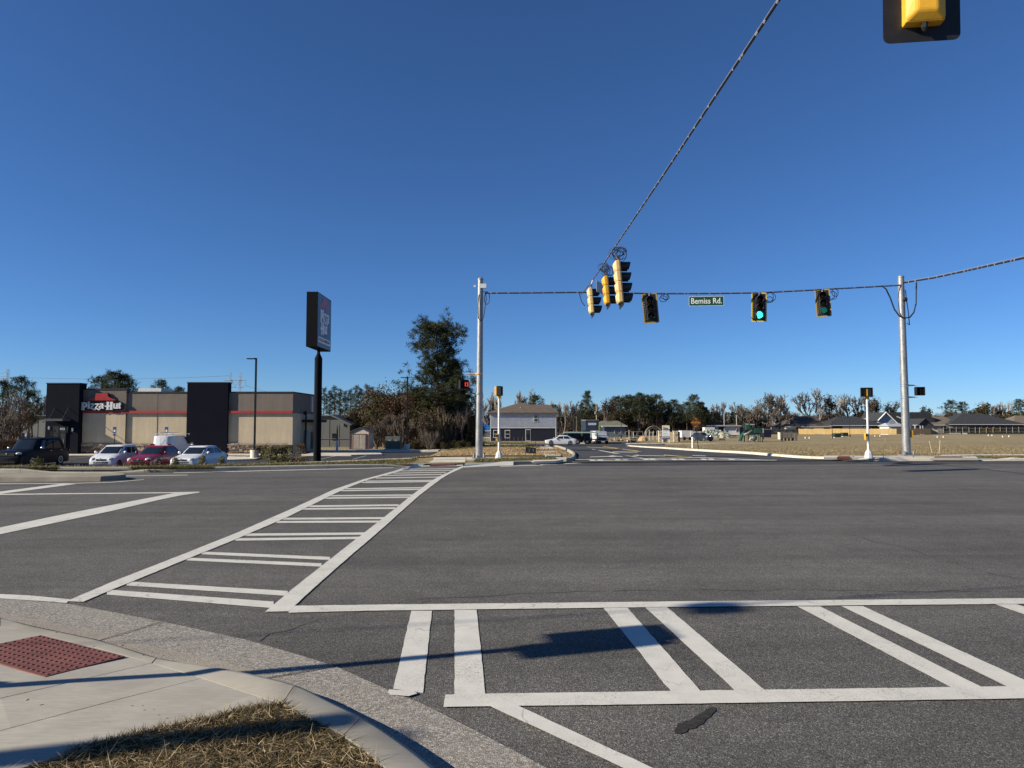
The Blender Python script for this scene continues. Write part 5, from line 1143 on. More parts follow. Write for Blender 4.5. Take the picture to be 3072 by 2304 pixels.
for (u0, u1, v0, v1, fr) in ((1481, 1491.5, 1291, 1312, FRW), (1515.5, 1529, 1291, 1313, FRW), (1602, 1612.5, 1245.5, 1265.5, GLASS)):
    a, c, y = ux(u0, HYB)-hx0, ux(u1, HYB)-hx0, (-.26 if v0 < 1280 else -.06)
    b = MB(); b.bbox((a-.08, y, hz(v1)-.08), (c+.08, .02, hz(v0)+.08)); fo = b.build('window', FRW, hb)
    for k in range(2): b = MB(); b.bbox((a+.02, y-.02, lerp(hz(v1), hz(v0), k/2)+.05), (c-.02, y+.01, lerp(hz(v1), hz(v0), (k+1)/2)-.05)); b.build('pane', GLASS, fo)
b = MB(); b.bbox((ux(1576, HYB)-hx0, -.05, 0), (ux(1592, HYB)-hx0, .03, 2.3)); fo = b.build('patio_door', FRW, hb); b = MB(); b.bbox((ux(1577.5, HYB)-hx0, -.07, .1), (ux(1590.5, HYB)-hx0, -.03, 2.2)); b.build('pane', GLASS, fo)
# house under a blue tarp
tb = house('tarped_house', 'small white house with bright blue tarp over its roof, left of the two-storey house', 1408, 1476, 175, 1272, 1293, M('tarp_blue', (.015, .11, .36), .4, .12, 2), WW, 8, .3, .25, windows=((.12, .18, .5, 1.9), (.66, .71, 1.0, 1.9), (.74, .79, 1.0, 1.9)))
# silt fence stakes in front of the two-storey house
for i in range(9):
    u = lerp(1478, 1580, i/8); p = at(u, 1325, 138); t = thing('fence_stake', 'thin silt fence stake before the navy house wall, '+ORD[i]+' of nine', 'stake', (p.x, 138, T(p.x, 138)), 0, 'silt fence stakes'); MB().box((0, 0, .45), (.06, .06, .9)).build('stake', GREYW, t)
# small black sign, stakes, white marker post
g = G(1592, 1368); bs = thing('yard_sign', 'small black yard sign tilted on the straw bank', 'sign', g, R(-4)); ya = g.y
k = ya/FPX
b = MB(); b.box((0, 0, 17*k), (31*k, .02, 17.5*k), M=Matrix.Rotation(R(4), 3, 'Y')); b.build('sign_panel', SBLK, bs); b = MB(); b.box((-.25, .03, 8*k), (.03, .03, 16*k)); b.box((.25, .03, 8*k), (.03, .03, 16*k)); b.build('stake', GREYMET, bs)
for dx in (-.06, .14): b = MB(); b.box((dx, -.02, 17*k), (.06, .01, 9*k), M=Matrix.Rotation(R(8), 3, 'Y')); b.build('print', M('print_grey', (.08, .08, .08), .6), bs)
b = MB(); b.box((-.3, -.02, 11.6*k), (.5, .01, .02), M=Matrix.Rotation(R(4), 3, 'Y')); b.build('print', M('print_grey', (.08, .08, .08), .6), bs)
def simple_post(name, label, cat, u, v, vtop, w, mat, cap=None, lean=0, group=None):
    g = G(u, v); h = (v-vtop)*g.y/FPX; t = thing(name, label, cat, g, 0, group); b = MB(); b.tube([(0, 0, -.1), (lean, 0, h)], w, 8); b.build('shaft', mat, t)
    if cap: b = MB(); b.lathe([(w*1.15, -.02), (w*1.1, .06), (w*.5, .1)], (lean, 0, h), 8); b.build('cap', cap, t)
    return t
PVC = M('pvc_white', (.66, .66, .62), .5, .06); WOOD = M('stake_wood', (.35, .28, .18), .8, .12)
simple_post('survey_stake', 'grey wooden survey stake behind the small black sign', 'stake', 1606, 1340, 1324, .06, GREYW)
simple_post('marker_post', 'thick white marker post beside the orange diamond sign', 'post', 2078, 1345, 1314.5, .1, PVC, PVC)
simple_post('marker_post', 'thin white delineator at the kerb end of the side road', 'post', 1892, 1332, 1316, .035, GREYW)
simple_post('survey_stake', 'leaning pinkish stake right of the stone entrance wall', 'stake', 2050, 1325, 1297, .05, WOOD, None, .15)
for i, (u, v, vt) in enumerate(((2656, 1327, 1314), (2754, 1311, 1302), (2798, 1362, 1323), (2817, 1362, 1322))):
    simple_post('survey_stake', ['thin stake in the field left of the rightmost tall pole', 'short dark stake right of the rightmost tall pole', 'left one of two thin leaning stakes in the brown field', 'right one of two thin leaning stakes in the brown field'][i], 'stake', u, v, vt, .03, WOOD, None, [-.05, 0, -.15, .1][i], 'survey stakes in the field')
for i, (u, v) in enumerate(((2416, 1316), (2428, 1316), (2965, 1308), (2976, 1308), (3008, 1312), (3027, 1311), (2830, 1313), (2812, 1313), (2625, 1310), (2640, 1310))):
    g = G(u, v); t = thing('pipe_stub', 'short white pipe stub in the brown field, '+ORD[sorted((2416, 2428, 2965, 2976, 3008, 3027, 2830, 2812, 2625, 2640)).index(u)]+' of ten', 'pipe', g, 0, 'white pipe stubs in the field'); b = MB(); b.lathe([(.12, 0), (.12, .38), (.05, .42)], n=8); b.build('pipe', PVC, t)
# orange diamond sign
g = G(2096, 1351); ds = thing('warning_sign', 'orange diamond survey crew sign on a thin leaning post', 'road sign', g, R(-8)); k = g.y/FPX
ORG = M('sign_orange_dull', (.22, .09, .01), .6, .15, 3); b = MB(); b.tube([(0, .03, 0), (-7*k, .03, 69*k)], .03, 6); b.build('post', DKMET, ds)
zc = 83*k; rr_ = 15.2*k; b = MB(); b.add([(-7*k, -.01, zc-rr_), (-7*k+rr_, -.01, zc), (-7*k, -.01, zc+rr_), (-7*k-rr_, -.01, zc), (-7*k, .015, zc-rr_), (-7*k+rr_, .015, zc), (-7*k, .015, zc+rr_), (-7*k-rr_, .015, zc)], [(0, 1, 2, 3), (4, 5, 6, 7), (0, 1, 5, 4), (1, 2, 6, 5), (2, 3, 7, 6), (3, 0, 4, 7)]); b.build('sign_panel', ORG, ds)
BRN_T = M('sign_text_brown', (.05, .012, .004), .6)
text_mesh('lettering', 'SURVEY', .24, BRN_T, ds, .002, 'CENTER', Matrix.Translation((-7*k, -.02, zc+.16))@FRONT, (.95, 1, 1), .006); text_mesh('lettering', 'CREW', .24, BRN_T, ds, .002, 'CENTER', Matrix.Translation((-7*k, -.02, zc-.16))@FRONT, (1, 1, 1), .006)
# new homes board and the stone entrance wall
g = G(1998, 1328); nb = thing('sales_board', 'white New Homes sales board with yellow top and navy strip', 'sign', g, R(-3)); k = g.y/FPX
for x in (-9.5, 9.7): b = MB(); b.box((x*k, .06, 22*k), (.16, .12, 44*k)); b.build('post', PVC, nb)
b = MB(); b.box((0, 0, 31*k), (22*k, .06, 41*k)); b.build('board', M('board_print_white', (.68, .69, .7), .5, .03), nb); b = MB(); b.box((0, -.035, 50*k), (22*k, .02, 3.5*k)); b.build('yellow_strip', M('print_yellow', (.62, .55, .12), .5), nb); NVP = M('print_navy', (.03, .045, .1), .5)
b = MB(); b.box((0, -.035, 14.2*k), (21.5*k, .02, 8*k)); b.build('navy_strip', NVP, nb)
for txt, zz, sz, m in (('New', 43.5, .62, SBLK), ('Homes', 39, .62, SBLK), ('- - - - - -', 34, .3, NVP), ('----------', 29, .3, GREYMET), ('-----------', 26, .3, GREYMET), ('--------------', 20.5, .3, GREYMET), ('=====', 14.6, .5, SWHITE)):
    text_mesh('lettering', txt, sz, m, nb, .003, 'LEFT' if zz > 15 else 'CENTER', Matrix.Translation(((-9*k if zz > 15 else 0), -.05, zz*k))@FRONT, (.8, .8, 1), .01)
g = G(2010, 1326); ew = thing('entrance_wall', 'cream stone entrance wall with two square pillars behind the sales board', 'wall', (g.x, g.y+1.2, g.z)); k = (g.y+1.2)/FPX
CREAM = M('stone_cream', (.46, .39, .27), .9, .2, 2.5, bump=.5); CST = [M('stone_cream_%d' % i, c, .9, .15, 3) for i, c in enumerate(((.5, .42, .3), (.36, .29, .2), (.6, .53, .4), (.28, .22, .15)))]
for x, w in ((-25, 9), (21, 13)):
    b = MB(); b.bbox(((x-w/2)*k, -.35, -.3), ((x+w/2)*k, .45, 31*k)); pi_ = b.build('pillar', CREAM, ew); b = MB(); b.bbox(((x-w/2-1)*k, -.42, 31*k), ((x+w/2+1)*k, .52, 32.4*k)); b.build('cap', M('cap_cream', (.6, .55, .44), .8), pi_)
    rg = random.Random(int(x)+40)
    for ri in range(9):
        xx = (x-w/2)*k
        while xx < (x+w/2)*k-.1:
            ww = min(rg.uniform(.15, .4), (x+w/2)*k-xx); b = MB(); b.box((xx+ww/2, -.37, (ri+.5)*31*k/9), (ww-.03, .08, 31*k/9-.03)); b.build('stone', rg.choice(CST), pi_); xx += ww
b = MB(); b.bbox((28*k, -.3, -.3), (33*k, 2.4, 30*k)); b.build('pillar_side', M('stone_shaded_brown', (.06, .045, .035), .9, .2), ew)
b = MB(); n = 14; pts = [(lerp(-22, 15, i/n)*k, (23+5.5*math.sin(math.pi*min(1, max(0, i/n)))) * k) for i in range(n+1)]; b.prism([(-22*k, -.3), (15*k, -.3)]+pts[::-1], -.1, .3); b.build('curved_panel', CREAM, ew)
b = MB(); b.tube([(x, .1, z+.06) for x, z in pts], .11, 6); b.build('coping', M('cap_cream', (.6, .55, .44), .8), ew)
# street lamps of the estate
def lantern_post(label, u, v, vtop, Y=None):
    g = G(u, v) if Y is None else Vector((ux(u, Y), Y, T(ux(u, Y), Y))); h = EYE+(HORIZON-vtop)/FPX*g.y-g.z; t = thing('street_lamp', label, 'street lamp', g, 0, 'black lantern street lamps')
    b = MB(); b.lathe([(.16, 0), (.14, .5), (.075, .7), (.055, h-.75), (.1, h-.7), (.07, h-.62)], n=10); b.build('post', DKMET, t, 'auto'); b = MB(); b.lathe([(.07, 0), (.2, .3), (.22, .36)], (0, 0, h-.62), 8); b.build('lantern', M('lantern_glass', (.12, .11, .1), .3), t); b = MB(); b.lathe([(.25, 0), (.12, .16), (.02, .28)], (0, 0, h-.26), 8); b.build('lantern_cap', DKMET, t); return t
for u, v, vt, lab, Y in ((2497, 1316, 1231, 'black lantern lamp post before the yellow fence, left of the pair', None), (2550, 1310.5, 1237, 'black lantern lamp post before the yellow fence, right of the pair', None), (1716.5, 1320, 1243, 'black lantern lamp post behind the white saloon car', 150), (1676, 1320, 1257, 'dark lantern lamp post at the right corner of the navy house', 150), (2288, 1313, 1263, 'dark lantern lamp post just left of the navy skip', 160), (1863, 1305, 1250, 'dark lantern lamp post in front of the low grey-blue house', 170), (1914, 1308, 1255, 'dark lantern lamp post left of the sales board', 170)):
    lantern_post(lab, u, v, vt, Y)
up = thing('utility_pole', 'wooden utility pole with a pale transformer can behind the work trucks', 'utility pole', (ux(1790, 170), 170, -1.8)); b = MB(); b.tube([(0, 0, 0), (-.1, 0, 8.2)], [.15, .1], 8); b.build('pole', WOOD, up); b = MB(); b.lathe([(.22, 0), (.22, .6), (.1, .7)], (-.3, 0, 5.7), 10); b.build('transformer_can', GREYMET, up)
simple_post('utility_pole', 'thin grey pole between the lantern post and the box truck', 'utility pole', 1730, 1318, 1250, .07, GREYW)
for u, v0, v1, Y, lab in ((2210, 1264, 1246, 225, 'pale short vent pole above the white house'), (2173, 1272, 1240, 225, 'thin pale pole above the left part of the white house')):
    t = thing('vent_pole', lab, 'pole', at(u, v0+25, Y)); MB().tube([(0, 0, 0), (0, 0, (v0+25-v1)*Y/FPX)], .12, 6).build('pole', WGR, t)
# transformer boxes in the field
for i, (u, v, w, h) in enumerate(((2514, 1313, 20, 13), (2537, 1310, 17, 12))):
    g = G(u, v); k = g.y/FPX; t = thing('transformer_cabinet', ['left dark green transformer box between the two lamp posts', 'right dark green transformer box between the two lamp posts'][i], 'cabinet', g, R(8), 'green field transformers'); b = MB(); b.bbox((-w*k/2, 0, .1), (w*k/2, 1.2, h*k)); b.build('body', M('cabinet_dark_green', (.02, .035, .022), .6), t); b = MB(); b.bbox((-w*k*.6, -.2, -.1), (w*k*.6, 1.4, .1)); b.build('pad', MAT_CONC, t); b = MB(); b.box((0, -.02, h*k*.55), (w*k*.9, .03, h*k*.7)); b.build('door', M('cabinet_dark_green', (.02, .035, .022), .6), t)
# playground set
g = G(2255, 1325); pg = thing('playground_set', 'green playground set with slides and posts in the field', 'playground', g); k = g.y/FPX; PGG = M('playground_green', (.012, .06, .035), .5, .15, 2); PGD = M('playground_dark', (.012, .018, .016), .5); PGW = M('playground_pale', (.35, .38, .36), .4)
for x, y, h in ((-21, 0, 58), (-17, 2, 60), (-8, 0, 62), (-3, 3, 60), (9, 0, 50), (14, 2, 50), (20, 0, 48), (28, 1, 46), (33, 0, 40), (38, 2, 34)): b = MB(); b.tube([(x*k, y*.5, 0), (x*k, y*.5, h*k)], .07, 8); b.build('post', PGD, pg)
b = MB(); b.add([(-36*k, -.2, 2*k), (-30*k, -.2, 2*k), (-20*k, -.2, 30*k), (-26*k, -.2, 26*k), (-36*k, .9, 2*k), (-30*k, .9, 2*k), (-20*k, .9, 30*k), (-26*k, .9, 26*k)], [(0, 1, 2, 3), (4, 5, 6, 7), (0, 1, 5, 4), (1, 2, 6, 5), (2, 3, 7, 6), (3, 0, 4, 7)]); b.build('slide', PGG, pg)
b = MB(); b.tube([(-26*k, -.5, 20*k), (-14*k, -.6, 25*k), (0, -.6, 34*k)], [.25, .22, .2], 8); b.build('slide_rail', M('playground_grey_green', (.14, .17, .16), .4), pg, True)
b = MB(); b.lathe([(8*k, 0), (9*k, 8*k), (5*k, 12*k)], (2*k, -.7, 9*k), 10, M=Matrix.Rotation(R(60), 3, 'X')); b.build('tube_slide', M('playground_slate', (.07, .1, .1), .4), pg, True)
b = MB(); b.tube([(-12*k, -1, 3*k), (-8*k, -1.1, 12*k), (-2*k, -1.2, 8*k), (4*k, -1.1, 10*k)], [.16, .16, .14, .1], 8); b.build('slide_lip', PGW, pg, True)
for x0_, x1_, z0_, z1_, m in ((-14, -4, 36, 52, PGG), (8, 30, 26, 40, PGG), (-6, 8, 20, 24, PGD), (8, 30, 22, 25, PGD), (-9, 9, 50, 53, PGW), (33, 36, 26, 40, PGW)): b = MB(); b.bbox((x0_*k, -.1, z0_*k), (x1_*k, 1.4, z1_*k)); b.build('panel', m, pg)
# skip, mailbox bank, tarped stacks, tables, lumber, white trailers
def skipbox(label, u, v, w, h, mat):
    g = G(u, v); k = g.y/FPX; t = thing('skip', label, 'skip', g); b = MB(); b.prism([(-w*k*.42, .15), (w*k*.42, .15), (w*k*.5, h*k), (-w*k*.5, h*k)], 0, 2.2); b.build('body', mat, t); b = MB(); b.bbox((-w*k*.52, -.08, h*k-.12), (w*k*.52, 2.3, h*k)); b.build('rim', M('rim_grey', (.14, .14, .13), .6), t)
    for x in (-.3, -.1, .1, .3): b = MB(); b.bbox((x*w*k-.04, -.06, .2), (x*w*k+.04, .05, h*k-.1)); b.build('rib', mat, t)
    return t
skipbox('navy steel skip behind the playground set', 2302, 1314, 27, 26, M('skip_navy', (.01, .012, .035), .5))
g = G(2366, 1322); mb = thing('mailbox_bank', 'tan bank of communal mailboxes right of the playground', 'mailbox', g, R(5)); k = g.y/FPX; MBT = M('mailbox_tan', (.2, .175, .14), .6, .1, 2)
for i in range(4): b = MB(); b.bbox(((-24+i*11)*k, 0, 8*k), ((-14+i*11)*k, .6, 24*k)); bo_ = b.build('mailbox_unit', MBT, mb); [MB().bbox(((-23.4+i*11+(j % 2)*4.7)*k, -.03, (9.5+(j//2)*4.8)*k), ((-19.4+i*11+(j % 2)*4.7)*k, 0, (13.6+(j//2)*4.8)*k)).build('door', M('mailbox_door', (.24, .215, .175), .5), bo_) for j in range(6)]
for i in range(4): b = MB(); b.bbox(((-21+i*11)*k, .15, 0), ((-17+i*11)*k, .45, 8*k)); b.build('pedestal', DKMET, mb)
b = MB(); b.bbox((-28*k, -.1, 4*k), (-24*k, .8, 25*k)); b.build('end_panel', M('panel_cream', (.55, .5, .38), .7), mb); b = MB(); b.bbox((18*k, -.1, 0), (27*k, 1.2, 23*k)); b.build('end_shelter', MBT, mb)
def tarped(label, u, v, w, h, seed):
    g = G(u, v); k = g.y/FPX; t = thing('tarped_stack', label, 'tarp', g); rg = random.Random(seed); m = TARP
    nx, nz = 22, 8; V = []; F = []
    for side in range(2):
        for j in range(nz+1):
            for i in range(nx+1):
                f = i/nx; prof = min(1, 4*f, 4*(1-f))**.5*rg.uniform(.93, 1.03); V.append((lerp(-w/2, w/2, f)*k+rg.uniform(-.08, .08), (0 if side == 0 else 2.4)+(1 if side == 0 else -1)*(j/nz)*.45+rg.uniform(-.1, .1), h*k*prof*j/nz))
    n = nx+1
    for side in range(2):
        o_ = side*(nz+1)*n
        for j in range(nz):
            for i in range(nx): F.append((o_+j*n+i, o_+j*n+i+1, o_+(j+1)*n+i+1, o_+(j+1)*n+i))
    a, c = nz*n, (nz+1)*n+nz*n
    for i in range(nx): F.append((a+i, a+i+1, c+i+1, c+i))
    MB().add(V, F).build('tarp', m, t); b = MB(); b.bbox((-w*.46*k, .4, .05), (w*.46*k, 2.1, h*k*.75)); b.build('stack', WOOD, t); return t
tt = NT('tarp_green_white'); pp = tt.pos(True); TARP = tt.fin(tt.ramp(tt.noise(pp, 1.6, 4, .6, 1.5), [(.42, (.06, .085, .055)), (.5, (.2, .22, .17)), (.58, (.5, .52, .46))]), .5)
tarped('long pallet stack under a crumpled green and white tarp, left of the playground', 2142, 1313, 84, 24, 5)
tarped('smaller lumpy tarped heap at the right end of the tarped stack', 2180, 1314, 30, 16, 6)
for i, (u, v) in enumerate(((2165, 1321), (2108, 1321))): pass
def trestle(label, u, v, w, h):
    g = G(u, v); k = g.y/FPX; t = thing('picnic_table', label, 'table', g, R(3)); b = MB(); b.bbox((-w*k/2, 0, h*k-.08), (w*k/2, .8, h*k)); b.build('table_top', DKMET, t)
    for s_ in (-.4, .4): b = MB(); b.tube([(s_*w*k, -.4, 0), (s_*w*k, .4, h*k)], .05, 5); b.tube([(s_*w*k, 1.2, 0), (s_*w*k, .4, h*k)], .05, 5); b.build('leg', DKMET, t)
    for y in (-.5, 1.1): b = MB(); b.bbox((-w*k/2, y, h*k*.55), (w*k/2, y+.3, h*k*.55+.06)); b.build('bench', DKMET, t)
trestle('small dark picnic table left of the playground slide', 2168, 1323, 13, 7); trestle('small dark bench table just right of the tarped stack', 2202, 1311, 13, 5)
for u, v, w, h, lab in ((2062, 1308, 34, 16, 'white box trailer behind the stone wall, left'), (2084, 1308, 24, 13, 'white box trailer behind the stone wall, right'), (2130, 1292, 30, 10, 'white storage trailer behind the tarped stack')):
    p = at(u, v, 150 if v > 1300 else 200); Y = p.y; k = Y/FPX; z = T(p.x, Y); t = thing('white_trailer', lab, 'trailer', (p.x, Y, z), R(4), 'white trailers behind the entrance wall'); b = MB(); b.bbox((-w*k/2, 0, .55), (w*k/2, 2.2, p.z-z+h*k)); b.build('body', WW, t); b = MB(); b.bbox((-w*k*.48, .1, .35), (w*k*.48, 2.1, .56)); b.build('chassis', DKMET, t)
    for s_ in (-.25, .25): b = MB(); b.lathe([(.34, -.1), (.34, .1)], (s_*w*k, 0, .34), 14, M=Matrix.Rotation(R(90), 3, 'X')); b.build('wheel', SBLK, t)
# site posts and lumber by the road bend
for i, u in enumerate((1900, 1938, 1948, 1959, 1971, 1887, 1996)):
    p = at(u, 1309, 150); t = thing('site_post', 'short white post at the building plot, '+ORD[sorted((1900, 1938, 1948, 1959, 1971, 1887, 1996)).index(u)]+' of seven', 'post', (p.x, 150, T(p.x, 150)), 0, 'white posts at the building plot'); MB().box((0, 0, .9), (.1, .1, 1.8+(i % 3)*.3)).build('post', PVC, t)
g = at(1902, 1318, 140); t = thing('lumber_frame', 'open timber frame of rails at the building plot', 'frame', (g.x, 140, T(g.x, 140)))
for x in (-1.6, -.5, .6, 1.7): MB().box((x, 0, 1.0), (.1, .1, 2.0)).build('post', GREYW, t)
for z in (1.1, 1.9): MB().box((0, 0, z), (3.6, .08, .1)).build('rail', GREYW, t)
g = at(1929, 1317, 136); t = thing('straw_bale', 'tan straw bale heap left of the sales board', 'bale', (g.x, 136, T(g.x, 136))); rg = random.Random(4)
V = []; F = []
for j in range(6):
    for i in range(10): a = 2*math.pi*i/10; rr_ = (1-(j/5)**2)**.5*rg.uniform(.85, 1.1); V.append((1.0*rr_*math.cos(a), .7*rr_*math.sin(a), .2+1.0*j/5))
for j in range(5):
    for i in range(10): F.append((j*10+i, j*10+(i+1) % 10, (j+1)*10+(i+1) % 10, (j+1)*10+i))
MB().add(V, F).build('bale', M('straw_tan', (.42, .3, .17), .9, .2, 3), t)
g = at(1866, 1317, 138); t = thing('rubble_pile', 'low dark pile of rubble and boards at the road bend', 'rubble', (g.x, 138, T(g.x, 138)))
for i in range(16): MB().box((rg.uniform(-2.6, 2.6), rg.uniform(-.6, .6), rg.uniform(.1, .7)), (rg.uniform(.5, 1.8), rg.uniform(.1, .5), rg.uniform(.08, .4)), rg.uniform(-.6, .6)).build('board', rg.choice((GREYW, WOOD, DKMET)), t)
g = at(1962, 1313, 158); t = thing('arched_frame', 'grey arched trellis frame behind the white posts', 'frame', (g.x, 158, T(g.x, 158)))
for y in (0, .8): MB().tube([(2.1*math.cos(a), y, 2.6*math.sin(a)+.3) for a in np.linspace(0, math.pi, 14)], .09, 6).build('arch', GREYW, t, True)
MB().tube([(1.7*math.cos(a), .4, 2.2*math.sin(a)+.3) for a in np.linspace(0, math.pi, 14)], .06, 6).build('arch', GREYW, t, True)
# kerb line of the estate street
kerb_run([(9, 127.5), (14, 126), (22, 123.5), (34, 122.6), (44, 124)], base=lambda x, y: T(x, y), w=.3, parent=kerb, seg=6)
# ------------------------------------------------------------------ vehicles
TYRE = M('tyre_rubber', (.012, .012, .012), .85, .1, 10); RIM = M('alloy_rim', (.4, .4, .41), .3, .08, 10, metal=.8); CARGLASS = M('car_glass', (.012, .016, .018), .04, .1, 1, spec=.9); LAMPC = M('headlamp_clear', (.45, .46, .46), .12, .1, 6, spec=.8); LAMPR = M('taillamp_red', (.2, .01, .01), .2, .1, 6); GRILLE = M('grille_black', (.008, .008, .008), .5); PLATE = M('number_plate', (.55, .55, .5), .5)
def car_paint(name, col, metal=.0, coat=.45, spec=.5, rough=.32):
    if name in MATS: return MATS[name]
    t = NT(name); t.b.inputs['Coat Weight'].default_value = coat; t.b.inputs['Coat Roughness'].default_value = .05
    n = t.noise(t.pos(False), 2, 4, .6); MATS[name] = t.fin(t.ramp(n, [(.3, tuple(c*.93 for c in col)), (.7, tuple(min(1, c*1.04) for c in col))]), rough, metal, spec); return MATS[name]
def vehicle(name, label, cat, loc, rz, L_, W_, H_, paint, prof, gh, wheel_r=.32, wb=None, group=None, belt=None, rack=False, grille=(.36, .1), chrome=False, wheels=True, light_z=None, van=False):
    """prof: (x/L from nose 0..1, top z) of the lower body; gh: cabin stations (x at cowl, roof front, roof rear, tail) as fractions; nose points to local -y"""
    t = thing(name, label, cat, loc, rz, group); hw = W_/2
    zt_tab = prof; nst = 26; V = []; F = []; sill = .2
    def hwid(f): return hw*(1-.16*max(0, (.10-f)/.10)**1.6-.10*max(0, (f-.92)/.08)**1.6)
    def zbot(f): return sill+.12*max(0, (.06-f)/.06)+.14*max(0, (f-.94)/.06)
    ring = [(-1, .0), (-1.0, .18), (-1.0, .45), (-.985, .72), (-.94, .9), (-.80, .985), (-.4, 1.0), (0, 1.005)]
    ring = ring+[(-a, c) for a, c in ring[-2::-1]]
    fs = [0, .008, .02, .05]+[.08+.84*i/(nst-7) for i in range(nst-6)]+[.95, .98, .992, 1]
    for f in fs:
        y = (f-.5)*L_; w = hwid(f); zb_, zt = zbot(f), interp(zt_tab, f)
        if f in (0, 1): w *= .9; m_ = (zb_+zt)/2; zb_, zt = lerp(zb_, m_, .25), lerp(zt, m_, .25)
        for a, c in ring: V.append((a*w, y, lerp(zb_, zt, c)))
    n = len(ring)
    for i in range(len(fs)-1):
        for j in range(n-1): F.append((i*n+j, i*n+j+1, (i+1)*n+j+1, (i+1)*n+j))
        F.append((i*n+n-1, i*n, (i+1)*n, (i+1)*n+n-1))
    F += [tuple(range(n)), tuple(range((len(fs)-1)*n, len(fs)*n))[::-1]]
    MB().add(V, F).build('body', paint, t, 'auto')
    # cabin
    c0, c1, c2, c3 = [(x-.5)*L_ for x in gh]; zb0 = belt if belt else interp(prof, gh[0]); ne = 5.0; wr = .80 if not van else .9
    def cab(tt):
        e = tt; ya, yb = lerp(c0, c1, e), lerp(c3, c2, e); w = lerp(hw*.96, hw*wr, e**1.3); z = lerp(zb0-.06, H_-.06, e)
        return ya, yb, w, z
    V = []; F = []; rows = [0, .25, .5, .75, .9, 1.0]; K = 40
    def pt(ya, yb, w, z, th, off=0):
        c, s_ = math.cos(th), math.sin(th); x = (w+off)*math.copysign(abs(c)**(2/ne), c); y = (ya+yb)/2+((yb-ya)/2+off)*math.copysign(abs(s_)**(2/ne), s_); return (x, y, z)
    for r_ in rows: V += [pt(*cab(r_), 2*math.pi*k/K) for k in range(K)]
    ya, yb, w, z = cab(1.0)
    for sc_, zz in ((.93, .035), (.75, .055), (.35, .065)): V += [pt((ya+yb)/2-(yb-ya)/2*sc_, (ya+yb)/2+(yb-ya)/2*sc_, w*sc_, H_-.06+zz, 2*math.pi*k/K) for k in range(K)]
    m = len(rows)+3
    for i in range(m-1):
        for k in range(K): F.append((i*K+k, i*K+(k+1) % K, (i+1)*K+(k+1) % K, (i+1)*K+k))
    F.append(tuple(range((m-1)*K, m*K)))
    MB().add(V, F).build('cabin', paint, t, 'auto')
    def side_pane(sgn, a, c, t0, t1, nm='window'):
        Vv = []; nn = 8
        for r_ in (t0, (t0+t1)/2, t1):
            ya, yb, w, z = cab(r_)
            for i in range(nn+1):
                f = lerp(a, c, i/nn); y = lerp(ya, yb, f); q = abs(2*f-1); x = (w+.012)*(1-q**ne)**(1/ne); Vv.append((sgn*x, y, z))
        Ff = [(i*(nn+1)+k, i*(nn+1)+k+1, (i+1)*(nn+1)+k+1, (i+1)*(nn+1)+k) for i in range(2) for k in range(nn)]
        return MB().add(Vv, Ff).build(nm, CARGLASS, t, True)
    def end_pane(front, t0, t1, wf=.86, nm='windscreen'):
        Vv = []; nn = 10
        for r_ in (t0, (t0+t1)/2, t1):
            ya, yb, w, z = cab(r_); hy = (yb-ya)/2+.012
            for i in range(nn+1):
                f = lerp(-wf, wf, i/nn); y = (ya+yb)/2+(-1 if front else 1)*hy*(1-abs(f)**ne)**(1/ne); Vv.append((f*w, y, z))
        Ff = [(i*(nn+1)+k, i*(nn+1)+k+1, (i+1)*(nn+1)+k+1, (i+1)*(nn+1)+k) for i in range(2) for k in range(nn)]
        return MB().add(Vv, Ff).build(nm, CARGLASS, t, True)
    end_pane(True, .1, .93)
    if not van: end_pane(False, .2, .9, .8, 'rear_window')
    for s_ in (-1, 1):
        if van: side_pane(s_, .06, .24, .12, .85)
        else: side_pane(s_, .12, .47, .12, .86); side_pane(s_, .51, .84, .12, .86)
    # wheels
    wbf = wb or .58; fy = -.5*L_+L_*(1-wbf)/2*.95; ry = fy+wbf*L_
    if wheels:
        for s_ in (-1, 1):
            for y in (fy, ry):
                Mx = Matrix.Rotation(R(90)*s_, 3, 'Y')
                MB().lathe([(wheel_r*1.14, -.08), (wheel_r*1.14, .012)], (s_*hw*.975, y, wheel_r+.02), 20, M=Mx).build('wheel_arch', GRILLE, t)
                b = MB(); b.lathe([(wheel_r*.7, -.12), (wheel_r*.97, -.11), (wheel_r, -.04), (wheel_r, .03), (wheel_r*.94, .05), (wheel_r*.68, .05)], (s_*hw*.96, y, wheel_r), 22, M=Mx); wo_ = b.build('wheel', TYRE, t, 'auto')
                b = MB(); b.lathe([(wheel_r*.68, 0), (wheel_r*.64, .02), (wheel_r*.2, .01), (.03, .03)], (s_*(hw*.96+.035), y, wheel_r), 18, M=Mx); b.build('rim', RIM, wo_, 'auto')
    nose = -.5*L_; zl = light_z or interp(prof, .03)-.1
    for s_ in (-1, 1):
        b = MB(); b.lathe([(.02, .05), (.1, .03), (.15, -.02), (.16, -.12)], (0, 0, 0), 10); o = b.build('headlight', LAMPC, t, True); o.data.transform(Matrix.Translation((s_*hw*.73, nose+.09, zl+.02))@Matrix.Rotation(s_*R(34), 4, 'Z')@Matrix.Diagonal((1.35, 1.5, .66, 1))@Matrix.Rotation(R(90), 4, 'X'))
        b = MB(); b.box((s_*hw*.8, .5*L_-.03, light_z or zl+.08), (hw*.3, .1, .2 if not van else .5)); b.build('tail_light', LAMPR, t)
        b = MB(); b.lathe([(.02, -.11), (.09, -.06), (.1, .05), (.04, .1)], (0, 0, 0), 10); o = b.build('mirror', CHROME if chrome else paint, t, True); o.data.transform(Matrix.Translation((s_*(hw+.1), c0+.42, zb0+.06))@Matrix.Diagonal((1.1, .6, .9, 1)))
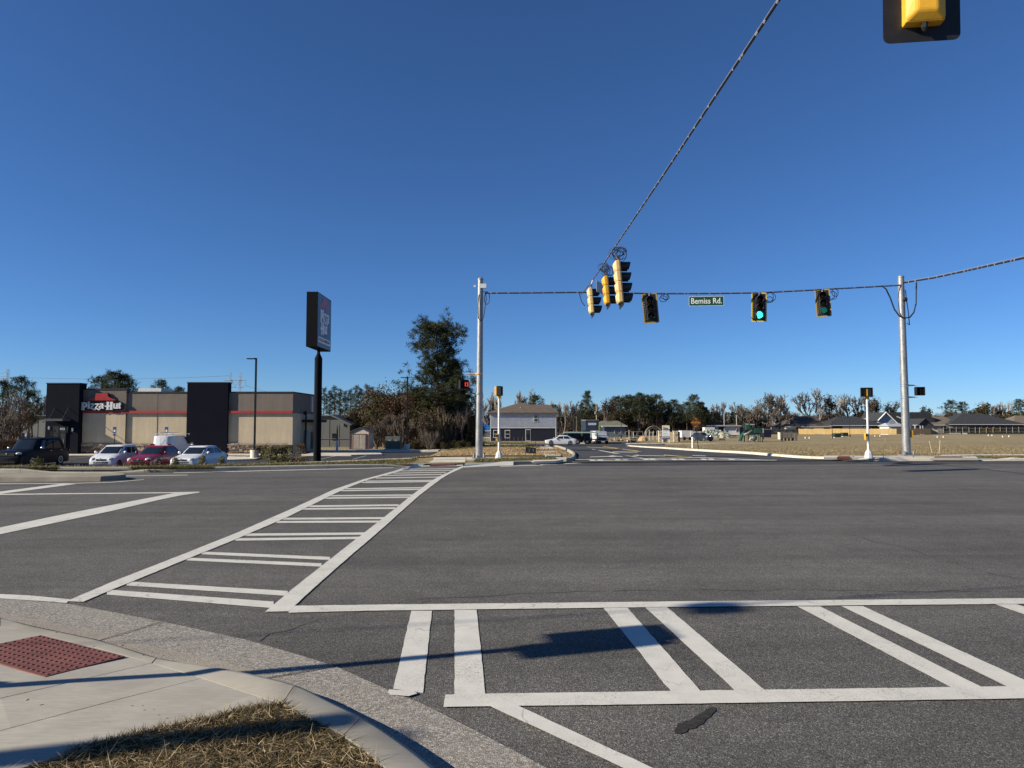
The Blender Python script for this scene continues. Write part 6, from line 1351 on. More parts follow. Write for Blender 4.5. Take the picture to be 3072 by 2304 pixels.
        for yy in (lerp(c0, c3, .42), lerp(c0, c3, .72)): b = MB(); b.box((s_*hw*1.0, yy, zb0-.14), (.03, .17, .03)); b.build('door_handle', CHROME if chrome else paint, t)
    b = MB(); b.box((0, nose+.012, zl-.02), (hw*grille[0]*2, .06, grille[1])); b.build('grille', GRILLE, t); b = MB(); b.lathe([(.07, 0), (.06, .03)], (0, nose-.01, zl+.02), 12, M=Matrix.Rotation(R(90), 3, 'X')); b.build('badge', CHROME, t)
    b = MB(); b.box((0, nose+.03, .42), (hw*1.1, .06, .16)); b.build('lower_intake', GRILLE, t)
    b = MB(); b.box((0, .5*L_+.005, .62), (.42, .02, .16)); b.build('number_plate', PLATE, t)
    if rack:
        for s_ in (-1, 1): b = MB(); b.tube([(s_*hw*.7, lerp(c1, c2, .08), H_+.0), (s_*hw*.7, lerp(c1, c2, .5), H_+.07), (s_*hw*.7, lerp(c1, c2, .95), H_+.0)], .025, 6); b.build('roof_rail', DKMET, t)
    return t
SEDAN = [(0, .62), (.02, .70), (.08, .78), (.18, .87), (.3, .95), (.6, .98), (.85, 1.0), (.93, .98), (1, .86)]; HATCH = [(0, .62), (.03, .74), (.1, .86), (.2, .97), (.26, 1.0), (.7, 1.03), (.95, 1.02), (1, .9)]
SUVP = [(0, .85), (.02, 1.0), (.06, 1.1), (.2, 1.18), (.3, 1.22), (.9, 1.24), (1, 1.1)]; VANP = [(0, .7), (.03, .86), (.1, 1.0), (.2, 1.12), (.3, 1.15), (1, 1.15)]
CW, CRED, CBLK, CSIL = car_paint('car_white', (.62, .63, .65)), car_paint('car_red', (.15, .004, .008)), car_paint('car_black', (.0025, .003, .006), 0, .05, .12, .4), car_paint('car_silver_white', (.55, .57, .6))
def lotz(x, y): return T(x, y)+.03
def park(x, y): return (x, y, lotz(x, y))
vehicle('parked_suv', 'large black sport utility vehicle with chrome mirrors at the left edge of the lot', 'car', park(-33.1, 49.7), R(1), 5.3, 2.03, 1.93, CBLK, SUVP, (.27, .4, .9, .99), .4, .58, 'cars parked facing the road', 1.2, True, (.5, .22), True)
vehicle('parked_car', 'white rounded hatchback parked left of the red saloon', 'car', park(-26.4, 48.0), R(2), 3.85, 1.7, 1.52, CW, HATCH, (.2, .42, .88, .99), .3, .64, 'cars parked facing the road', 1.0)
vehicle('parked_car', 'dark red saloon parked between the two white cars', 'car', park(-23.9, 48.5), R(-3), 4.6, 1.78, 1.45, CRED, SEDAN, (.24, .42, .74, .93), .32, .58, 'cars parked facing the road', .96)
vehicle('parked_car', 'white saloon parked right of the red one behind small shrubs', 'car', park(-21.0, 48.4), R(-4), 4.65, 1.78, 1.45, CW, SEDAN, (.24, .42, .74, .93), .32, .58, 'cars parked facing the road', .96)
vn = vehicle('parked_van', 'white cargo van with roof rack and ladder parked facing the restaurant', 'van', park(-28.5, 60.6), R(180), 4.6, 1.75, 1.86, CW, VANP, (.14, .34, .97, 1.0), .31, .6, None, 1.12, False, (.5, .14), False, True, .95, True)
b = MB()
for y in (-1.2, 0, 1.2, 1.9): b.tube([(-.75, y, 1.98), (.75, y, 1.98)], .02, 6)
for s_ in (-.72, .72): b.tube([(s_, -1.3, 1.98), (s_, 2.1, 1.98)], .02, 6)
for s_ in (-.72, .72):
    for y in (-1.2, 1.9): b.tube([(s_, y, 1.84), (s_, y, 1.98)], .018, 6)
b.build('roof_rack', M('rack_white', (.6, .6, .6), .4), vn); b = MB(); [b.tube([(x, -1.0, 2.06), (x, 2.2, 2.06)], .025, 6) for x in (.15, .5)]; [b.tube([(.15, y, 2.06), (.5, y, 2.06)], .018, 5) for y in np.arange(-.9, 2.2, .35)]; b.build('ladder', M('rack_white', (.6, .6, .6), .4), vn)
b = MB(); b.bbox((-.006, 2.3, .7), (.006, 2.312, 1.7)); b.build('door_seam', GRILLE, vn); b = MB(); b.box((.55, 2.305, .98), (.22, .006, .16)); b.build('rear_mark', GREYMET, vn)
def ground_at(u, v): return G(u, v)
g = ground_at(1682, 1336); vehicle('parked_car', 'white saloon parked side-on in front of the trucks near the navy house', 'car', (g.x, g.y, g.z+.06), R(-90), 4.75, 1.84, 1.45, CSIL, SEDAN, (.24, .42, .74, .93), .34, .6, None, .96)
g = ground_at(1720, 1333); vehicle('parked_suv', 'dark sport utility vehicle right behind the side-on white saloon', 'car', (g.x-.6, g.y+3.5, g.z+.06), R(-84), 5.0, 1.95, 1.85, CBLK, SUVP, (.25, .38, .9, .99), .4, .58, None, 1.2)
g = ground_at(2115, 1323.5); vehicle('parked_suv', 'dark blue sport utility vehicle facing the viewer before the tarped stack', 'car', (g.x, g.y+2, g.z), R(28), 4.6, 1.84, 1.68, car_paint('car_dark_blue', (.012, .018, .03)), SUVP, (.27, .42, .88, .99), .36, .58, None, 1.05)
# work trucks
def box_truck(label, u, v, paint, boxmat, s, rz, txt=None):
    g = ground_at(u, v); t = thing('work_truck', label, 'truck', g, rz, 'work trucks behind the white saloon'); 
    b = MB(); b.prism([(-1.05, .55), (1.05, .55), (1.05, 1.5), (.95, 2.25), (-.95, 2.25), (-1.05, 1.5)], -2.2, -.4); b.build('cab', paint, t); b = MB(); b.prism([(-1.0, .6), (1.0, .6), (1.0, 1.35), (-1.0, 1.4)], -3.1, -2.2); b.build('hood', paint, t)
    b = MB(); b.add([(-.85, -2.22, 1.5), (.85, -2.22, 1.5), (.8, -2.06, 2.15), (-.8, -2.06, 2.15)], [(0, 1, 2, 3)]); b.build('windscreen', CARGLASS, t)
    b = MB(); b.bbox((-.7, -3.14, .7), (.7, -3.08, 1.2)); b.build('grille', GRILLE, t)
    for sx_ in (-1, 1):
        b = MB(); b.box((sx_*.82, -3.12, 1.05), (.22, .06, .18)); b.build('headlight', LAMPC, t); b = MB(); b.box((sx_*1.25, -2.2, 1.7), (.12, .06, .36)); b.build('mirror', GRILLE, t)
        for y in (-2.5, 1.6): MB().lathe([(.45, -.15), (.45, .15)], (sx_*.9, y, .45), 16, M=Matrix.Rotation(R(90), 3, 'Y')).build('wheel', TYRE, t)
    if boxmat:
        b = MB(); b.bbox((-1.2, -.3, .8), (1.2, 4.2, s)); bx_ = b.build('cargo_box', boxmat, t); b = MB(); b.bbox((-1.22, -.32, s-.15), (1.22, 4.22, s+.05)); b.build('box_rim', GREYMET, bx_)
        if txt: b = MB(); b.box((0, -.33, s-.75), (1.5, .03, .42)); b.build('print', M('print_pale', (.45, .47, .5), .5), bx_)
    else: b = MB(); b.bbox((-1.1, -.3, .8), (1.1, 4, .95)); b.build('flat_bed', DKMET, t)
    return t
box_truck('navy box truck with pale lettering on the front of its tall body', 1776, 1329, CW, M('box_navy', (.02, .032, .055), .5, .1), 4.2, R(5), True)
box_truck('white work truck facing the viewer beside the yellow tank', 1792, 1332, CW, None, 2.5, R(10))
g = ground_at(1748, 1333); t = thing('utility_trailer', 'low black trailer with spoked wheels behind the dark vehicle', 'trailer', g, R(4), 'work trucks behind the white saloon')
b = MB(); b.bbox((-2.6, -.8, .75), (3.2, .8, .9)); b.build('deck', DKMET, t); b = MB(); b.bbox((-2.6, -.75, .9), (-.8, .75, 1.9)); b.bbox((0, -.6, .9), (1.2, .6, 2.3)); b.build('load', SBLK, t)
for x in (-1.0, .6): b = MB(); b.lathe([(.45, -.1), (.45, .1)], (x, -.85, .45), 18, M=Matrix.Rotation(R(90), 3, 'X')); w_ = b.build('wheel', TYRE, t); b = MB(); b.lathe([(.25, -.02), (.22, .03)], (x, -.96, .45), 14, M=Matrix.Rotation(R(90), 3, 'X')); b.build('rim', RIM, w_)
p0_ = at(1692, 1299, g.y-1); p1_ = at(1803, 1295.5, g.y-1); t = thing('pole_rack', 'long pale green rack bar lying over the parked trucks', 'rack', (p0_.x, p0_.y, p0_.z)); d = p1_-p0_; b = MB(); b.box(tuple(d/2), (d.length, 1.0, .2), 0); b.build('bar', M('rack_pale_green', (.3, .4, .36), .5), t)
for f in (.25, .55, .9): b = MB(); q = d*f; b.bbox((q.x-.06, -.2, -1.6), (q.x+.06, .2, .0)); b.build('support', DKMET, t)
g = ground_at(1808, 1322); t = thing('portable_tank', 'yellow and white upright portable tank right of the work trucks', 'tank', (g.x, g.y+8, g.z)); b = MB(); b.lathe([(.75, .9), (.8, 1.4), (.8, 2.6), (.5, 3.0), (.2, 3.05)], n=16); b.build('body', M('tank_yellow', (.6, .52, .06), .5, .1), t, 'auto'); b = MB(); b.lathe([(.5, .2), (.6, 1.5), (.55, 2.7), (.3, 2.95)], (.85, .3, 0), 14); b.build('side_tank', M('tank_white', (.6, .6, .58), .5), t, 'auto'); b = MB(); b.box((.3, 0, .5), (1.8, 1, 1)); b.build('stand', DKMET, t)
# ------------------------------------------------------------------ vegetation
def leaf_mat(name, stops, rough=.7):
    t = NT(name); g = t.n('NewGeometry'); r = g.outputs['Random Per Island']
    c = t.ramp(r, stops); n = t.noise(t.pos(False), .9, 3, .6)
    c = t.mix(1, c, t.ramp(n, [(.3, .65), (.7, 1.3)]), 'MULTIPLY')
    m = t.fin(c, rough, 0, .2)
    tr = t.n('BsdfTranslucent'); t.l(c, tr.inputs[0]); mx = t.n('MixShader'); mx.inputs[0].default_value = .25
    t.l(t.b.outputs[0], mx.inputs[1]); t.l(tr.outputs[0], mx.inputs[2]); t.l(mx.outputs[0], t.o.inputs[0]); return m
NEEDLE = leaf_mat('pine_needles', [(0, (.016, .024, .009)), (.5, (.034, .045, .017)), (.85, (.058, .066, .026)), (1, (.095, .092, .045))])
NEEDLE2 = leaf_mat('pine_needles_lighter', [(0, (.02, .03, .01)), (.5, (.045, .058, .02)), (1, (.09, .09, .04))])  # slightly lighter needle greens for some of the pines
OAKLEAF = leaf_mat('evergreen_leaves', [(0, (.016, .022, .008)), (.6, (.04, .05, .02)), (1, (.09, .09, .05))])
DRYLEAF = leaf_mat('dry_brown_leaves', [(0, (.03, .023, .015)), (.4, (.065, .047, .029)), (.75, (.095, .07, .042)), (1, (.15, .115, .075))])
OLIVE = leaf_mat('olive_leaves', [(0, (.022, .022, .008)), (.5, (.05, .048, .017)), (.8, (.085, .07, .025)), (1, (.13, .1, .045))])
RUSSET = leaf_mat('russet_leaves', [(0, (.03, .018, .012)), (.5, (.065, .037, .023)), (1, (.12, .075, .045))])
SHRUBL = leaf_mat('shrub_leaves', [(0, (.05, .055, .012)), (.5, (.13, .135, .03)), (.85, (.24, .23, .06)), (1, (.36, .34, .16))])
SHRUBR = leaf_mat('shrub_leaves_reddish', [(0, (.05, .03, .012)), (.5, (.13, .075, .03)), (.9, (.22, .16, .07)), (1, (.3, .2, .1))])
BARK = M('bark_brown', (.075, .055, .04), .95, .25, 3, stretch=(1, 1, .2), bump=.4); BARKG = M('bark_grey', (.17, .15, .13), .95, .2, 2, stretch=(1, 1, .3)); TWIG = M('twig_grey_brown', (.115, .092, .075), .95, .25, 1.5); TWIGP = M('twig_pale', (.2, .182, .163), .95, .2, 1.5)
def unit(v): return v/np.maximum(1e-9, np.linalg.norm(v, axis=-1, keepdims=True))
def blades(P, D, ln, wd, nr):
    """one thin triangle at each point P along D"""
    N = len(P); S = unit(np.cross(D, nr.normal(size=(N, 3)))); ln = np.asarray(ln).reshape(-1, 1)*np.ones((N, 1)); wd = np.asarray(wd).reshape(-1, 1)*np.ones((N, 1))
    V = np.stack([P-S*wd/2, P+S*wd/2, P+D*ln], 1).reshape(-1, 3); F = np.arange(3*N).reshape(N, 3); return V, F
def leaves(P, sz, nr, flat=.0):
    N = len(P); A = unit(nr.normal(size=(N, 3))*np.array([1, 1, 1-flat])); B = unit(np.cross(A, nr.normal(size=(N, 3)))); s_ = (sz*nr.uniform(.6, 1.3, N)).reshape(-1, 1)
    V = np.stack([P-A*s_*.5, P+B*s_*.32, P+A*s_*.5, P-B*s_*.32], 1).reshape(-1, 3); F = np.arange(4*N).reshape(N, 4); return V, F
def clump(centres, rad, n, ln, wd, nr, up=.35):
    C = np.repeat(np.asarray(centres), n, 0); Rr = np.repeat(np.asarray(rad), n).reshape(-1, 1)
    D = unit(nr.normal(size=C.shape)); D[:, 2] += up; D = unit(D)
    P = C+D*Rr*nr.uniform(.05, .8, (len(C), 1)); Dn = unit(D+nr.normal(size=C.shape)*.45)
    return blades(P, Dn, ln*nr.uniform(.6, 1.2, len(C)), wd, nr)
class Limbs:
    def __init__(s): s.b = MB()
    def go(s, pts, r0, r1, n=5):
        k = len(pts); s.b.tube(pts, [lerp(r0, r1, i/(k-1)) for i in range(k)], n, 0, False)
def pine(seed, H, crown0=.35, spread=.22, nb=46, per=5, ncl=26, ln=.34, wd=.06, cone=False, lean=0.0, profile=None, rad=.42, inner=.4):
    rg = random.Random(seed); nr = np.random.default_rng(seed); L_ = Limbs(); tr = [(lean*H*(k/10)**1.3+rg.uniform(-.06, .06)*H/12, rg.uniform(-.04, .04)*H/12, H*.97*k/10) for k in range(11)]
    r = .017*H+.03; L_.go(tr, r, r*.18, 8); C = []; Rd = []
    for i in range(nb):
        f = crown0+(1-crown0)*((i+rg.random())/nb)**.9; q = (f-crown0)/(1-crown0)
        prof = (profile(q) if profile else ((1-q)**.75*1.0+.12 if cone else (math.sin(math.pi*(q*.78+.2))**.7)))
        ln_ = spread*H*prof*rg.uniform(.55, 1.15); a = i*2.4+rg.uniform(-.6, .6); k10 = min(9.99, f/.97*10); i0 = int(min(9, k10)); base = Vector(tr[i0]).lerp(Vector(tr[i0+1]), k10-i0)
        el = lerp(-.05, .75, q)+rg.uniform(-.15, .2); d = Vector((math.cos(a)*math.cos(el), math.sin(a)*math.cos(el), math.sin(el))); p1 = base+d*ln_*.5+Vector((0, 0, -.03*ln_)); p2 = base+d*ln_+Vector((0, 0, .1*ln_))
        L_.go([base, p1, p2], .012*H*(1.1-q)*.5+.015, .012, 4)
        m = max(1, int(per*(.5+ln_/(spread*H)*.7)))
        for j in range(m):
            t_ = rg.uniform(inner, 1.04); c = base.lerp(p1, t_*2) if t_ < .5 else p1.lerp(p2, t_*2-1); sd = Vector((rg.gauss(0, .16), rg.gauss(0, .16), rg.gauss(.03, .1)))*ln_
            c2 = c+sd
            if sd.length > .2: L_.go([c, c2], .016, .008, 3)
            C.append(tuple(c2)); Rd.append(rad*rg.uniform(.6, 1.25)*(H/15)**.5)
    V, F = clump(C, Rd, ncl, ln, wd, nr); return L_.b, (V, F)
def bare(seed, H, levels=5, spread=.55, trunk=.25, up=.25, nbr=(3, 4), twigmin=.012, tuft=0, multi=1, shrink=.68):
    rg = random.Random(seed); L_ = Limbs(); tips = []
    def grow(p, d, ln_, r, lv):
        k = 3; pts = [p]; q = p; dd = d
        for i in range(k):
            dd = (dd+Vector((rg.gauss(0, .12), rg.gauss(0, .12), rg.gauss(up*.25, .07)))).normalized(); q = q+dd*ln_/k; pts.append(q)
        L_.go(pts, max(r, twigmin), max(r*.62, twigmin), 6 if lv >= levels-1 else (4 if lv > 2 else 3))
        if lv == 0: tips.append(q); return
        n = rg.randint(*nbr)
        for i in range(n):
            t_ = 1.0 if i == 0 else rg.uniform(.35, 1.0); f = t_*k; i0 = min(k-1, int(f)); b0 = pts[i0].lerp(pts[i0+1], f-i0); a = rg.uniform(0, 2*math.pi); sp = spread*rg.uniform(.5, 1.2)*(.5 if i == 0 else 1)
            o = dd.orthogonal().normalized(); o2 = dd.cross(o); nd = (dd*math.cos(sp)+(o*math.cos(a)+o2*math.sin(a))*math.sin(sp)+Vector((0, 0, up*.35))).normalized(); grow(b0, nd, ln_*shrink*rg.uniform(.75, 1.15), r*.58, lv-1)
    for m in range(multi):
        d = Vector((rg.gauss(0, .12 if multi == 1 else .35), rg.gauss(0, .12 if multi == 1 else .35), 1)).normalized(); grow(Vector((rg.uniform(-.3, .3)*(multi > 1), rg.uniform(-.3, .3)*(multi > 1), 0)), d, H*trunk, H*.018+.02, levels)
    return L_.b, tips
def scrub(seed, H, W_, n, sz, stems=7, flat=.0, shape=.75, holes=.35):
    rg = random.Random(seed); nr = np.random.default_rng(seed); L_ = Limbs(); C = []
    for i in range(stems):
        a = rg.uniform(0, 6.28); top = Vector((math.cos(a)*W_*.33*rg.random(), math.sin(a)*W_*.33*rg.random(), H*rg.uniform(.6, .95))); b0 = Vector((rg.uniform(-.2, .2)*W_*.4, rg.uniform(-.2, .2)*W_*.4, 0)); md = b0.lerp(top, .5)+Vector((rg.gauss(0, .08)*W_, rg.gauss(0, .08)*W_, 0)); L_.go([b0, md, top], .012*H+.015, .012, 5)
        for j in range(5): t_ = rg.uniform(.3, 1); c = b0.lerp(md, t_*2) if t_ < .5 else md.lerp(top, t_*2-1); e = c+Vector((rg.gauss(0, .16)*W_, rg.gauss(0, .16)*W_, rg.uniform(.02, .16)*H)); L_.go([c, e], .025, .01, 3)
    m = 34
    for i in range(m):
        z = rg.random()**.8; rr = (1-z**2.2)**.5*shape*.5*W_; a = rg.uniform(0, 6.28); q = rg.uniform(.25, 1)**.5; C.append((rr*q*math.cos(a), rr*q*math.sin(a), z*H*.95))
    C = np.array(C); idx = nr.integers(0, m, n); s_ = nr.uniform(.6, 1.2, m)[idx].reshape(-1, 1); P = C[idx]+nr.normal(size=(n, 3))*np.array([W_*.085, W_*.085, H*.065])*s_; P[:, 2] = np.abs(P[:, 2])
    return L_.b, leaves(P, sz, nr, flat)
PROTO = {}; HT = {}
def proto(key, maker, leafm, barkm, parts=('trunk', 'crown')):
    b, lf = maker(); me_t = b.build(parts[0], barkm, None, False, False); COL.objects.unlink(me_t)
    o2 = None
    if lf is not None:
        o2 = np_mesh(parts[1], lf[0], lf[1], leafm); COL.objects.unlink(o2)
    zs = [v[2] for v in b.v]; HT[key] = max(np.percentile(zs, 99.7), np.percentile(lf[0][:, 2], 99.5) if lf is not None else 0)
    PROTO[key] = (me_t.data, o2.data if o2 else None, parts)
def plant(key, name, label, cat, loc, s=1.0, rz=0.0, group=None, sz=None):
    t = thing(name, label, cat, loc, rz, group); me_t, me_c, parts = PROTO[key]; s3 = (s, s, sz or s)
    a = bpy.data.objects.new(parts[0], me_t); COL.objects.link(a); a.parent = t; a.scale = s3
    if me_c: c = bpy.data.objects.new(parts[1], me_c); COL.objects.link(c); c.parent = t; c.scale = s3
    return t
def tips_leaf(b_t, seed, per, sz):
    b, tips = b_t; nr = np.random.default_rng(seed); P = np.repeat(np.array([tuple(t) for t in tips]), per, 0)+nr.normal(size=(len(tips)*per, 3))*.35; return b, leaves(P, sz, nr)
# the large pine has an irregular crown: wide low arms, a notch and a dome
proto('bigpine', lambda: pine(21, 16.6, .36, .31, 78, 12, 46, .4, .07, inner=.5, profile=lambda q: interp([(0, .5), (.1, 1.05), (.2, 1.1), (.3, .7), (.42, .42), (.55, .62), (.7, .82), (.85, .78), (1, .5)], q), lean=-.03, rad=.5), NEEDLE, BARK)
proto('bigpine2', lambda: pine(22, 12.5, .2, .27, 64, 10, 44, .38, .06, rad=.55), NEEDLE, BARK)
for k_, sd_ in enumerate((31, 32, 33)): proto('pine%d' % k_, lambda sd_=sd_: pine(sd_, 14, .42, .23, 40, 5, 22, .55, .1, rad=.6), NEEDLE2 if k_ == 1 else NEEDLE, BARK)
for k_, sd_ in enumerate((41, 42)): proto('talp%d' % k_, lambda sd_=sd_: pine(sd_, 13, .45, .13, 26, 4, 20, .5, .08, rad=.5), NEEDLE, BARK)
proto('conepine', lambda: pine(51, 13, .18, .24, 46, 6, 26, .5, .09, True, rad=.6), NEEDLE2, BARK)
for k_, (sd_, sp_, up_) in enumerate(((61, .6, .25), (62, .7, .2), (63, .5, .35), (64, .75, .15))): proto('bare%d' % k_, lambda sd_=sd_, sp_=sp_, up_=up_: (bare(sd_, 12, 5, sp_, .27, up_, (3, 4), .036)[0], None), None, TWIG if k_ % 2 else TWIGP, ('branches', ''))
proto('poplar', lambda: (bare(71, 12, 4, .25, .35, .9, (4, 5), .036, multi=3)[0], None), None, TWIGP, ('branches', ''))
for k_, (sd_, m_) in enumerate(((81, DRYLEAF), (82, OLIVE), (83, RUSSET), (84, DRYLEAF))): proto('scrub%d' % k_, lambda sd_=sd_: scrub(sd_, 7, 6.5, 5200, .26, 9), m_, TWIG)
for k_, (sd_, m_) in enumerate(((91, OAKLEAF), (92, OLIVE))): proto('oak%d' % k_, lambda sd_=sd_: tips_leaf(bare(sd_, 9, 4, .65, .28, .2, (3, 4), .03), sd_, 26, .34), m_, BARK)
proto('leafy_bare', lambda: tips_leaf(bare(95, 12, 5, .55, .26, .3, (3, 3), .036), 95, 3, .3), DRYLEAF, TWIG)
def brush_bare(sd_): return bare(sd_, 7, 4, .5, .3, .3, (3, 4), .02, multi=5)[0], None
for k_ in range(2): proto('brush%d' % k_, lambda k_=k_: brush_bare(101+k_), None, TWIG, ('stems', ''))
proto('shrub0', lambda: scrub(111, .9, 1.1, 900, .075, 8, shape=.95), SHRUBL, TWIG, ('stems', 'foliage')); proto('shrub1', lambda: scrub(112, .9, 1.1, 900, .075, 8, shape=.95), SHRUBR, TWIG, ('stems', 'foliage'))
proto('shrub2', lambda: scrub(113, 1.1, .8, 700, .08, 10, shape=.8), SHRUBL, TWIG, ('stems', 'foliage'))
def tree(key, u, Y, vtop, label, name='tree', cat='tree', s0=None, rz=0, group=None, vb=None, H=None, wide=1.0):
    x = ux(u, Y); z = T(x, Y)-.1; h = EYE+(HORIZON-vtop)/FPX*Y-z; H0 = HT[key]
    s = h/H0; return plant(key, name, label, cat, (x, Y, z), s*wide, rz, group, s)
tree('bigpine', 1318, 87, 950, 'tallest pine with an irregular domed crown beside the far-left pole', 'pine_tree', rz=.4)
tree('bigpine2', 1358, 90, 1078, 'dark pine leaning out to the right of the tallest pine', 'pine_tree', rz=2.2)
tree('bigpine2', 1388, 96, 1150, 'lower dark pine half hidden by the far-left pole', 'pine_tree', rz=4.0)
rg = random.Random(17)
TH = 'brown scrubby tree in the thicket behind the lot lamp and below the tallest pine'
for i in range(26):
    u = 1118+i*12.6+rg.uniform(-6, 6); Y = rg.uniform(84, 100) if u > 1215 else rg.uniform(88, 104)
    vt = rg.uniform(1150, 1215) if u < 1260 else rg.uniform(1165, 1250) if u < 1370 else rg.uniform(1225, 1280)
    tree('scrub%d' % (1, 0, 1, 3, 2, 1)[i % 6], u, Y, vt, TH, 'scrub_tree', rz=rg.uniform(0, 6), group='thicket below the tallest pine', wide=rg.uniform(.8, 1.1))
for i in range(8):
    u = 1125+i*38+rg.uniform(-8, 8); tree('brush%d' % (i % 2), u, rg.uniform(82, 88), rg.uniform(1205, 1290), 'bare grey brush stems along the front of the thicket', 'brush', 'bush', rz=rg.uniform(0, 6), group='bare brush at the front of the thicket')
for i in range(14): tree('scrub%d' % (1 if i % 3 else 2), 1210+i*15, rg.uniform(82.5, 84), rg.uniform(1316, 1330), 'low dark clump at the foot of the thicket, '+ORD[i], 'undergrowth', 'bush', rz=rg.uniform(0, 6), group='undergrowth at the foot of the thicket', wide=1.3)
for i, (u, vt) in enumerate(((972, 1163), (990, 1170), (1004, 1158), (1020, 1166), (1035, 1172), (1052, 1168), (1068, 1156), (1082, 1164), (1100, 1153), (1115, 1160), (1132, 1168))): tree('talp%d' % (i % 2), u, rg.uniform(150, 170), vt, 'slender pine in the row behind the grey building, '+ORD[i]+' of eleven', 'pine_tree', rz=rg.uniform(0, 6), group='row of slender pines behind the grey building')
for i, (u, vt) in enumerate(((1040, 1236), (1062, 1228), (1085, 1240), (1108, 1225), (1128, 1232), (1150, 1240))): tree('scrub%d' % (1 if i % 2 else 0), u, 100+i*2, vt, 'olive-brown bush by the end of the grey metal building, '+ORD[i], 'scrub_tree', rz=i, group='bushes behind the shed')
tree('pine0', 340, 135, 1112, 'broad dark pine rising above the restaurant wall sign', 'pine_tree', rz=1, wide=1.25); tree('pine2', 372, 138, 1122, 'dark pine just right of the broad pine above the restaurant', 'pine_tree', rz=2, wide=1.25); tree('pine1', 305, 137, 1127, 'dark pine just left of the broad pine above the restaurant', 'pine_tree', rz=4, wide=1.25)
tree('pine1', 485, 140, 1139, 'small pine behind the white roof unit of the restaurant', 'pine_tree', rz=3); tree('pine2', 535, 145, 1160, 'smaller pine crown at the left of the right dark tower', 'pine_tree', rz=5)
tree('pine2', 62, 84, 1128, 'dark pine at the left edge behind the grey metal wall', 'pine_tree', rz=1.5); tree('pine0', 8, 88, 1140, 'dark pine cut off by the left edge of the picture', 'pine_tree', rz=.5); tree('pine1', 98, 90, 1170, 'smaller pine between the left-edge pine and the left dark tower', 'pine_tree', rz=4.4)
for i, (u, Y, vt) in enumerate(((5, 72, 1180), (30, 73, 1195), (55, 75, 1205), (85, 78, 1215), (15, 70, 1230), (120, 100, 1190))): tree(('bare2', 'brush0', 'bare0', 'leafy_bare', 'brush1', 'poplar')[i], u, Y, vt, ['bare pale tree at the left edge of the lot', 'pale brush stems at the left edge of the lot', 'bare tree in front of the grey wall', 'bare tree with a few brown leaves by the grey wall', 'brown brush stems at the left edge', 'pale leafless tree showing left of the left dark tower'][i], 'bare_tree', rz=i)
for i, u in enumerate((6, 30, 50)): tree('scrub2', u, 66, 1318, ['russet bush behind the black vehicle, at the left edge', 'russet bush behind the black vehicle, middle one', 'russet bush behind the black vehicle, right one'][i], 'bush', 'bush', rz=i, wide=1.4)
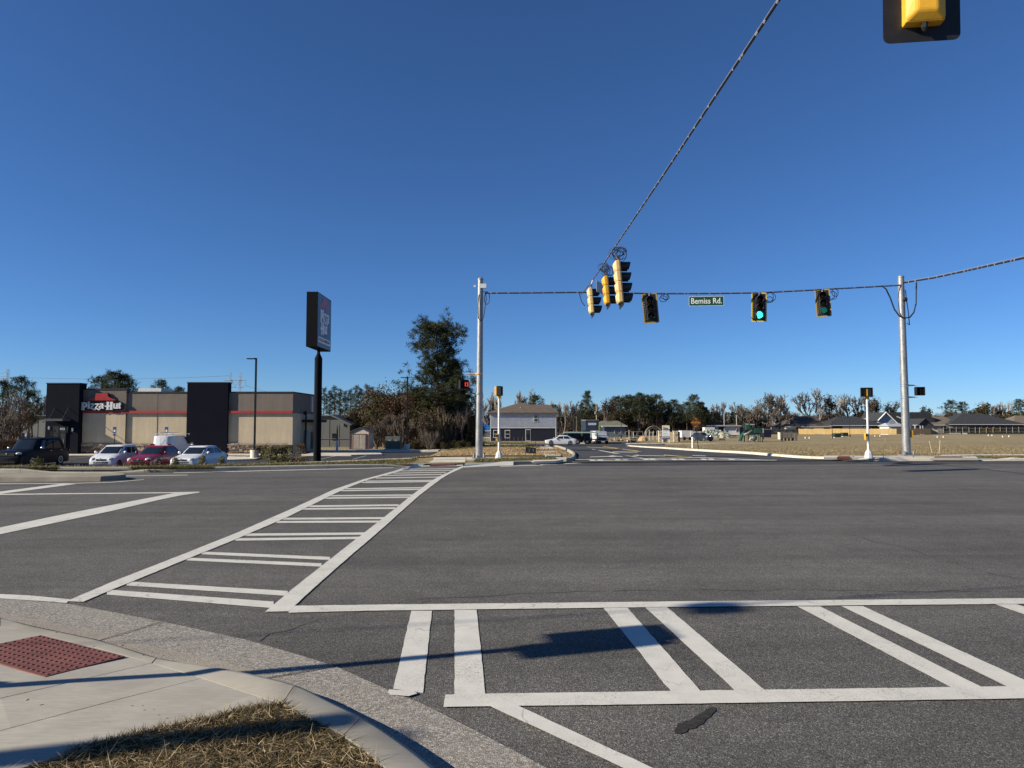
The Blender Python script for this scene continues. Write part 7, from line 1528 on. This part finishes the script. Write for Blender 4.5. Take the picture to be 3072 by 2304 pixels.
# trees behind the houses and along the far side of the field
for i, (u, Y, vt, key, lab) in enumerate(((1445, 190, 1200, 'bare0', 'bare pale tree left of the two-storey house'), (1490, 185, 1178, 'poplar', 'leafless upright tree over the left eave of the two-storey house'), (1462, 188, 1210, 'bare3', 'bare tree between the far-left pole and the two-storey house'), (1550, 185, 1174, 'poplar', 'leafless upright tree just behind the peak of the brown roof'), (1607, 180, 1185, 'pine0', 'round-topped pine behind the ridge of the two-storey house'), (1662, 178, 1213, 'pine1', 'small pine behind the right end of the two-storey house'),
        (1690, 200, 1206, 'poplar', 'leafless upright tree right of the two-storey house'), (1718, 200, 1205, 'bare0', 'bare tree behind the lantern post right of the two-storey house'), (1762, 205, 1173, 'conepine', 'conical pine behind the work trucks'), (1745, 206, 1210, 'conepine', 'smaller conical pine left of the tall conical one'), (1808, 210, 1194, 'leafy_bare', 'greyish tree right of the conical pine'),
        (1850, 215, 1188, 'pine0', 'dark pine, leftmost of the clump above the sales board'), (1885, 215, 1184, 'pine1', 'dark pine, second from left in the clump above the sales board'), (1918, 212, 1178, 'pine2', 'tallest dark pine of the clump above the sales board'), (1942, 216, 1184, 'pine0', 'dark pine right of the tallest in the clump'), (1970, 214, 1182, 'pine1', 'dark pine at the right end of the clump above the sales board'), (2022, 215, 1198, 'pine2', 'dark pine standing alone between the clump and the spreading pine'), (2082, 210, 1183, 'pine0', 'spreading dark pine above the orange diamond sign'), (2060, 214, 1205, 'pine1', 'lower pine just left of the spreading pine'),
        (2140, 230, 1212, 'bare1', 'bare tree right of the spreading pine'), (2172, 232, 1205, 'bare2', 'thin bare tree behind the white house'), (2222, 235, 1208, 'bare0', 'bare tree above the playground set'), (2262, 236, 1215, 'bare3', 'spreading bare tree right of the playground set'), (2300, 238, 1180, 'bare1', 'large spreading bare tree above the mailbox bank'), (2335, 240, 1184, 'bare3', 'wide bare tree left of the brown hipped roof'), (2372, 240, 1195, 'bare0', 'bare tree over the brown hipped roof'),
        (2420, 262, 1178, 'bare1', 'bare tree behind the ridge of the brown hipped roof'), (2455, 262, 1166, 'bare2', 'tallest bare tree behind the brown-roofed houses'), (2490, 264, 1184, 'leafy_bare', 'bare tree with some leaves behind the lamp post pair'), (2520, 265, 1182, 'bare2', 'bare tree directly above the right lamp post of the pair'), (2550, 266, 1186, 'bare0', 'thin bare tree right of the lamp post pair'), (2578, 266, 1190, 'bare1', 'bare tree just left of the two-headed post'), (2635, 262, 1186, 'leafy_bare', 'broad thinly leaved tree right of the two-headed post'), (2618, 264, 1200, 'leafy_bare', 'thinly leaved tree behind the two-headed post'), (2655, 266, 1204, 'leafy_bare', 'thinly leaved tree above the white-trimmed gable'),
        (2765, 275, 1222, 'oak0', 'dark evergreen oak right of the rightmost tall pole'), (2790, 278, 1228, 'oak0', 'lower evergreen oak above the dark porch house'), (2852, 280, 1200, 'pine0', 'dark flat-topped pine left of the wide charcoal roof'), (2885, 282, 1205, 'pine2', 'dark pine touching the wide charcoal roof'), (2925, 280, 1212, 'oak1', 'olive tree behind the ridge of the wide charcoal roof'), (2965, 285, 1208, 'poplar', 'pale leafless trees above the wide charcoal roof, left'), (2998, 285, 1206, 'poplar', 'pale leafless trees above the wide charcoal roof, right'), (3020, 284, 1220, 'oak1', 'olive tree at the right end of the wide charcoal roof'), (3055, 280, 1197, 'pine1', 'dark pine at the right edge of the picture'), (3080, 284, 1205, 'pine0', 'dark pine partly cut by the right edge'))):
    tree(key, u, Y, vt, lab, 'pine_tree' if 'pine' in key else 'bare_tree' if key[:4] in ('bare', 'popl') else 'tree', rz=i*1.3, wide=1.15 if 'pine' in key else 1.0)
for i in range(64):                                              # the brown belt of brushwood along the far side
    u = 1660+i*24+rg.uniform(-8, 8)
    if u > 3090: break
    Y = (245 if u < 2300 else 272)+rg.uniform(-6, 14); vt = rg.uniform(1224, 1246) if u < 2480 else rg.uniform(1232, 1252)
    tree(('scrub0', 'scrub3', 'brush1', 'oak1', 'scrub0')[i % 5], u, Y, vt, 'brown brushwood tree in the belt behind the far fence', 'brush_tree', rz=rg.uniform(0, 6), group='brushwood belt behind the far fence', wide=1.25)
for i in range(30):
    u = 1670+i*15+rg.uniform(-5, 5); tree(('scrub0', 'brush0', 'scrub3', 'oak0')[i % 4], u, 222+rg.uniform(-8, 6), rg.uniform(1225, 1262), 'brown undergrowth tree below the dark pine clump', 'brush_tree', rz=rg.uniform(0, 6), group='undergrowth below the dark pine clump', wide=1.1)
for i, (u, vt) in enumerate(((1838, 1200), (1866, 1192), (1900, 1190), (1930, 1188), (1956, 1190), (1986, 1204), (2006, 1208), (2040, 1212), (2100, 1206), (2116, 1222), (1786, 1212), (2150, 1234), (2196, 1236))):
    tree(('conepine', 'pine1', 'bigpine2')[i % 3], u, 228+rg.uniform(-4, 6), vt, 'dark pine filling the second row of the clump above the sales board', 'pine_tree', rz=rg.uniform(0, 6), group='second row of the dark pine clump', wide=1.2)
for i in range(18):
    u = 1440+i*13; tree(('brush0', 'scrub0', 'brush1')[i % 3], u, 198+rg.uniform(-6, 6), rg.uniform(1236, 1262), 'brown brush behind the two-storey house', 'brush_tree', rz=rg.uniform(0, 6), group='brush behind the two-storey house')
# distant wood closing the horizon
nr = np.random.default_rng(5); PX = nr.uniform(-1100, 1300, 26000); PYv = nr.uniform(430, 560, 26000); hh = 7+3*np.sin(PX*.02)+2.5*np.sin(PX*.057+1); PZ = -3+nr.random(26000)**.7*hh*1.05
V_, F_ = leaves(np.stack([PX, PYv, PZ], 1), 2.6, nr); fw = np_mesh('distant_wood', V_, F_, OLIVE); tag(fw, 'low dark belt of distant woodland along the horizon', 'wood', None, 'stuff')
# shrubs of the restaurant planting
for i, (u, v, key, w) in enumerate(((119, 1402, 'shrub0', 1.1), (168, 1402, 'shrub0', .7), (532, 1396, 'shrub2', 1.0), (612, 1394, 'shrub2', 1.1), (668, 1392, 'shrub2', 1.0), (382, 1400, 'shrub1', .8), (828, 1388, 'shrub0', 1.3), (850, 1387, 'shrub0', 1.4), (868, 1388, 'shrub0', 1.2), (890, 1388, 'shrub1', 1.2), (912, 1387, 'shrub1', 1.2), (928, 1385, 'shrub1', .7))):
    Y = 42.5 if u < 700 else 44; x = ux(u, Y); z = EYE+(HORIZON-v-1)/FPX*Y; zt_ = T(x, Y); k = max(zt_, min(z, zt_+.4))
    plant(key, 'shrub', ['yellow-green shrub in front of the black vehicle', 'small shrub right of the yellow-green one', 'upright shrub before the left corner of the white saloon', 'upright shrub before the white saloon hood', 'upright shrub at the rear of the white saloon', 'small reddish shrub before the red saloon', 'green shrub, leftmost of the row by the pylon', 'green shrub, second in the row by the pylon', 'green shrub, third in the row by the pylon', 'reddish shrub in the row by the pylon, left', 'reddish shrub in the row by the pylon, middle', 'small reddish shrub touching the pylon foot'][i], 'shrub', (x, Y, zt_-.05), w*(.75 if u < 700 else .9), i*1.1, 'shrubs along the lot edge', w*(1.0 if u < 700 else .9))
for i, (u, Y) in enumerate(((785, 58.5), (800, 58), (815, 57.5), (835, 58), (850, 58.5), (862, 60), (905, 64))): plant('shrub0' if i % 3 else 'shrub1', 'shrub', 'low shrub in the planted island by the lamp base, '+ORD[i], 'shrub', (ux(u, Y), Y, T(ux(u, Y), Y)+.1), 1.1, i, 'shrubs in the lot island')
g = G(1305, 1336); plant('brush0', 'young_tree', 'thin staked young tree at the edge of the straw bank', 'tree', (ux(1290, 73), 73, T(ux(1290, 73), 73)), .42, 1)
# ------------------------------------------------------------------ grass
GRASSM = leaf_mat('dormant_grass_blades', [(0, (.06, .045, .018)), (.4, (.13, .095, .042)), (.75, (.23, .17, .085)), (1, (.38, .3, .18))]); GRASSG = leaf_mat('verge_grass_blades', [(0, (.045, .05, .015)), (.5, (.11, .105, .035)), (.8, (.19, .16, .065)), (1, (.3, .25, .12))])
FIELDG = leaf_mat('field_grass_blades', [(0, (.13, .1, .055)), (.45, (.23, .187, .105)), (.8, (.32, .262, .155)), (1, (.42, .35, .22))])
STRAWT = leaf_mat('dead_thatch_blades', [(0, (.1, .075, .035)), (.5, (.25, .19, .1)), (1, (.48, .4, .26))])
nr = np.random.default_rng(9)
def inside(poly, X, Y):
    r = np.zeros(len(X), bool); n = len(poly); j = n-1
    for i in range(n):
        xi, yi = poly[i]; xj, yj = poly[j]; c = ((yi > Y) != (yj > Y)) & (X < (xj-xi)*(Y-yi)/(yj-yi+1e-12)+xi); r ^= c; j = i
    return r
X = nr.uniform(-3.6, .4, 150000); Y = nr.uniform(2.4, 5.0, 150000); ok = inside(poly, X, Y); X, Y = X[ok], Y[ok]
pt_ = np.sin(X*3.1+Y*1.7)+np.sin(X*7.3-Y*5.1)*.6+nr.normal(size=len(X))*.5; keep = nr.random(len(X)) < .75+.15*pt_; X, Y, pt_ = X[keep], Y[keep], pt_[keep]
P = np.stack([X, Y, np.full(len(X), .118)], 1); D = unit(np.stack([nr.normal(size=len(X))*.75+.25, nr.normal(size=len(X))*.75, nr.uniform(.1, .7, len(X))], 1)); ln_ = nr.uniform(.018, .046, len(X))*(1+.25*pt_.clip(-1, 1.5))
V_, F_ = blades(P, D, ln_, nr.uniform(.003, .0065, len(X)), nr); gn = np_mesh('near_grass', V_, F_, GRASSM); tag(gn, 'short dormant brown grass on the near corner', 'grass', None, 'stuff')
k_ = nr.integers(0, len(X), 7000); Pt = P[k_]+np.array([0, 0, .012]); Dt = unit(np.stack([nr.normal(size=7000), nr.normal(size=7000), nr.uniform(-.02, .45, 7000)], 1)); V_, F_ = blades(Pt, Dt, nr.uniform(.05, .12, 7000), nr.uniform(.003, .006, 7000), nr); gt_ = np_mesh('dead_thatch', V_, F_, STRAWT); tag(gt_, 'pale dead thatch lying flat in the near lawn', 'grass', None, 'stuff')
# rough tufts hanging over the pavement edge
ed = [(p.x, p.y) for p in LB[:6]]; Pp = []
for (a, c) in zip(ed, ed[1:]):
    m = int(900*math.dist(a, c)); t_ = nr.random(m); Pp.append(np.stack([a[0]+(c[0]-a[0])*t_+nr.normal(size=m)*.015, a[1]+(c[1]-a[1])*t_-.01+nr.normal(size=m)*.02, np.full(m, .125)], 1))
Pp = np.concatenate(Pp); D = unit(np.stack([nr.normal(size=len(Pp))*.6, .5+nr.normal(size=len(Pp))*.5, nr.uniform(.2, .9, len(Pp))], 1)); V_, F_ = blades(Pp, D, nr.uniform(.03, .07, len(Pp)), .005, nr); ge = np_mesh('edge_grass', V_, F_, GRASSM); tag(ge, 'longer grass blades overhanging the near pavement edge', 'grass', None, 'stuff')
def verge(name, label, pts_fn, n, ln, wd, mat, seed):
    nr_ = np.random.default_rng(seed); P = np.array([pts_fn(nr_) for _ in range(n)]); D = unit(np.stack([nr_.normal(size=n)*.5, nr_.normal(size=n)*.5, nr_.uniform(.4, 1, n)], 1)); V_, F_ = blades(P, D, nr_.uniform(ln*.5, ln*1.3, n), wd, nr_); o = np_mesh(name, V_, F_, mat); tag(o, label, 'grass', None, 'stuff'); return o
def v1(r):
    x = r.uniform(-22, -4.2); off = interp([(-14, .3), (-10, .9), (-7, 2.2), (-5, 3.6)], x); y = kerb_y(x)+r.uniform(.2, max(.3, off))
    if -16.2 < x < -13.7: x += 3
    return (x, y, .12)
verge('verge_grass', 'green-brown verge grass between the far kerb and the pavement', v1, 16000, .13, .02, GRASSG, 21)
def v2(r): x = r.uniform(-1.6, 2.0); return (x, kerb_y(x)+r.uniform(.25, 2.0), .13)
verge('verge_grass', 'green-brown grass round the foot of the far-left pole', v2, 4000, .13, .02, GRASSG, 22)
def v3(r):
    y = 35.2+85*r.random()**2.2; x = lerp(13.5, .62*y+6, r.random()); x = max(x, interp([(33, 15.6), (42, 12.9), (60, 13.3), (84, 14.5), (100, 16.5), (120, 30)], y)); return (x, y, T(x, y)-.02)
verge('field_grass', 'dormant brown grass covering the field on the right', v3, 90000, .085, .04, FIELDG, 23)
def v4(r): x = r.uniform(20, 40); return (x, kerb_y(x)+r.uniform(.35, 1.3), .1)
verge('verge_grass', 'grass strip behind the kerb right of the rightmost tall pole', v4, 4000, .12, .02, GRASSG, 24)
def v5(r): x = r.uniform(-7, 3); y = r.uniform(74, 136); return (x, y, T(x, y))
verge('house_lawn', 'patchy lawn before the two-storey house', v5, 9000, .2, .05, GRASSG, 25)
def v6(r):
    x = r.uniform(-40, -8.5); c = kerb_y(x)+interp(CREST, x); y = c+r.uniform(-.2, 5.2); return (x, y, T(x, y))
verge('bank_grass', 'brown grass on the bank between the pavement and the restaurant lot', v6, 14000, .14, .03, FIELDG, 26)
def v7(r): x = r.uniform(-6.6, 3.2); y = r.uniform(36.3, 71); return (x, y, T(x, y)+.03)
STRAWB = leaf_mat('straw_blades', [(0, (.2, .14, .07)), (.5, (.36, .26, .14)), (1, (.52, .4, .24))])
verge('straw_mulch', 'pale straw mulch spread over the bank', v7, 16000, .1, .03, STRAWB, 27)

# leaf litter and grit on the near pavement and gutter
nr = np.random.default_rng(77); Pl = []
for _ in range(240):
    u, v = nr.uniform(0, 1100), nr.uniform(1850, 2230); g = G0(u, v, .02); kx = np.interp(u, [a for a, _ in KO], [c for _, c in KO])
    z = .012 if v < kx else .13
    if v > kx and (u > 640 or u < 60 or nr.random() < .93): continue
    Pl.append((g.x, g.y, z+.004))
Pl = np.array(Pl); V_, F_ = leaves(Pl, .022, nr, .93); V_[:, 2] = np.repeat(Pl[:, 2], 4)+nr.uniform(0, .006, len(V_)); lt = np_mesh('leaf_litter', V_, F_, RUSSET); tag(lt, 'scattered dry leaf bits on the near gutter and pavement', 'leaf litter', None, 'stuff')
